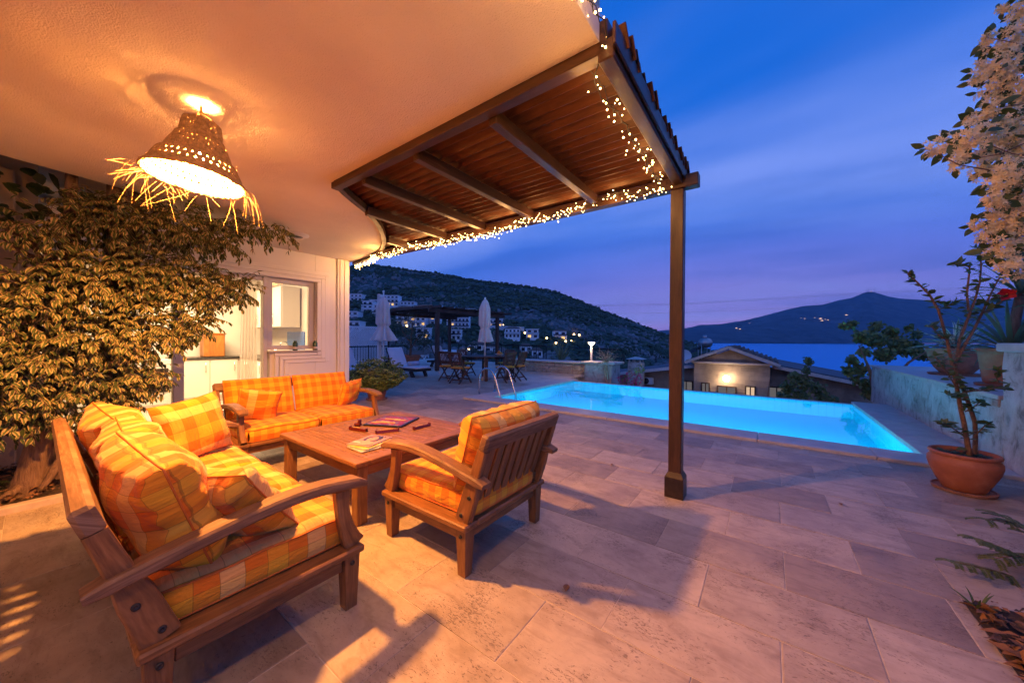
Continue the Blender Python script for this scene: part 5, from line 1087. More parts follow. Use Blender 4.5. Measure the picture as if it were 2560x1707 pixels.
def hx(x, y, dd=0): a = atD(2060 + x / 2.24, 600 + y / 2.24, HD + dd); return (a[0] - 1.385, a[1] - 4.79, a[2])
stems = [([(815, 1205), (800, 1120), (785, 1030), (762, 930), (745, 830), (715, 690), (690, 560), (640, 390), (590, 305), (535, 250), (470, 185)], .019, .005, 0), ([(845, 1195), (848, 1100), (845, 1020), (815, 930), (780, 830), (745, 760), (735, 700)], .016, .013, .03), ([(735, 700), (770, 620), (835, 510), (885, 410), (925, 320), (960, 250), (1005, 175)], .013, .004, .03), ([(735, 700), (760, 560), (795, 470), (825, 390), (850, 320), (872, 240), (880, 150), (876, 80), (858, 45)], .012, .0035, .06), ([(810, 400), (800, 300), (812, 200), (815, 150), (770, 140), (735, 135)], .009, .003, .06), ([(885, 410), (940, 385), (985, 350), (1010, 325)], .008, .004, .0), ([(765, 860), (820, 845), (900, 840), (960, 830), (1020, 835)], .008, .004, -.1), ([(790, 960), (830, 940), (870, 910)], .005, .003, -.05), ([(800, 1110), (740, 1065), (690, 1035), (665, 1030)], .006, .003, -.1), ([(850, 1090), (880, 1060), (905, 1035), (930, 1030)], .006, .003, -.08), ([(690, 560), (640, 530), (600, 480)], .008, .003, -.05), ([(745, 830), (720, 790), (690, 740), (650, 690), (620, 650)], .006, .003, -.1), ([(800, 900), (760, 885), (720, 870), (690, 865)], .005, .003, -.1), ([(640, 390), (690, 370), (720, 350)], .006, .003, .05), ([(980, 800), (960, 760), (975, 730)], .005, .003, -.1)]
m_ = MB(); lvh = Leaves(.072, .044, .25, .25, 4)
for (pp, r0, r1, dd) in stems:
    pts = [hx(x, y, dd * (.4 + .6 * i / len(pp))) for i, (x, y) in enumerate(pp)]; n_ = len(pts); tube(m_, pts, [r0 + (r1 - r0) * i / (n_ - 1) for i in range(n_)], 8)
    fine_ = [Vector(pts[i]).lerp(Vector(pts[i + 1]), q / 5) for i in range(n_ - 1) for q in range(5)]
    big = r0 > .010
    for i, q in enumerate(fine_):
        s = i / len(fine_); pb = (.2 if s < .4 else 1.0) if big else 1.0
        if big and r1 > .012: pb = .12
        if random.random() < pb:
            for _ in range(1 + (random.random() < .8)):
                d_ = rv(); d_.z = abs(d_.z) * .5 + .05; lvh.put(q + d_ * .012, d_, Vector((0, 0, 1)) + rv() * .7, random.uniform(.45, 1.05))
    for _ in range(4 if not big or r1 < .01 else 0): d_ = rv(); lvh.put(pts[-1], d_ + Vector((0, 0, .5)), rv(), random.uniform(.5, .95))
m_.build('stem', 'stem', hp, 60); leaf_parts(lvh, 'leaf', 'hibiscus_leaf', hp, 290)
fl_ = hx(1023, 303, -.02)
for k in range(5):
    a = k * 2 * math.pi / 5; m_ = MB(); vs, fs, uv = leaf_geo(.062, .062, -.15, .1, 4); ax = Vector(ray(2517, 735)).normalized() * -1; rt = ax.cross(Vector((0, 0, 1))).normalized(); u2 = rt.cross(ax); d_ = rt * math.cos(a) + u2 * math.sin(a) * .75 + ax * .25; m_.add(vs, fs, uv, orient(fl_, d_, ax), True); m_.build('petal', 'red_petal', hp)
m_ = MB(); tube(m_, [fl_, tuple(Vector(fl_) + ax * .05)], [.006, .004], 8); m_.build('stamen', 'fruit', hp)
# ================================================================== jasmine, top right
jz = thing('jasmine_vine', 'jasmine vine full of small white star flowers hanging in at the right edge', 'vine', (1.62, 2.9, 0))
JM = Matrix.Translation((-1.62, -2.9, 0))
jb = [(2548, 25, 34), (2505, 20, 14), (2520, 95, 45), (2470, 95, 22), (2555, 110, 50), (2500, 165, 55), (2455, 180, 32), (2550, 200, 70), (2435, 205, 12), (2480, 230, 40), (2540, 285, 70), (2470, 275, 30), (2425, 300, 20), (2500, 340, 70), (2430, 345, 50), (2370, 360, 38), (2322, 372, 20), (2545, 370, 75), (2390, 405, 30), (2470, 415, 55), (2520, 450, 60), (2560, 470, 70), (2490, 500, 35), (2545, 540, 70), (2500, 545, 45), (2440, 565, 22), (2470, 590, 30), (2555, 610, 70), (2510, 620, 40), (2530, 670, 40), (2475, 630, 16), (2600, 300, 90), (2600, 120, 90), (2600, 520, 90), (2640, 400, 100), (2460, 300, 20)]
pet = Leaves(.0200, .0100, -.1, .12, 2); jl = Leaves(.07, .040, .2, .15, 4); jw = MB(); vx = ray(2500, 350); vx = -Vector(vx).normalized()
for (px, py, pr_) in jb:
    d0 = 1.95 + random.uniform(-.05, .12); c0 = Vector(atD(px, py, d0)); st_ = 1.55; r_ = pr_ * d0 / FPX / st_; nfl = max(9, int(80 * (pr_ / 40) ** 1.7))
    for k in range(nfl):
        q = rv(); p0 = c0 + Vector((q.x, q.y, q.z * 1.5)) * r_ * random.uniform(.3, 1.05); ax = (vx * .7 + q * .9 + rv() * .3).normalized(); a0 = random.uniform(0, 6); r1 = ax.orthogonal().normalized(); r2 = ax.cross(r1); s_ = random.uniform(.7, 1.15)
        if random.random() < .2: pet.put(p0, ax, r1, s_); continue
        for j in range(5): a = a0 + j * 1.2566; pet.put(p0 + r1 * math.cos(a) * .0015 + r2 * math.sin(a) * .0015, r1 * math.cos(a) + r2 * math.sin(a) + ax * .15, ax, s_)
    for k in range(max(2, int(pr_ / 4))): q = rv(); jl.put(c0 + q * r_ * random.uniform(.4, 1.15) - vx * random.uniform(.0, .07), q + Vector((0, 0, -.2)), vx + rv() * .6, random.uniform(.55, 1.1))
    e_ = c0 + Vector((random.uniform(.25, .4), random.uniform(.05, .25), random.uniform(-.15, .15))); tube(jw, [tuple(c0), tuple((c0 + e_) / 2 + Vector((0, 0, -.03))), tuple(e_)], [.0015, .0025, .004], 5)
tube(jw, [(1.95, 3.05, 0), (1.92, 3.0, .8), (1.85, 2.98, 1.6), (1.75, 2.95, 2.3), (1.6, 2.9, 2.9), (1.4, 2.8, 3.3)], [.03, .028, .025, .02, .015, .01], 8)
for ob in (pet, jl): ob.M = [np.array(JM @ Matrix(q.tolist())) for q in ob.M]
jw.v = [(v[0] - 1.62, v[1] - 2.9, v[2]) for v in jw.v]; jw.build('stem', 'stem', jz); tag(pet.build('blossom', 'jasmine_petal', jz), kind='stuff'); 
for o_i, i in enumerate(range(len(jl.M))):
    pass
mbq = MB(); mbq.add(jl.vs, jl.fs, jl.uv, None, True); jme = mbq.mesh('leaf', 'green_leaf')
for q in jl.M[:290]: o = bpy.data.objects.new('leaf', jme); COL.objects.link(o); o.parent = jz; o.matrix_basis = Matrix(q.tolist())
ex_ = Leaves(.07, .040, .2, .15, 4); ex_.M = jl.M[290:]
if ex_.M: tag(ex_.build('foliage', 'green_leaf', jz), kind='stuff')
print('petals', len(pet.M))
# ================================================================== bed at the lower right with feathery mimosa
m_ = MB(); grid(m_, lambda u, v: (.80 + 1.15 * u, .4 + 2.36 * v, .0 + .03 * math.sin(u * 8) * math.sin(v * 15) * min(1, u * 8)), 20, 30); struct(m_.build('corner_bed_soil', 'soil'))
lt = Leaves(.058, .026, .3, .25, 2)
for k in range(1100): lt.put((.815 + 1.0 * random.random() ** 1.5, random.uniform(1.5, 2.73), .022 + random.uniform(0, .03)), (random.gauss(0, 1), random.gauss(0, 1), random.uniform(-.2, .5)), Vector((0, 0, 1)) + rv() * .7, random.uniform(.6, 1.5))
tag(lt.build('leaf_litter', 'litter'), 'dry leaves and twigs in the planting corner at lower right', 'leaf litter', kind='stuff')
gr = thing('grass_tuft', 'little green grass tuft at the tip of the lower right bed', 'plant', (.83, 2.70, .0)); lanceolate(gr, 'green_leaf', 9, .09, .012, (30, 80), T(0, 0, .01), .4, nm='blade', seed=3)
mi = thing('mimosa_plant', 'feathery mimosa fronds reaching in from the lower right corner', 'plant', (1.35, 2.35, 0)); lm = Leaves(.021, .0095, .1, .05, 2); ms = MB()
tube(ms, [(0, 0, 0), (-.02, .02, .25), (-.05, .03, .5)], [.009, .007, .005], 6)
def mp_(px, py, d_): a = atD(px, py, d_); return Vector((a[0] - 1.35, a[1] - 2.35, a[2]))
fr_list = [((2600, 1360), (2500, 1285), 1.98, 5), ((2620, 1430), (2440, 1345), 1.95, 7), ((2640, 1480), (2390, 1405), 1.9, 7), ((2620, 1540), (2450, 1475), 1.9, 6), ((2640, 1400), (2490, 1395), 1.9, 6), ((2640, 1580), (2500, 1520), 1.9, 5), ((2600, 1330), (2470, 1298), 2.0, 3)]
for (a, b, d_, n_) in fr_list:
    p0, p1 = mp_(*a, d_ + .08), mp_(*b, d_); mid = (p0 + p1) / 2 + Vector((0, 0, .035)); pts = [p0 * (1 - q) ** 2 + mid * 2 * q * (1 - q) + p1 * q * q for q in np.linspace(0, 1, 9)]; tube(ms, [tuple(q) for q in pts], [.0028] * 8 + [.001], 5)
    tube(ms, [(-.05, .03, .5), tuple((Vector((-.05, .03, .5)) + p0) / 2 + Vector((0, 0, .05))), tuple(p0)], .003, 5)
    for k in range(n_ * 2):
        q = .25 + .75 * (k // 2) / max(1, n_ - 1); i = min(int(q * 8), 7); p_ = pts[i].lerp(pts[min(i + 1, 8)], q * 8 - i); t_ = (pts[min(i + 1, 8)] - pts[max(i - 1, 0)]).normalized(); sd = t_.cross(Vector((0, 0, 1))).normalized() * (1 if k % 2 else -1); dv = (t_ * .8 + sd * .75 + Vector((0, 0, .05))).normalized(); ln = random.uniform(.075, .12) * (1.1 - .35 * q); 
        pv = p_.copy()
        for j in range(18):
            pv = pv + dv * ln / 18; dv = (dv + Vector((0, 0, -.035))).normalized(); s2 = dv.cross(Vector((0, 0, 1))).normalized()
            for sg in (-1, 1): lm.put(pv, s2 * sg + dv * .55, Vector((0, 0, 1)) + rv() * .2, random.uniform(.8, 1.1))
        tube(ms, [tuple(p_), tuple(pv)], .0012, 4, False)
ms.build('stem', 'stem', mi); tag(lm.build('foliage', 'mimosa_leaf', mi), kind='stuff')
# ================================================================== far terrace
def gxy(px, py, z=0): a = ground(px, py, z); return float(a[0]), float(a[1])
# clipped round bush in a pot at the villa corner
bb = thing('potted_bush', 'dense round green bush in a terracotta pot beside the villa corner', 'potted plant', (-6.70, 4.28, 0)); potshape(bb, [(.001, .0), (.20, .0), (.215, .012), (.21, .03), (.15, .02)], 'terracotta_old', nm='saucer'); potshape(bb, [(.001, .02), (.16, .02), (.20, .2), (.225, .34), (.235, .35), (.235, .38), (.215, .38), (.205, .35), (.001, .34)], 'terracotta')
lv = Leaves(.048, .026, .2, .15, 2); m_ = MB(); 
for k in range(16): q = rv(); q.z = abs(q.z); tube(m_, [(0, 0, .33), (q.x * .15, q.y * .15, .45), (q.x * .36, q.y * .36, .5 + q.z * .2)], [.012, .008, .004], 5)
m_.build('stem', 'bark', bb)
for k in range(1500):
    q = rv(); lump = 1 + .10 * math.sin(q.x * 7 + 1) * math.sin(q.y * 6) + .08 * math.sin(q.z * 9 + q.x * 4); c0 = Vector((q.x * .56 * lump, q.y * .56 * lump, .53 + q.z * (.34 if q.z > 0 else .27) * lump)) * random.uniform(.70, 1.0)
    for j in range(9): a = j * 2.4; d_ = (Vector((q.x, q.y, q.z * .8 + .5)).normalized() * .6 + Vector((math.cos(a), math.sin(a), .2)) * .75); lv.put(c0 + rv() * .012, d_, q + Vector((0, 0, .6)), random.uniform(.6, 1.15))
tag(lv.build('foliage', 'yellow_green_leaf', bb), kind='stuff')
# ------------------------------------------------------------------ dining table and folding chairs
dt = thing('dining_table', 'octagonal dark wood dining table with parasol hole on the far terrace', 'table', (-7.42, 8.62, 0), 45)
oc = [(.80 * math.cos(R_(22.5 + 45 * k)) * 1.12, .80 * math.sin(R_(22.5 + 45 * k)) * .98) for k in range(8)]; oc = [(x, y) for x, y in oc]
for k in range(12):
    x0 = -.86 + k * .1435; pl = []
    def clip(poly, x0, x1):
        for (sgn, xx) in ((1, x0), (-1, x1)):
            o = []
            for i in range(len(poly)):
                a, b = poly[i], poly[(i + 1) % len(poly)]; ina, inb = sgn * (a[0] - xx) >= 0, sgn * (b[0] - xx) >= 0
                if ina: o.append(a)
                if ina != inb: q = (xx - a[0]) / (b[0] - a[0]); o.append((xx, a[1] + q * (b[1] - a[1])))
            poly = o
            if not poly: break
        return poly
    pl = clip(oc, x0 + .003, x0 + .1405)
    if len(pl) > 2: m_ = MB(); prism(m_, pl, .722, .750); m_.build('top_plank', 'dark_wood', dt)
for k in range(4): a = R_(45 + 90 * k); m_ = MB(); cbox(m_, .095, .095, .72, T(.70 * math.cos(a + .78), .66 * math.sin(a + .78), .361), .006); m_.build('leg', 'dining_wood', dt)
for (a, b, c_, d_) in ((-.62, .62, -.02, .02),): m_ = MB(); bx(m_, a, b, c_, d_, .64, .72, .003); m_.build('apron', 'dark_wood', dt); m_ = MB(); bx(m_, c_, d_, a, b, .55, .635, .003); m_.build('apron', 'dark_wood', dt)
def folding_chair():
    t_ = thing('folding_chair', 'x', 'chair', (0, 0, 0), 0, 'dining chairs round the far table'); W = .46
    for sx in (-1, 1):
        x = sx * (W / 2 - .014); m_ = MB(); sweep_rect(m_, [(x, .24, 0), (x, .05, .28), (x, -.13, .52), (x, -.25, .90)], .026, .045, (1, 0, 0)); m_.build('back_leg', 'dining_wood', t_)
        x = sx * (W / 2 - .045); m_ = MB(); sweep_rect(m_, [(x, -.26, 0), (x, -.02, .24), (x, .19, .43)], .026, .042, (1, 0, 0)); m_.build('front_leg', 'dining_wood', t_)
    m_ = MB(); cbox(m_, W - .05, .022, .07, T(0, -.245, .875, 16), .006); m_.build('top_rail', 'dining_wood', t_); m_ = MB(); cbox(m_, W - .05, .022, .05, T(0, -.135, .54, 16), .004); m_.build('lower_rail', 'dining_wood', t_)
    for k in range(7): x = -.165 + k * .055; m_ = MB(); sweep_rect(m_, [(x, -.14, .56), (x, -.19, .70), (x, -.238, .85)], .032, .012, (1, 0, 0), c=.002); m_.build('back_slat', 'dining_wood', t_)
    m_ = MB(); bx(m_, -W / 2 + .03, W / 2 - .03, -.20, .22, .405, .43, .004); m_.build('seat', 'dining_wood', t_); m_ = MB(); top = seat_cushion(m_, W - .03, .42, .045, T(0, .01, .431), 3, n=10); m_.build('seat_pad', 'check_b', t_, 50)
    for z, y in ((.12, .155), (.10, -.14)): m_ = MB(); bx(m_, -W / 2 + .03, W / 2 - .03, y - .012, y + .012, z - .02, z + .02, .003); m_.build('stretcher', 'dining_wood', t_)
    for sx in (-1, 1): m_ = MB(); tube(m_, [(sx * .17, -.20, .44), (sx * .185, -.22, .34), (sx * .17, -.20, .26), (sx * .18, -.22, .2)], .006, 5); m_.build('tie_string', 'canvas', t_)
    return t_
c0 = folding_chair()
spots = [(-8.02, 7.60, 8, 'wooden folding chair with check pad, leftmost at the far dining table'), (-7.28, 7.36, 2, 'wooden folding chair with check pad, second from left at the far dining table'), (-6.42, 8.42, 80, 'wooden folding chair with check pad on the near right side of the dining table'), (-6.42, 9.02, 95, 'wooden folding chair with check pad, rightmost at the far dining table'), (-8.55, 8.95, -88, 'wooden folding chair behind the dining table on the left, mostly hidden'), (-7.50, 9.86, 178, 'wooden folding chair behind the dining table under the parasol')]
for i, (x, y, a, lab) in enumerate(spots):
    o = c0 if i == 0 else copy_tree(c0); o.location = (x, y, 0); o.rotation_euler[2] = R_(a); o['label'] = lab
# fruit bowl and glasses
fb = thing('fruit_bowl', 'bowl of oranges on the dining table', 'fruit bowl', (-7.0, 8.85, .751)); m_ = MB(); lathe(m_, [(.001, 0), (.06, 0), (.13, .06), (.14, .07), (.125, .06), (.05, .012), (.001, .012)], 20); m_.build('bowl', 'white_paint', fb)
for (x, y, z) in ((-.05, 0, .075), (.05, .02, .078), (0, .06, .075), (.02, -.04, .13)):
    m_ = MB(); lathe(m_, [(.001, -.048), (.03, -.038), (.048, 0), (.03, .038), (.001, .047)], 12, T(x, y, z)); m_.build('orange', 'fruit', fb)
# ------------------------------------------------------------------ parasols, closed
def parasol(label, x, y, htop, zb, zt_, r0, r1, seed, side=False):
    o = thing('closed_parasol', label, 'parasol', (x, y, 0), 0, 'closed cream parasols'); m_ = MB(); tube(m_, [(0, 0, 0), (0, 0, htop - .05)], .024, 12); m_.build('pole', 'white_paint', o)
    rs = random.Random(seed); ph = rs.uniform(0, 6); m_ = MB()
    def fn(u, v):
        th = u * 2 * math.pi; s = v; env = (.03 + (r0 - .03) * min(1, s * 4.5) ** .6) if s < .62 else (r0 * (1 - .28 * math.sin(min(1, (s - .62) / .12) * math.pi)) if s < .74 else r0 * .86 + (r1 - r0 * .86) * ((s - .74) / .26) ** .8); fold = .30 * min(1, .15 + s * 1.4); r_ = env * (1 + fold * math.sin(8 * th + ph + 1.4 * s) + .10 * math.sin(3 * th + 5 * s) + .06 * math.sin(17 * th + ph)); z = zt_ + (zb - zt_) * s + (.02 * math.sin(8 * th + ph + 1.4) if s > .97 else 0); return (r_ * math.cos(th), r_ * math.sin(th), z)
    grid(m_, fn, 96, 34); m_.build('canopy', 'canvas', o)
    m_ = MB(); lathe(m_, [(.001, htop + .03), (.025, htop + .02), (.034, htop - .01), (.025, htop - .04), (.03, htop - .06)], 14); m_.build('finial', 'white_paint', o)
    m_ = MB(); zz_ = zt_ + (zb - zt_) * .68; lathe(m_, [(r0 * .78, zz_ - .02), (r0 * .80, zz_), (r0 * .78, zz_ + .02)], 24); m_.build('tie_band', 'canvas', o)
    m_ = MB(); lathe(m_, [(.001, 0), (.22, 0), (.22, .05), (.05, .07), (.03, .35), (.001, .35)], 24); m_.build('base', 'concrete', o); return o
parasol('closed cream parasol standing through the dining table', -7.42, 8.62, 2.62, 1.20, 2.58, .155, .20, 2)
x_, y_ = -9.9, 6.55
pa = parasol('closed cream side-post parasol between the sun loungers', x_, y_, 2.80, 1.22, 2.62, .18, .33, 5); m_ = MB(); bx(m_, -.28, -.17, -.05, .05, .0, 2.72, .01); m_.build('side_post', 'canvas', pa); m_ = MB(); bx(m_, -.20, .02, -.02, .02, 2.60, 2.66, .005); m_.build('arm', 'white_paint', pa)
# ------------------------------------------------------------------ sun loungers
def lounger(label, x, y, rz, towel=False):
    o = thing('sun_lounger', label, 'sun lounger', (x, y, 0), rz, 'sun loungers on the far terrace'); W = .66      # local +x is the foot end
    m_ = MB(); bx(m_, -.95, .95, -W / 2, W / 2, .20, .285, .012); m_.build('frame', 'wicker', o)
    for (a, b) in ((.62, 1), (.62, -1), (-.62, 1), (-.62, -1)): m_ = MB(); sweep_rect(m_, [(a + math.copysign(.13, a), b * (W / 2 - .06), 0), (a, b * (W / 2 - .05), .2)], .10, .09, (0, 1, 0)); m_.build('leg', 'wicker', o)
    m_ = MB(); M_ = T(.30, 0, .287); top = seat_cushion(m_, 1.30, W - .05, .065, M_, 3, n=12); m_.build('mattress', 'cushion_white', o, 50); m_ = MB(); M_ = T(-.36, 0, .30) @ T(0, 0, 0, 0, 62, 0) @ T(-.36, 0, 0); top = seat_cushion(m_, .74, W - .05, .07, M_, 5, n=12); m_.build('back_mattress', 'cushion_white', o, 50); m_ = MB(); cbox(m_, .76, W, .03, T(-.36, 0, .30) @ T(0, 0, 0, 0, 62, 0) @ T(-.37, 0, -.02), .01); m_.build('backrest', 'wicker', o)
    if towel: m_ = MB(); tube(m_, [(.42, -.22, .44), (.42, .22, .44)], .075, 18); m_.build('rolled_towel', 'towel', o)
    return o
lounger('dark wicker sun lounger with white pad and a rolled towel', -10.25, 7.68, 0, True); lounger('dark wicker sun lounger half hidden behind the villa corner', -10.6, 5.95, 0); lounger('dark wicker sun lounger behind the terracotta planter under the far pergola', -11.9, 11.2, 8)
st = thing('side_table', 'low dark side table with a wine glass beside the lounger', 'side table', (-10.7, 6.98, 0)); m_ = MB(); bx(m_, -.28, .28, -.22, .22, .40, .44, .006); m_.build('top', 'wicker', st)
for a in (-1, 1):
    for b in (-1, 1): m_ = MB(); bx(m_, a * .25 - .02, a * .25 + .02, b * .19 - .02, b * .19 + .02, 0, .40, .004); m_.build('leg', 'wicker', st)
wg = thing('wine_glass', 'glass of red wine on the low side table', 'glass', (-10.55, 7.02, .441)); m_ = MB(); lathe(m_, [(.001, 0), (.035, 0), (.035, .004), (.005, .008), (.004, .09), (.02, .10), (.045, .14), (.05, .18), (.042, .22)], 18); m_.build('bowl', 'glass', wg); m_ = MB(); lathe(m_, [(.001, .103), (.019, .104), (.042, .14), (.046, .172), (.001, .173)], 18); m_.build('wine', 'wine', wg)
cd_ = thing('candle', 'small amber candle jar on the low side table', 'candle', (-10.8, 6.92, .441)); m_ = MB(); lathe(m_, [(.001, 0), (.03, 0), (.033, .05), (.028, .085), (.001, .085)], 14); m_.build('jar', 'fruit', cd_)
# ------------------------------------------------------------------ olive in a big planter
ol = thing('potted_olive', 'olive tree in a large square-shouldered terracotta planter between loungers', 'potted plant', (-12.2, 9.35, 0)); potshape(ol, [(.001, 0), (.30, 0), (.34, .25), (.40, .52), (.43, .54), (.43, .60), (.39, .60), (.37, .55), (.001, .55)], 'terracotta')
m_ = MB(); tube(m_, [(0, 0, .5), (.05, .0, .9), (-.05, .08, 1.3), (.02, .1, 1.9)], [.05, .045, .04, .02], 8); tube(m_, [(.04, 0, .85), (.3, .1, 1.3), (.5, .2, 1.7)], [.03, .02, .01], 6); tube(m_, [(-.03, .05, 1.1), (-.4, -.1, 1.6), (-.55, -.1, 2.1)], [.03, .02, .01], 6); m_.build('trunk', 'bark', ol)
lv = Leaves(.075, .022, .2, .1, 2)
for (cx_, cy_, cz_, r_) in ((-.45, -.1, 1.95, .45), (.05, .1, 1.7, .55), (.45, .2, 1.45, .50), (.1, 0, 1.15, .5), (-.3, 0, 1.3, .5), (.55, .3, 1.0, .4), (-.1, .1, 2.15, .35)):
    for k in range(330): q = rv() * r_ * random.uniform(.3, 1); lv.put((cx_ + q.x, cy_ + q.y, cz_ + q.z), rv() + Vector((0, 0, .3)), rv(), random.uniform(.7, 1.2))
tag(lv.build('foliage', 'olive_leaf', ol), kind='stuff')
# ------------------------------------------------------------------ far pergola with brushwood roof
fp = thing('far_pergola', 'dark wooden pergola with a sagging cloth roof over the far loungers', 'pergola', (0, 0, 0))
pc_ = [(-10.75, 9.55), (-10.9, 13.6), (-14.2, 9.6), (-14.3, 13.6)]
for (x, y) in pc_: m_ = MB(); cbox(m_, .15, .15, 2.36, T(x, y, 1.18), .01); m_.build('post', 'dark_wood', fp)
for (a, b) in ((0, 1), (2, 3)): m_ = MB(); sweep_rect(m_, [(*(Vector(pc_[a]) + Vector((0, -.45))), 2.43), (*(Vector(pc_[b]) + Vector((0, .55))), 2.43)], .10, .14, (1, 0, 0)); m_.build('beam', 'dark_wood', fp)
for k in range(8): y = 9.3 + k * .66; m_ = MB(); bx(m_, -14.8, -10.25, y - .04, y + .04, 2.501, 2.60, .01); m_.build('rafter', 'dark_wood', fp)
for k in range(3): x0 = -14.5 + 1.3 * k; m_ = MB(); grid(m_, lambda u, v: (x0 + 1.2 * u, 9.2 + 5.0 * v, 2.63 - .09 * abs(math.sin(v * 7.5 * math.pi)) + .03 * math.sin(u * 3)), 6, 60); m_.build('cloth_strip', 'canvas', fp)
# ------------------------------------------------------------------ lattice screen and railing
ls = thing('lattice_screen', 'white diamond lattice screen behind the left railing', 'screen', (0, 0, 0)); LX = -13.4; la0, la1, lz0, lz1 = 5.6, 9.06, .32, 1.78
m_ = MB()
for (a, b) in ((la0, la0 + .06), (la1 - .06, la1)): bx(m_, LX - .02, LX + .02, a, b, lz0, lz1, .004)
for (a, b) in ((lz0, lz0 + .06), (lz1 - .06, lz1)): bx(m_, LX - .018, LX + .018, la0, la1, a, b, .004)
m_.build('frame', 'lattice_white', ls); m_ = MB(); k = la0 - (lz1 - lz0)
while k < la1:
    for s in (1, -1):
        p = []; y0_, y1_ = (k, k + (lz1 - lz0)); z0_, z1_ = (lz0, lz1) if s > 0 else (lz1, lz0)
        a = max(0, (la0 - y0_) / (y1_ - y0_)); b = min(1, (la1 - y0_) / (y1_ - y0_))
        if b - a > .02: q0 = (LX + s * .006, y0_ + a * (y1_ - y0_), z0_ + a * (z1_ - z0_)); q1 = (LX + s * .006, y0_ + b * (y1_ - y0_), z0_ + b * (z1_ - z0_)); sweep_rect(m_, [q0, q1], .008, .030, (1, 0, 0), c=.001)
    k += .085
tag(m_.build('lattice_strips', 'lattice_white', ls), kind='stuff')
def railing(label, a, b, zt_, zl, n, z0=0.0):
    o = thing('iron_railing', label, 'railing', (0, 0, 0), 0, 'black iron railings'); A, B = Vector((*a, 0)), Vector((*b, 0)); d = (B - A)
    for z in (zt_, zl): m_ = MB(); tube(m_, [tuple(A + Vector((0, 0, z))), tuple(B + Vector((0, 0, z)))], .025 if z == zt_ else .016, 6); m_.build('rail', 'black_metal', o)
    for k in range(n + 1): q = A + d * (k / n); m_ = MB(); tube(m_, [(q.x, q.y, zl if k % 8 else z0), (q.x, q.y, zt_ + (.05 if k % 8 == 0 else 0))], .008 if k % 8 else .02, 6); m_.build('baluster', 'black_metal', o)
    return o
railing('black iron railing in front of the white lattice', (-13.15, 5.2), (-13.15, 9.9), .96, .14, 40)
railing('black iron railing behind the dining table', (-14.6, 14.6), (-8.5, 14.3), .98, .12, 44)
railing('low black iron rail above the stone planter wall', (-8.45, 14.25), (-4.2, 12.4), .94, .62, 6, .3)
bg_ = MB(); 
# ------------------------------------------------------------------ stone planter wall with lamp
sw_ = thing('stone_planter_wall', 'low rubble stone planter wall with pale capping at the pool end', 'wall', (0, 0, 0))
m_ = MB(); bx(m_, -8.30, -4.92, 11.26, 11.8, -.2, .455, 0); m_.build('core', 'grout', sw_)
z = .065
while z < .42:
    h_ = random.uniform(.09, .15); h_ = min(h_, .455 - z); x = -8.30
    while x < -4.93:
        w_ = random.uniform(.14, .34); w_ = min(w_, -4.925 - x)
        if w_ > .05:
            m_ = MB(); cbox(m_, w_ - .014, .05, h_ - .012, T(x + w_ / 2, 11.255 + random.uniform(-.012, .008), z + h_ / 2, 0, random.uniform(-2, 2), random.uniform(-2, 2)), .016); m_.build('stone', 'field_stone', sw_)
        x += w_
    z += h_
m_ = MB(); bx(m_, -8.32, -4.93, 11.20, 11.8, -.02, .062, .01); m_.build('plinth', 'coping', sw_); m_ = MB(); bx(m_, -8.4, -4.86, 11.16, 11.85, .457, .505, .008); m_.build('capping', 'coping', sw_)
sp_ = thing('stone_pier', 'square stone pier with pale cap holding the garden lamp', 'pier', (0, 0, 0)); m_ = MB(); bx(m_, -4.90, -3.98, 10.72, 11.55, -1.4, .50, .02); m_.build('body', 'stone_render', sp_); m_ = MB(); bx(m_, -5.02, -3.86, 10.62, 11.6, .502, .57, .01); m_.build('cap', 'coping', sp_)
gl_ = thing('garden_lamp', 'lit white mushroom garden lamp on the stone pier', 'lamp', (-4.95 + .2, 10.95, .571)); m_ = MB(); tube(m_, [(0, 0, 0), (0, 0, .53)], .032, 12); lathe(m_, [(.07, 0), (.07, .015), (.03, .03)], 16); m_.build('post', 'white_paint', gl_); m_ = MB(); lathe(m_, [(.001, .52), (.04, .53), (.09, .585), (.115, .625), (.115, .632)], 20); m_.build('diffuser', 'lamp_glow', gl_); m_ = MB(); lathe(m_, [(.125, .633), (.125, .642), (.05, .665), (.001, .67)], 20); m_.build('hood', 'white_paint', gl_)
lamp('lamp_light', 'POINT', (-.05, -.22, .52), 26, (1, .58, .24), gl_, shadow_soft_size=.05)
db = thing('dry_shrub', 'bare twiggy shrub climbing over the stone pier', 'shrub', (-4.15, 10.68, 0)); m_ = MB(); tube(m_, [(0, 0, -1.0), (.03, -.02, 0), (-.02, 0, .35), (.02, .02, .62)], [.06, .05, .045, .04], 8); tube(m_, [(.08, -.02, -1.0), (.1, -.03, 0), (.05, 0, .4), (.0, .02, .62)], [.04, .035, .03, .02], 8); lv = Leaves(.05, .03, .3, .2, 2)
for k in range(46):
    a = random.uniform(0, 6.28); e = random.uniform(.1, 1.3); ln = random.uniform(.3, .62); d_ = Vector((math.cos(a) * math.cos(e) * 1.25, math.sin(a) * math.cos(e), math.sin(e) * .75)); p_ = Vector((0, .02, .60)); pts = [tuple(p_)]
    for j in range(5): d_ = (d_ + rv() * .35).normalized(); p_ = p_ + d_ * ln / 5; pts.append(tuple(p_)); lv.put(p_, rv(), rv(), random.uniform(.4, 1)); lv.put(p_, rv(), rv(), random.uniform(.4, 1))
    tube(m_, pts, [.012, .008, .006, .005, .004, .003], 4)
m_.build('branches', 'stem_pale', db); tag(lv.build('foliage', 'twig_leaf', db), kind='stuff')
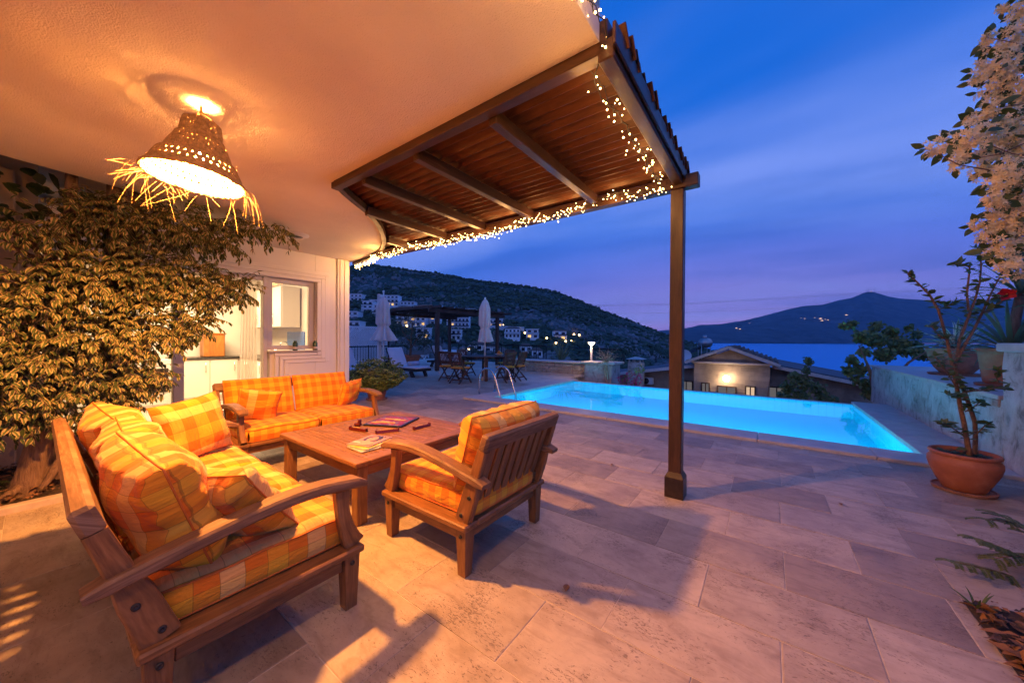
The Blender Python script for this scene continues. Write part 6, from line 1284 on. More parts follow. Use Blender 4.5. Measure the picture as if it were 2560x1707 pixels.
bo = thing('bougainvillea', 'small bougainvillea with magenta flowers behind the pool edge', 'shrub', (-3.35, 10.75, -.9)); m_ = MB(); tube(m_, [(0, 0, -.5), (.0, 0, .4), (.1, 0, .9), (.25, 0, 1.35)], [.03, .025, .02, .008], 6); tube(m_, [(0, 0, .5), (-.2, .05, .9), (-.25, 0, 1.1)], [.02, .012, .006], 6); m_.build('stem', 'stem', bo); lv = Leaves(.06, .04, .2, .2, 2); l2 = Leaves(.05, .05, .1, .3, 2)
for k in range(260): q = rv(); lv.put((q.x * .28, q.y * .28, .75 + q.z * .55), rv(), rv(), random.uniform(.6, 1.2))
for k in range(300): c_ = random.choice(((-.28, -.1, 1.0), (.0, -.1, 1.15), (.22, -.1, 1.05), (.1, -.15, .85), (-.1, -.15, .9), (.25, -.1, .8))); q = rv() * .12; l2.put((c_[0] + q.x, c_[1] + q.y, c_[2] + q.z), rv(), rv(), random.uniform(.6, 1.1))
for k in range(50): q = rv() * .12; lv.put((.26 + q.x, q.y, 1.32 + q.z), rv(), rv(), random.uniform(.7, 1.2))
tag(lv.build('foliage', 'yellow_green_leaf', bo), kind='stuff'); tag(l2.build('blossom', 'pink_petal', bo), kind='stuff')
ag2 = thing('agave', 'spiky agave growing behind the stone planter wall', 'plant', (-7.0, 13.0, .2)); lanceolate(ag2, 'yucca_leaf', 34, 1.0, .08, (18, 85), T(0, 0, .1), .15, nm='blade', seed=21)
# shrub at the end of the right wall
vs_ = thing('climbing_shrub', 'leafy shrub spilling round the far end of the garden wall', 'shrub', (2.1, 12.0, -.6)); m_ = MB(); tube(m_, [(0, 0, -1), (.0, 0, .5), (-.1, 0, 1.2), (-.3, 0, 1.8)], [.06, .05, .03, .01], 6); tube(m_, [(0, 0, .5), (.6, .3, 1.4), (1.2, .6, 1.9)], [.04, .025, .01], 6); m_.build('stem', 'stem', vs_); lv = Leaves(.10, .075, .25, .2, 3)
for (px, py, pr_) in ((2110, 815, 8), (2130, 810, 14), (2150, 840, 22), (2190, 815, 16), (2185, 850, 34), (2225, 830, 22), (2240, 860, 38), (2280, 870, 34), (2310, 885, 26), (2160, 880, 16), (2130, 900, 14), (2120, 925, 14), (2150, 925, 22), (2165, 960, 18), (2170, 985, 14), (2140, 950, 10), (2210, 885, 30), (2270, 820, 10), (2290, 835, 14)):
    d0 = 8.7 if px < 2180 else 9.0 + (px - 2180) * .004; c0 = atD(px, py, d0); r_ = pr_ * d0 / FPX * .72
    for k in range(max(20, int(pr_ * 9))): q = rv() * r_ * random.uniform(.3, 1); lv.put((c0[0] + q.x - 2.1, c0[1] + q.y - 12.0, c0[2] + q.z + .6), rv() + Vector((0, 0, -.3)), Vector((-.3, -.6, .6)) + rv() * .5, random.uniform(.6, 1.15))
tag(lv.build('foliage', 'green_leaf_b', vs_), kind='stuff')
s2 = thing('garden_shrub', 'loose green shrub growing below the pool edge by the neighbouring house', 'shrub', (-.05, 13.6, -3.3)); m_ = MB(); tube(m_, [(0, 0, 0), (.05, 0, 1.2), (.0, 0, 2.2), (.1, 0, 3.4)], [.05, .04, .03, .008], 6); m_.build('stem', 'stem', s2); lv = Leaves(.12, .08, .25, .2, 3)
for (px, py, pr_) in ((2020, 900, 9), (2015, 925, 12), (1985, 940, 16), (2010, 955, 26), (1970, 965, 22), (2045, 970, 22), (1960, 990, 20), (2000, 990, 30), (2060, 995, 20), (2085, 1000, 12), (2024, 906, 6)):
    d0 = 11.2; c0 = atD(px, py, d0); r_ = pr_ * d0 / FPX * .8
    for k in range(max(12, int(pr_ * 6.0))): q = rv() * r_ * random.uniform(.3, 1); lv.put((c0[0] + q.x + .05, c0[1] + q.y - 13.6, c0[2] + q.z + 3.3), rv() + Vector((0, 0, -.3)), Vector((-.3, -.6, .6)) + rv() * .5, random.uniform(.6, 1.15))
tag(lv.build('foliage', 'green_leaf_b', s2), kind='stuff')
a3 = thing('agave', 'spiky yucca tips showing over the right end of the pool edge', 'plant', (.78, 12.6, -1.05)); lanceolate(a3, 'yucca_leaf', 30, .8, .05, (20, 88), T(0, 0, 0), .2, nm='blade', seed=27)
# ================================================================== neighbouring house below the pool
HY = 24.0
def hp_(px, py, y=HY): r = ray(px, py); t_ = y / r[1]; return float(r[0] * t_), float(CAMH + r[2] * t_)
nh = thing('stone_house', 'single storey stone house with gabled front and lit wall lamp below the pool', 'house', (0, 0, 0)); BZ = -4.2
gx0, gz = hp_(1735, 905); gx1, _ = hp_(1925, 911); apx, apz = hp_(1823, 869); ez = (gz + hp_(1925, 911)[1]) / 2
m_ = MB()
def wallp(pts, y, th, mat, nm, par=nh):
    m_ = MB(); n_ = len(pts); vs = [(x, y, z) for x, z in pts] + [(x, y + th, z) for x, z in pts]; m_.add(vs, [tuple(range(n_)), tuple(range(2 * n_ - 1, n_ - 1, -1))] + [(i, n_ + i, n_ + (i + 1) % n_, (i + 1) % n_) for i in range(n_)]); return m_.build(nm, mat, par)
wallp([(gx0, BZ), (gx1, BZ), (gx1, ez), (apx, apz - .12), (gx0, ez)], HY, .5, 'villa_stone', 'gable_wall')
m_ = MB(); bx(m_, gx0 - .15, gx1 + .15, HY - .18, HY - .005, ez - .06, ez + .06, .02); m_.build('cornice', 'coping', nh)
for (xa, za, xb, zb) in ((gx0 - .45, ez - .05, apx, apz), (apx, apz, gx1 + .45, ez - .05)):
    m_ = MB(); sweep_rect(m_, [(xa, HY + 3.3, za), (xb, HY + 3.3, zb)], 7.4, .07, (0, 1, 0)); r0 = m_.build('roof_plane', 'roof_tile', nh)
    n_ = 9
    for k in range(n_): q = (k + .5) / n_; m_ = MB(); tube(m_, [(xa + (xb - xa) * q, HY - .35, za + (zb - za) * q + .05), (xa + (xb - xa) * q, HY + 6.8, za + (zb - za) * q + .05)], .09, 8); m_.build('roof_tile_row', 'roof_tile', r0)
    m_ = MB(); sweep_rect(m_, [(xa, HY - .42, za + .02), (xb, HY - .42, zb + .02)], .06, .16, (0, 1, 0)); m_.build('verge_board', 'coping', nh)
lx0, lz0_ = hp_(1500, 934, HY + 1.0); lx1, lz1_ = hp_(1740, 908, HY + 1.0)
wallp([(lx0 - 2, BZ), (gx0 - .002, BZ), (gx0 - .002, lz1_ - .3), (lx0 - 2, lz0_ - .62)], HY + 1.0, .5, 'villa_stone', 'left_wing_wall')
m_ = MB(); sweep_rect(m_, [(lx0 - 2.4, HY + 4.6, lz0_ - .50), (gx0 - .1, HY + 4.6, lz1_ - .12)], 8.4, .10, (0, 1, 0)); m_.build('left_roof', 'roof_slate', nh); m_ = MB(); sweep_rect(m_, [(lx0 - 2.4, HY + .36, lz0_ - .52), (gx0 - .1, HY + .36, lz1_ - .14)], .08, .2, (0, 1, 0)); m_.build('left_eave_board', 'frame_paint', nh)
rx0, rz0 = hp_(1922, 915, HY + 1.0); rx1, rz1 = hp_(2160, 962, HY + 1.0)
wallp([(gx1 + .002, BZ), (rx1 + 2, BZ), (rx1 + 2, rz1 - .55), (gx1 + .002, rz0 - .08)], HY + 1.0, .5, 'villa_stone', 'right_wing_wall')
m_ = MB(); sweep_rect(m_, [(gx1 + .1, HY + 4.4, rz0 + .12), (rx1 + 2.3, HY + 4.4, rz1 - .30)], 8.0, .10, (0, 1, 0)); m_.build('right_roof', 'roof_slate', nh); m_ = MB(); sweep_rect(m_, [(gx1 + .1, HY + .36, rz0 + .02), (rx1 + 2.3, HY + .36, rz1 - .42)], .08, .18, (0, 1, 0)); m_.build('right_eave_board', 'coping', nh)
def nwin(px0, px1, pyt, y, lit, nm='window'):
    x0, z1 = hp_(px0, pyt, y); x1, _ = hp_(px1, pyt, y); m_ = MB(); z0 = z1 - 1.25; s = .07
    for (a, b, c_, d_) in ((x0 - s, x1 + s, z1, z1 + s), (x0 - s, x1 + s, z0 - s, z0), (x0 - s, x0, z0, z1), (x1, x1 + s, z0, z1)): bx(m_, a, b, y - .07, y - .004, c_, d_, .01)
    w_ = m_.build(nm, 'dark_wood', nh); m_ = MB(); bx(m_, x0, x1, y - .03, y - .004, z0, z1, 0); m_.build('pane', lit, w_); m_ = MB(); bx(m_, (x0 + x1) / 2 - .03, (x0 + x1) / 2 + .03, y - .05, y - .031, z0, z1, .004); m_.build('mullion', 'dark_wood', w_)
nwin(1756, 1772, 958, HY, 'window_dim2'); nwin(1866, 1886, 967, HY, 'window_dim'); nwin(1796, 1838, 966, HY, 'window_dim2'); nwin(1922, 1962, 968, HY + 1, 'window_dim2'); nwin(1702, 1730, 953, HY + 1, 'window_dim2')
cx0, cz1 = hp_(1573, 905, HY - .2); cx1, _ = hp_(1605, 905, HY - .2); ch = thing('chimney', 'square rendered chimney with hipped cap on the left wing of the stone house', 'chimney', (0, 0, 0)); m_ = MB(); bx(m_, cx0, cx1, HY - .5, HY + .4, BZ, cz1, .02); m_.build('stack', 'stone_render', ch)
for a in (cx0 + .08, (cx0 + cx1) / 2, cx1 - .08):
    for y in (HY - .4, HY + .3): m_ = MB(); cbox(m_, .10, .10, .2, T(a, y, cz1 + .101), .01); m_.build('cap_pillar', 'stone_render', ch)
m_ = MB(); w_ = (cx1 - cx0) / 2 + .12; mx_c = (cx0 + cx1) / 2; vs = [(mx_c - w_, HY - .62, cz1 + .21), (mx_c + w_, HY - .62, cz1 + .21), (mx_c + w_, HY + .52, cz1 + .21), (mx_c - w_, HY + .52, cz1 + .21), (mx_c - .1, HY - .05, cz1 + .38), (mx_c + .1, HY - .05, cz1 + .38)]; m_.add(vs, [(3, 2, 1, 0), (0, 1, 5, 4), (1, 2, 5), (2, 3, 4, 5), (3, 0, 4)]); m_.build('cap', 'coping', ch)
ax0, az1 = hp_(1604, 943, HY + .6); ax1, az0 = hp_(1632, 961, HY + .6); ac_ = thing('air_conditioner', 'white outdoor air conditioner unit on the neighbouring house wall', 'air conditioner', (0, 0, 0)); m_ = MB(); bx(m_, ax0, ax1, HY + .55, HY + .9, az0, az1, .02); m_.build('case', 'plastic_white', ac_); m_ = MB(); lathe(m_, [(.001, 0), (.05, .01), (.19, .012), (.21, 0)], 24, T(ax0 + .30, HY + .545, (az0 + az1) / 2, 90)); m_.build('fan_grille', 'oven_black', ac_); m_ = MB(); bx(m_, ax0 + .1, ax1 - .1, HY + .6, HY + .99, az0 - .06, az0 - .002, .01); m_.build('bracket', 'galv', ac_)
wl = thing('wall_lamp', 'bright round wall lamp shining on the gable of the stone house', 'wall lamp', (*[hp_(1817, 945)[0]], HY - .35, hp_(1817, 945)[1])); m_ = MB(); iv2, if2 = ico(1); lathe(m_, [(.001, -.17), (.09, -.145), (.15, -.08), (.17, 0), (.15, .08), (.09, .145), (.001, .17)], 20); m_.build('globe', 'bulb_hot', wl); m_ = MB(); tube(m_, [(0, .34, .1), (0, .1, .2), (0, 0, .17)], .02, 6); m_.build('bracket', 'black_metal', wl); lamp('lamp_light', 'POINT', (0, -.7, 0), 34, (1, .74, .46), wl, shadow_soft_size=.15)
# solar heater and dish
so = thing('solar_water_heater', 'roof solar water heater with round steel tank on a frame', 'water heater', (*[hp_(1762, 857, HY + 4)[0]], HY + 4, hp_(1762, 857, HY + 4)[1])); m_ = MB(); tube(m_, [(-.08, -.35, 0), (.14, .35, 0)], .34, 18); m_.build('tank', 'galv', so)
for (a, b) in ((-.4, -.3), (.1, .4), (.35, .2), (-.15, -.5)): m_ = MB(); tube(m_, [(a, b, -.1), (a * .8, b * .8, -1.7)], .03, 6); m_.build('strut', 'galv', so)
m_ = MB(); sweep_rect(m_, [(-.1, 0, -.25), (-2.0, -.4, -1.25)], 1.3, .08, (.2, 1, 0)); m_.build('collector_panel', 'dark_glass', so); m_ = MB(); lathe(m_, [(.001, .55), (.13, .55), (.15, .3), (.001, .3)], 14); m_.build('expansion_tank', 'galv', so)
di = thing('satellite_dish', 'small satellite dish at the foot of the solar heater', 'satellite dish', (*[hp_(1712, 890, HY + 3)[0]], HY + 3, hp_(1712, 890, HY + 3)[1])); m_ = MB(); lathe(m_, [(.001, .0), (.2, .025), (.36, .08), (.43, .12)], 22, T(0, 0, 0, 70, 28, 0)); m_.build('dish', 'plastic_white', di); m_ = MB(); tube(m_, [(.1, .1, -.05), (.15, .2, -1.2)], .03, 6); tube(m_, [(0, 0, 0), (-.3, -.4, .1)], .014, 5); m_.build('mount', 'galv', di)
# ================================================================== sea, slopes, hills
m_ = MB(); grid(m_, lambda u, v: (-9000 + 18000 * u, 120 + 11000 * v, -42.0), 4, 4); struct(m_.build('sea', 'sea'))
m_ = MB(); m_.add([(-400, -60, -46), (400, -60, -46), (400, 200, -46), (-400, 200, -46)], [(0, 1, 2, 3)]); 
def slope_z(x, y):
    d = max(0, y - 10.3); z = -4.3 - .30 * max(0, d - 14) if d > 14 else -4.3
    z = min(-4.3, z); return max(z, -44) + .5 * math.sin(x * .21) * math.sin(y * .17) * min(1, d / 40)
m_ = MB(); grid(m_, lambda u, v: (-60 + 150 * u, -30 + 210 * v, slope_z(-60 + 150 * u, -30 + 210 * v)), 50, 70); struct(m_.build('garden_slope', 'slope'))
def interp(tab, x):
    if x <= tab[0][0]: return tab[0][1]
    for (a, b), (c_, d_) in zip(tab[:-1], tab[1:]):
        if x <= c_: return b + (d_ - b) * (x - a) / (c_ - a)
    return tab[-1][1]
# left hill
RID = [(500, 690), (700, 676), (872, 669), (897, 666), (927, 664), (978, 670), (1030, 677), (1070, 683), (1106, 687), (1138, 694), (1180, 700), (1216, 706), (1265, 711), (1299, 716), (1338, 721), (1400, 736), (1469, 762), (1525, 785), (1578, 805), (1665, 840), (1706, 852), (1738, 864), (1775, 876), (1830, 905)]
GD = [(40, 1.12), (60, 1.0), (90, .89), (120, .78), (160, .64), (200, .52), (260, .37), (340, .22), (430, .08), (520, 0.0)]
def hpix(col, D): r = interp(RID, col); return r + (1000 - r) * interp(GD, D)
def hill(col, D): return atD(col, hpix(col, D), D)
from mathutils import noise as mn
def hrough(x, y): return 3.2 * mn.noise(Vector((x * .03, y * .03, 1.3))) + 1.6 * mn.noise(Vector((x * .09, y * .09, 4.1)))
Ds = [40, 50, 62, 78, 96, 118, 142, 168, 196, 226, 258, 292, 328, 366, 404, 440, 472, 500, 520, 545, 590, 680]
def hp3(col, D):
    if D <= 520: a = hill(col, D)
    else: a = hill(col, 520); s = D / 520; a = np.array([a[0] * s, a[1] * s, a[2] - (D - 520) * .5])
    k = min(1, max(0, (D - 60) / 120)) * (1 if D < 500 else .35); return (a[0], a[1], a[2] + k * hrough(a[0], a[1]) - 1.0 * (D < 500))
cols = list(np.linspace(500, 1830, 120)); vs = [hp3(c_, D) for D in Ds for c_ in cols]; nC = len(cols); fs = [(j * nC + i, j * nC + i + 1, (j + 1) * nC + i + 1, (j + 1) * nC + i) for j in range(len(Ds) - 1) for i in range(nC - 1)]
m_ = MB(); m_.add(vs, fs, None, None, True); struct(m_.build('hill', 'hillside'))
# scrub: low clumps, one mass
def clump(): 
    v_, f_ = ico(1.0); return v_, f_
iv3 = np.array(ico(1.0)[0]); if3 = np.array(ico(1.0)[1]); VV = []; FF = []; nb = 0
HOUSE_SPOTS = []
def add_clump(c_, s, flat=.75):
    global nb
    rr = np.array([1 + random.uniform(-.35, .35) for _ in range(12)])[:, None]; a = random.uniform(0, 6); ro = np.array([[math.cos(a), -math.sin(a), 0], [math.sin(a), math.cos(a), 0], [0, 0, 1]]); VV.append((iv3 * rr) @ ro.T * np.array([s, s, s * flat]) + c_); FF.append(if3 + nb * 12); nb += 1
hr = random.Random(5)
def rockiness(x, y): return mn.noise(Vector((x * .012 + 3, y * .012, .7))) + .5 * mn.noise(Vector((x * .04, y * .04, 2.2)))
for k in range(11500):
    col = hr.uniform(820, 1790); D = 70 + 455 * hr.random() ** .8
    a = hp3(col, D)
    if D > 110 and rockiness(a[0], a[1]) > .10 + .25 * hr.random(): continue
    s = (.9 + 1.5 * hr.random()) * (1 if D > 150 else .8); add_clump(np.array([a[0], a[1], a[2] + s * .35]), s)
for k in range(420):
    col = 825 + 960 * k / 420 + hr.uniform(-2, 2); a = hp3(col, 518); s = 1.2 + 1.9 * hr.random() ** 2; add_clump(np.array([a[0], a[1], a[2] + s * .5]), s, 1.0)
V = np.concatenate(VV); F = np.concatenate(FF); me = bpy.data.meshes.new('scrub'); me.from_pydata(V.tolist(), [], F.tolist()); me.materials.append(MAT['scrub']); o = bpy.data.objects.new('hillside_scrub', me); COL.objects.link(o); tag(o, 'dark scrub and pines covering the rocky hill on the left', 'scrub', kind='stuff')
# rocks
VV, FF, nb = [], [], 0
for k in range(3200):
    col = hr.uniform(820, 1790); D = 120 + 400 * hr.random(); a = hp3(col, D)
    if rockiness(a[0], a[1]) < .14: continue
    s = .8 + 2.2 * hr.random() ** 2; add_clump(np.array([a[0], a[1], a[2] + .1]), s, 1.1)
V = np.concatenate(VV); F = np.concatenate(FF); me = bpy.data.meshes.new('rocks'); me.from_pydata(V.tolist(), [], F.tolist()); me.materials.append(MAT['rock']); o = bpy.data.objects.new('hillside_rocks', me); COL.objects.link(o); tag(o, 'grey limestone outcrops scattered over the left hill', 'rocks', kind='stuff')
# far mountain across the bay
MR = [(1500, 838), (1600, 830), (1707, 822), (1752, 812), (1803, 810), (1859, 801), (1905, 790.5), (1956, 776.5), (2002, 766), (2058, 761), (2099, 750), (2130, 744.6), (2158, 732), (2180.6, 729), (2206, 736), (2224, 742), (2250, 746), (2372, 754), (2430, 750), (2560, 746), (2700, 740), (2900, 742)]
MD = [5200, 5350, 5500, 5700, 5950, 6250, 6600, 6950, 7300, 7600, 7900, 8600]
def mtn(col, D):
    base_y = interp([(1500, 853.5), (2900, 858)], col); r = interp(MR, col) 
    q = (D - 5200) / (7600 - 5200); e = min(1, q); yy = (base_y + 2) + (r - base_y - 2) * (e ** .8); a = atD(col, yy, D)
    if q > 1: a = atD(col, r, 7600); s = D / 7600; a = np.array([a[0] * s, a[1] * s, a[2] - (D - 7600) * .5])
    k = math.sin(min(1, max(0, e)) * math.pi) ; return (a[0], a[1], a[2] + k * 22 * mn.noise(Vector((a[0] * .0022, a[1] * .0022, .2))) + (8 * mn.noise(Vector((col * .05, 0, 3))) if .9 < q <= 1.05 else 0))
cols = list(np.linspace(1500, 2900, 260)); nC = len(cols); vs = [mtn(c_, D) for D in MD for c_ in cols]; fs = [(j * nC + i, j * nC + i + 1, (j + 1) * nC + i + 1, (j + 1) * nC + i) for j in range(len(MD) - 1) for i in range(nC - 1)]
m_ = MB(); m_.add(vs, fs, None, None, True); struct(m_.build('far_mountain', 'far_mountain'))
def mast(px, py, hgt, lab):
    o = thing('radio_mast', lab, 'mast', tuple(atD(px, py, 7550)), 0, 'radio masts on the far peak'); m_ = MB(); tube(m_, [(0, 0, -10), (0, 0, hgt)], [4, 2.0], 5); m_.build('pole', 'black_metal', o)
for (px, h_, lab) in ((2167, 85, 'leftmost thin radio mast on the far mountain peak'), (2171, 80, 'second thin radio mast on the far mountain peak'), (2178, 88, 'third thin radio mast on the far mountain peak'), (2187, 110, 'tallest radio mast on the far mountain peak, the rightmost')): mast(px, interp(MR, px), h_, lab)
# lights across the bay
for i, (px, py, w_, lab) in enumerate(((1841, 821, 5, 'left orange light low on the far mountain'), (1850, 823, 5, 'second orange light low on the far mountain'), (2012, 797, 3, 'small pale light on the far mountain slope, left of the village'), (2037, 795, 3, 'small light at the top left of the far village'), (2051, 797, 7, 'long orange light in the middle of the far village'), (2055, 802, 6, 'lower left orange light in the far village'), (2063, 799, 3, 'tiny light in the far village centre'), (2070, 801, 5, 'lower right orange light in the far village'), (2116, 788, 6, 'pinkish light high on the right of the far mountain'), (1874, 809, 2, 'tiny pale light on the far mountain, left slope'), (2003, 796, 2, 'faint light at the left edge of the far village'), (2178, 729, 3, 'white light among the masts on the peak'))):
    D = 7300 if py < 735 else 6400; a = atD(px, py, D) + np.array([0, 0, 6.0]); s = w_ * D / FPX * .5; m_ = MB(); lathe(m_, [(.001, -s * .35), (s * .7, -s * .2), (s, 0), (s * .7, s * .2), (.001, s * .35)], 8); tag(m_.build('distant_light', 'street_glow_far', loc=tuple(a)), lab, 'light', 'lights on the far mountain')
# ================================================================== houses on the left hill
def solveD(px, py):
    best = min(np.linspace(45, 400, 300), key=lambda d: abs(hpix(px, d) - py)); return float(best)
hs = random.Random(3)
def hillhouse(label, px0, px1, pyb, floors, lit=(), roof='flat', tiers=1, balc=True, D=None, ang=0, fh=3.0, mat='house_white', nw=None):
    D = D or solveD((px0 + px1) / 2, pyb); A = np.array(atD(px0, pyb, D)); B = np.array(atD(px1, pyb, D)); W = float(np.linalg.norm((B - A)[:2])); rot = math.degrees(math.atan2(B[1] - A[1], B[0] - A[0])) + ang; C0 = (A + B) / 2
    o = thing('hill_house', label, 'house', tuple(C0), rot, 'white houses on the hillside'); dp = min(9.0, W * .8 + 2); H = floors * fh
    m_ = MB(); bx(m_, -W / 2, W / 2, 0, dp, -4, H, 0); m_.build('wall', mat, o)
    nW = nw or max(2, int(W / 3.0)); sp = W / nW
    for f in range(floors):
        z0 = f * fh
        if balc and f > 0:
            m_ = MB(); bx(m_, -W / 2 - .3, W / 2 + .3, -1.5, -.002, z0 - .12, z0 + .12, 0); b_ = m_.build('balcony', mat, o); m_ = MB(); bx(m_, -W / 2 - .3, W / 2 + .3, -1.5, -1.44, z0 + .121, z0 + 1.0, 0); m_.build('parapet', 'house_grey' if hs.random() < .5 else 'dark_glass', b_)
            for s in (-1, 1): m_ = MB(); bx(m_, s * (W / 2) - .12, s * (W / 2) + .12, -1.45, -1.2, z0 - fh, z0 - .121, 0); m_.build('pillar', mat, o)
        for k in range(nW):
            x = -W / 2 + sp * (k + .5); ww = sp * .28; m_ = MB(); bx(m_, x - ww, x + ww, -.06, -.003, z0 + .5, z0 + 2.35, 0); w_ = m_.build('window', mat if False else 'house_grey', o); m_ = MB(); bx(m_, x - ww + .08, x + ww - .08, -.09, -.062, z0 + .58, z0 + 2.27, 0); m_.build('pane', 'window_glow' if (f, k) in lit else 'dark_glass', w_)
    if roof == 'flat': m_ = MB(); bx(m_, -W / 2 - .4, W / 2 + .4, -1.6 if balc else -.4, dp + .3, H + .001, H + .28, 0); m_.build('roof', mat, o)
    else:
        m_ = MB(); e = .6; rz_ = H + 1.5; vs = [(-W / 2 - e, -e, H), (W / 2 + e, -e, H), (W / 2 + e, dp + e, H), (-W / 2 - e, dp + e, H), (-W / 4, dp / 2, rz_), (W / 4, dp / 2, rz_)]; m_.add(vs, [(3, 2, 1, 0), (0, 1, 5, 4), (1, 2, 5), (2, 3, 4, 5), (3, 0, 4)]); m_.build('roof', 'roof_tile', o)
    return o
hillhouse('white flat roofed house high at the left beside the villa corner', 866, 905, 752, 2, roof='flat'); hillhouse('white terraced house with lit balcony high on the left hill', 957, 996, 765, 3, ((1, 0), (0, 1), (0, 2))); hillhouse('pale stepped house left of the lit balcony house', 925, 955, 768, 2); hillhouse('white three storey house between the parasol and far pergola', 934, 970, 792, 3); hillhouse('low white house behind the cream side-post parasol', 866, 895, 800, 2)
hillhouse('white house with balconies seen under the far pergola, left part', 992, 1022, 812, 3, ((0, 1),)); hillhouse('white house with lit rooms seen under the far pergola, right part', 1026, 1064, 815, 3, ((1, 0), (0, 2))); hillhouse('white block just right of the far pergola post', 1075, 1100, 812, 3, ((1, 0),)); 
hillhouse('cream block stepping down behind the side-post parasol', 906, 932, 782, 3); hillhouse('white house high above the far pergola roof', 1000, 1036, 772, 2); hillhouse('white house with a flat roof at the villa corner, lowest of its row', 868, 900, 828, 2); hillhouse('white block left of the far pergola post behind the olive', 1040, 1072, 846, 2, ((0, 1),)); hillhouse('wide white house with three balconies and party lights', 1118, 1172, 828, 4, ((1, 1), (0, 2)), nw=6); hillhouse('white upper house with arched front behind the balcony house', 1140, 1188, 790, 2); hillhouse('small white house below the wide balcony house', 1128, 1152, 850, 2)
hillhouse('two storey house with three lit windows right of the closed parasol', 1220, 1256, 818, 2, ((0, 0), (0, 1), (0, 2)), nw=3); hillhouse('white villa with hipped tile roof on the slope', 1262, 1300, 845, 2, (), 'hip', nw=4); hillhouse('white villa with a flat upper block next to the hipped villa', 1316, 1346, 846, 2, ((0, 0),)); hillhouse('white house with red tile roof and garden lights', 1384, 1416, 850, 2, ((0, 1), (0, 2)), 'hip'); hillhouse('small white gabled house below the villas', 1300, 1330, 880, 1, (), 'hip', balc=False); hillhouse('small white house with tile roof behind the dining chairs', 1212, 1245, 882, 1, (), 'hip', balc=False); hillhouse('white garden house with domed tile roof beyond the railing', 1330, 1356, 892, 1, (), 'hip', balc=False)
hillhouse('white house low on the slope behind the far loungers', 1010, 1060, 905, 1, (), 'hip', balc=False); hillhouse('long white house behind the iron railing', 1100, 1160, 895, 1, (), 'flat', balc=False); hillhouse('white house on the right of the railing, half hidden by chairs', 1168, 1208, 876, 1, (), 'hip', balc=False)
wl_ = MB(); a0 = solveD(1260, 830)
rt = thing('retaining_wall', 'pale retaining wall on the hillside beneath the lit house', 'wall', (0, 0, 0)); p0, p1 = atD(1225, 822, a0 + 1), atD(1310, 826, a0 + 1); m_ = MB(); sweep_rect(m_, [tuple(p0), tuple(p1)], .6, 5.0, (0, 1, 0)); m_.build('body', 'house_grey', rt)
# garden lights on the hill
for i, (px, py, lab) in enumerate(((1258, 815, 'orange lamp at the right of the lit house'), (1111, 822, 'warm lights left of the wide balcony house'), (1435, 838, 'floodlit spot above the red roofed house'), (1448, 839, 'white street lamp right of the red roofed house'), (1390, 859, 'street lamp below the red roofed house'), (1414, 855, 'red lamp at the foot of the red roofed house'), (1428, 855, 'second red lamp at the foot of the red roofed house'), (1367, 847, 'lone lamp left of the red roofed house'), (1172, 875, 'twin lamps seen between the dining chairs'), (1017, 816, 'bright lamp seen under the far pergola'), (1312, 834, 'glowing ball for the light on the pink wall left of the flat villa'))):  # the last ball glows in place of a lit wall
    D = solveD(px, py) - 3; a = atD(px, py - 2, D); s = 2.4 * D / FPX; m_ = MB(); lathe(m_, [(.001, -s), (s * .7, -s * .7), (s, 0), (s * .7, s * .7), (.001, s)], 8); tag(m_.build('street_light', 'street_glow', loc=tuple(a)), lab, 'lamp', 'lamps among the hillside houses')
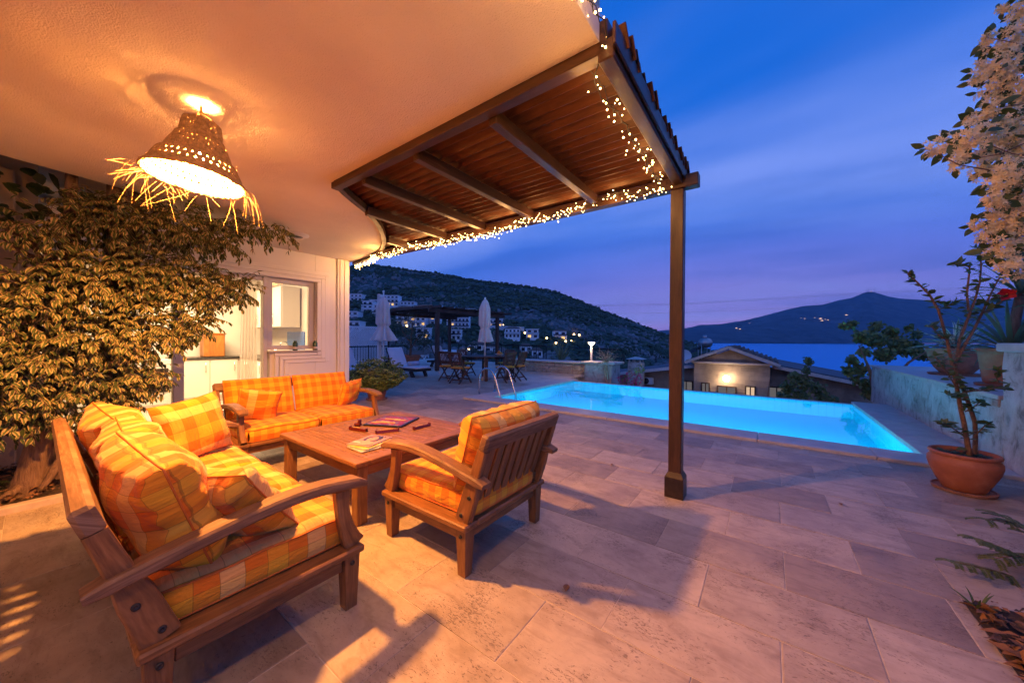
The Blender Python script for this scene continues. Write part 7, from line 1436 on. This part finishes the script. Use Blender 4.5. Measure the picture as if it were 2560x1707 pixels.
# trees between the houses
lvt = None
def hilltree(px, pyb, hpx, wpx, lab, mat='scrub', D=None):
    D = D or solveD(px, pyb); c0 = atD(px, pyb, D); H = hpx * D / FPX; Wd = wpx * D / FPX / 2; o = thing('hillside_tree', lab, 'tree', tuple(c0), 0, 'trees among the hillside houses'); m_ = MB(); tube(m_, [(0, 0, -1), (0, 0, H * .4)], [.05 * H, .03 * H], 6); m_.build('trunk', 'bark_dark', o); lv = Leaves(.10 * H, .07 * H, .2, .2, 2)
    for k in range(240): q = rv(); r_ = random.uniform(.35, 1) * (1 + .25 * math.sin(q.x * 5 + q.z * 4)); lv.put((q.x * Wd * r_, q.y * Wd * r_, H * .58 + q.z * H * .42 * r_), rv(), rv(), random.uniform(.6, 1.3))
    tag(lv.build('crown', mat, o), kind='stuff')
for i, (px, py, h_, w_, lab, mt) in enumerate(((1105, 862, 50, 42, 'dark round tree at the left below the wide balcony house', 'scrub'), (1165, 862, 30, 40, 'dark tree behind the parasol left side', 'scrub'), (1240, 868, 42, 46, 'pale bare tree right of the closed parasol', 'pale_crown'), (1060, 880, 55, 50, 'dark tree behind the far pergola post', 'scrub'), (990, 860, 60, 40, 'dark tree beside the lattice screen', 'scrub'), (1430, 838, 26, 34, 'floodlit tree above the red roofed house', 'pale_crown'), (1350, 880, 26, 40, 'dark tree left of the street lamp', 'scrub'), (1180, 890, 40, 40, 'dark tree behind the dining table', 'scrub'), (930, 812, 30, 40, 'dark tree by the side-post parasol', 'scrub'), (1290, 872, 24, 50, 'dark tree below the hipped villa', 'scrub'), (1480, 880, 50, 70, 'dark tree behind the dry shrub', 'scrub'), (1560, 905, 50, 90, 'dark trees behind the chimney', 'scrub'), (1640, 905, 40, 90, 'dark trees left of the pergola post', 'scrub'))): hilltree(px, py, h_, w_, lab, mt)
# power lines
pl = thing('power_lines', 'thin overhead power lines crossing the bay view', 'cables', (0, 0, 0))
for (pts) in (((1150, 768), (1700, 759), (2140, 733), (2700, 704)), ((1150, 770), (1700, 762), (2140, 736), (2700, 708)), ((1150, 786), (1700, 782), (2060, 766), (2700, 733)), ((1150, 805), (1700, 805.5), (2060, 799), (2700, 780))):
    P = [Vector(atD(px, py, 90)) for px, py in pts]; m_ = MB(); q = []
    for i in range(len(P) - 1):
        for k in range(6): q.append(tuple(P[i].lerp(P[i + 1], k / 6)))
    q.append(tuple(P[-1])); tube(m_, q, .022, 4, False); m_.build('cable', 'cable', pl)
# ================================================================== evening haze
m = bpy.data.materials.new('haze_air'); m.use_nodes = True; t = m.node_tree; t.nodes.clear(); MAT['haze_air'] = m
pv = N(t, 'ShaderNodeVolumePrincipled'); pv.inputs['Color'].default_value = (.45, .68, 1, 1); pv.inputs['Density'].default_value = 4.5e-5; pv.inputs['Anisotropy'].default_value = 0.1
o_ = N(t, 'ShaderNodeOutputMaterial'); L(t, pv.outputs[0], o_.inputs['Volume'])
m_ = MB(); m_.add([(-9500, -300, -48), (9500, -300, -48), (9500, 12500, -48), (-9500, 12500, -48), (-9500, -300, 1250), (9500, -300, 1250), (9500, 12500, 1250), (-9500, 12500, 1250)], [(3, 2, 1, 0), (4, 5, 6, 7), (0, 1, 5, 4), (1, 2, 6, 5), (2, 3, 7, 6), (3, 0, 4, 7)]); tag(m_.build('haze', 'haze_air'), 'thin blue evening haze over the bay', 'haze', kind='stuff')
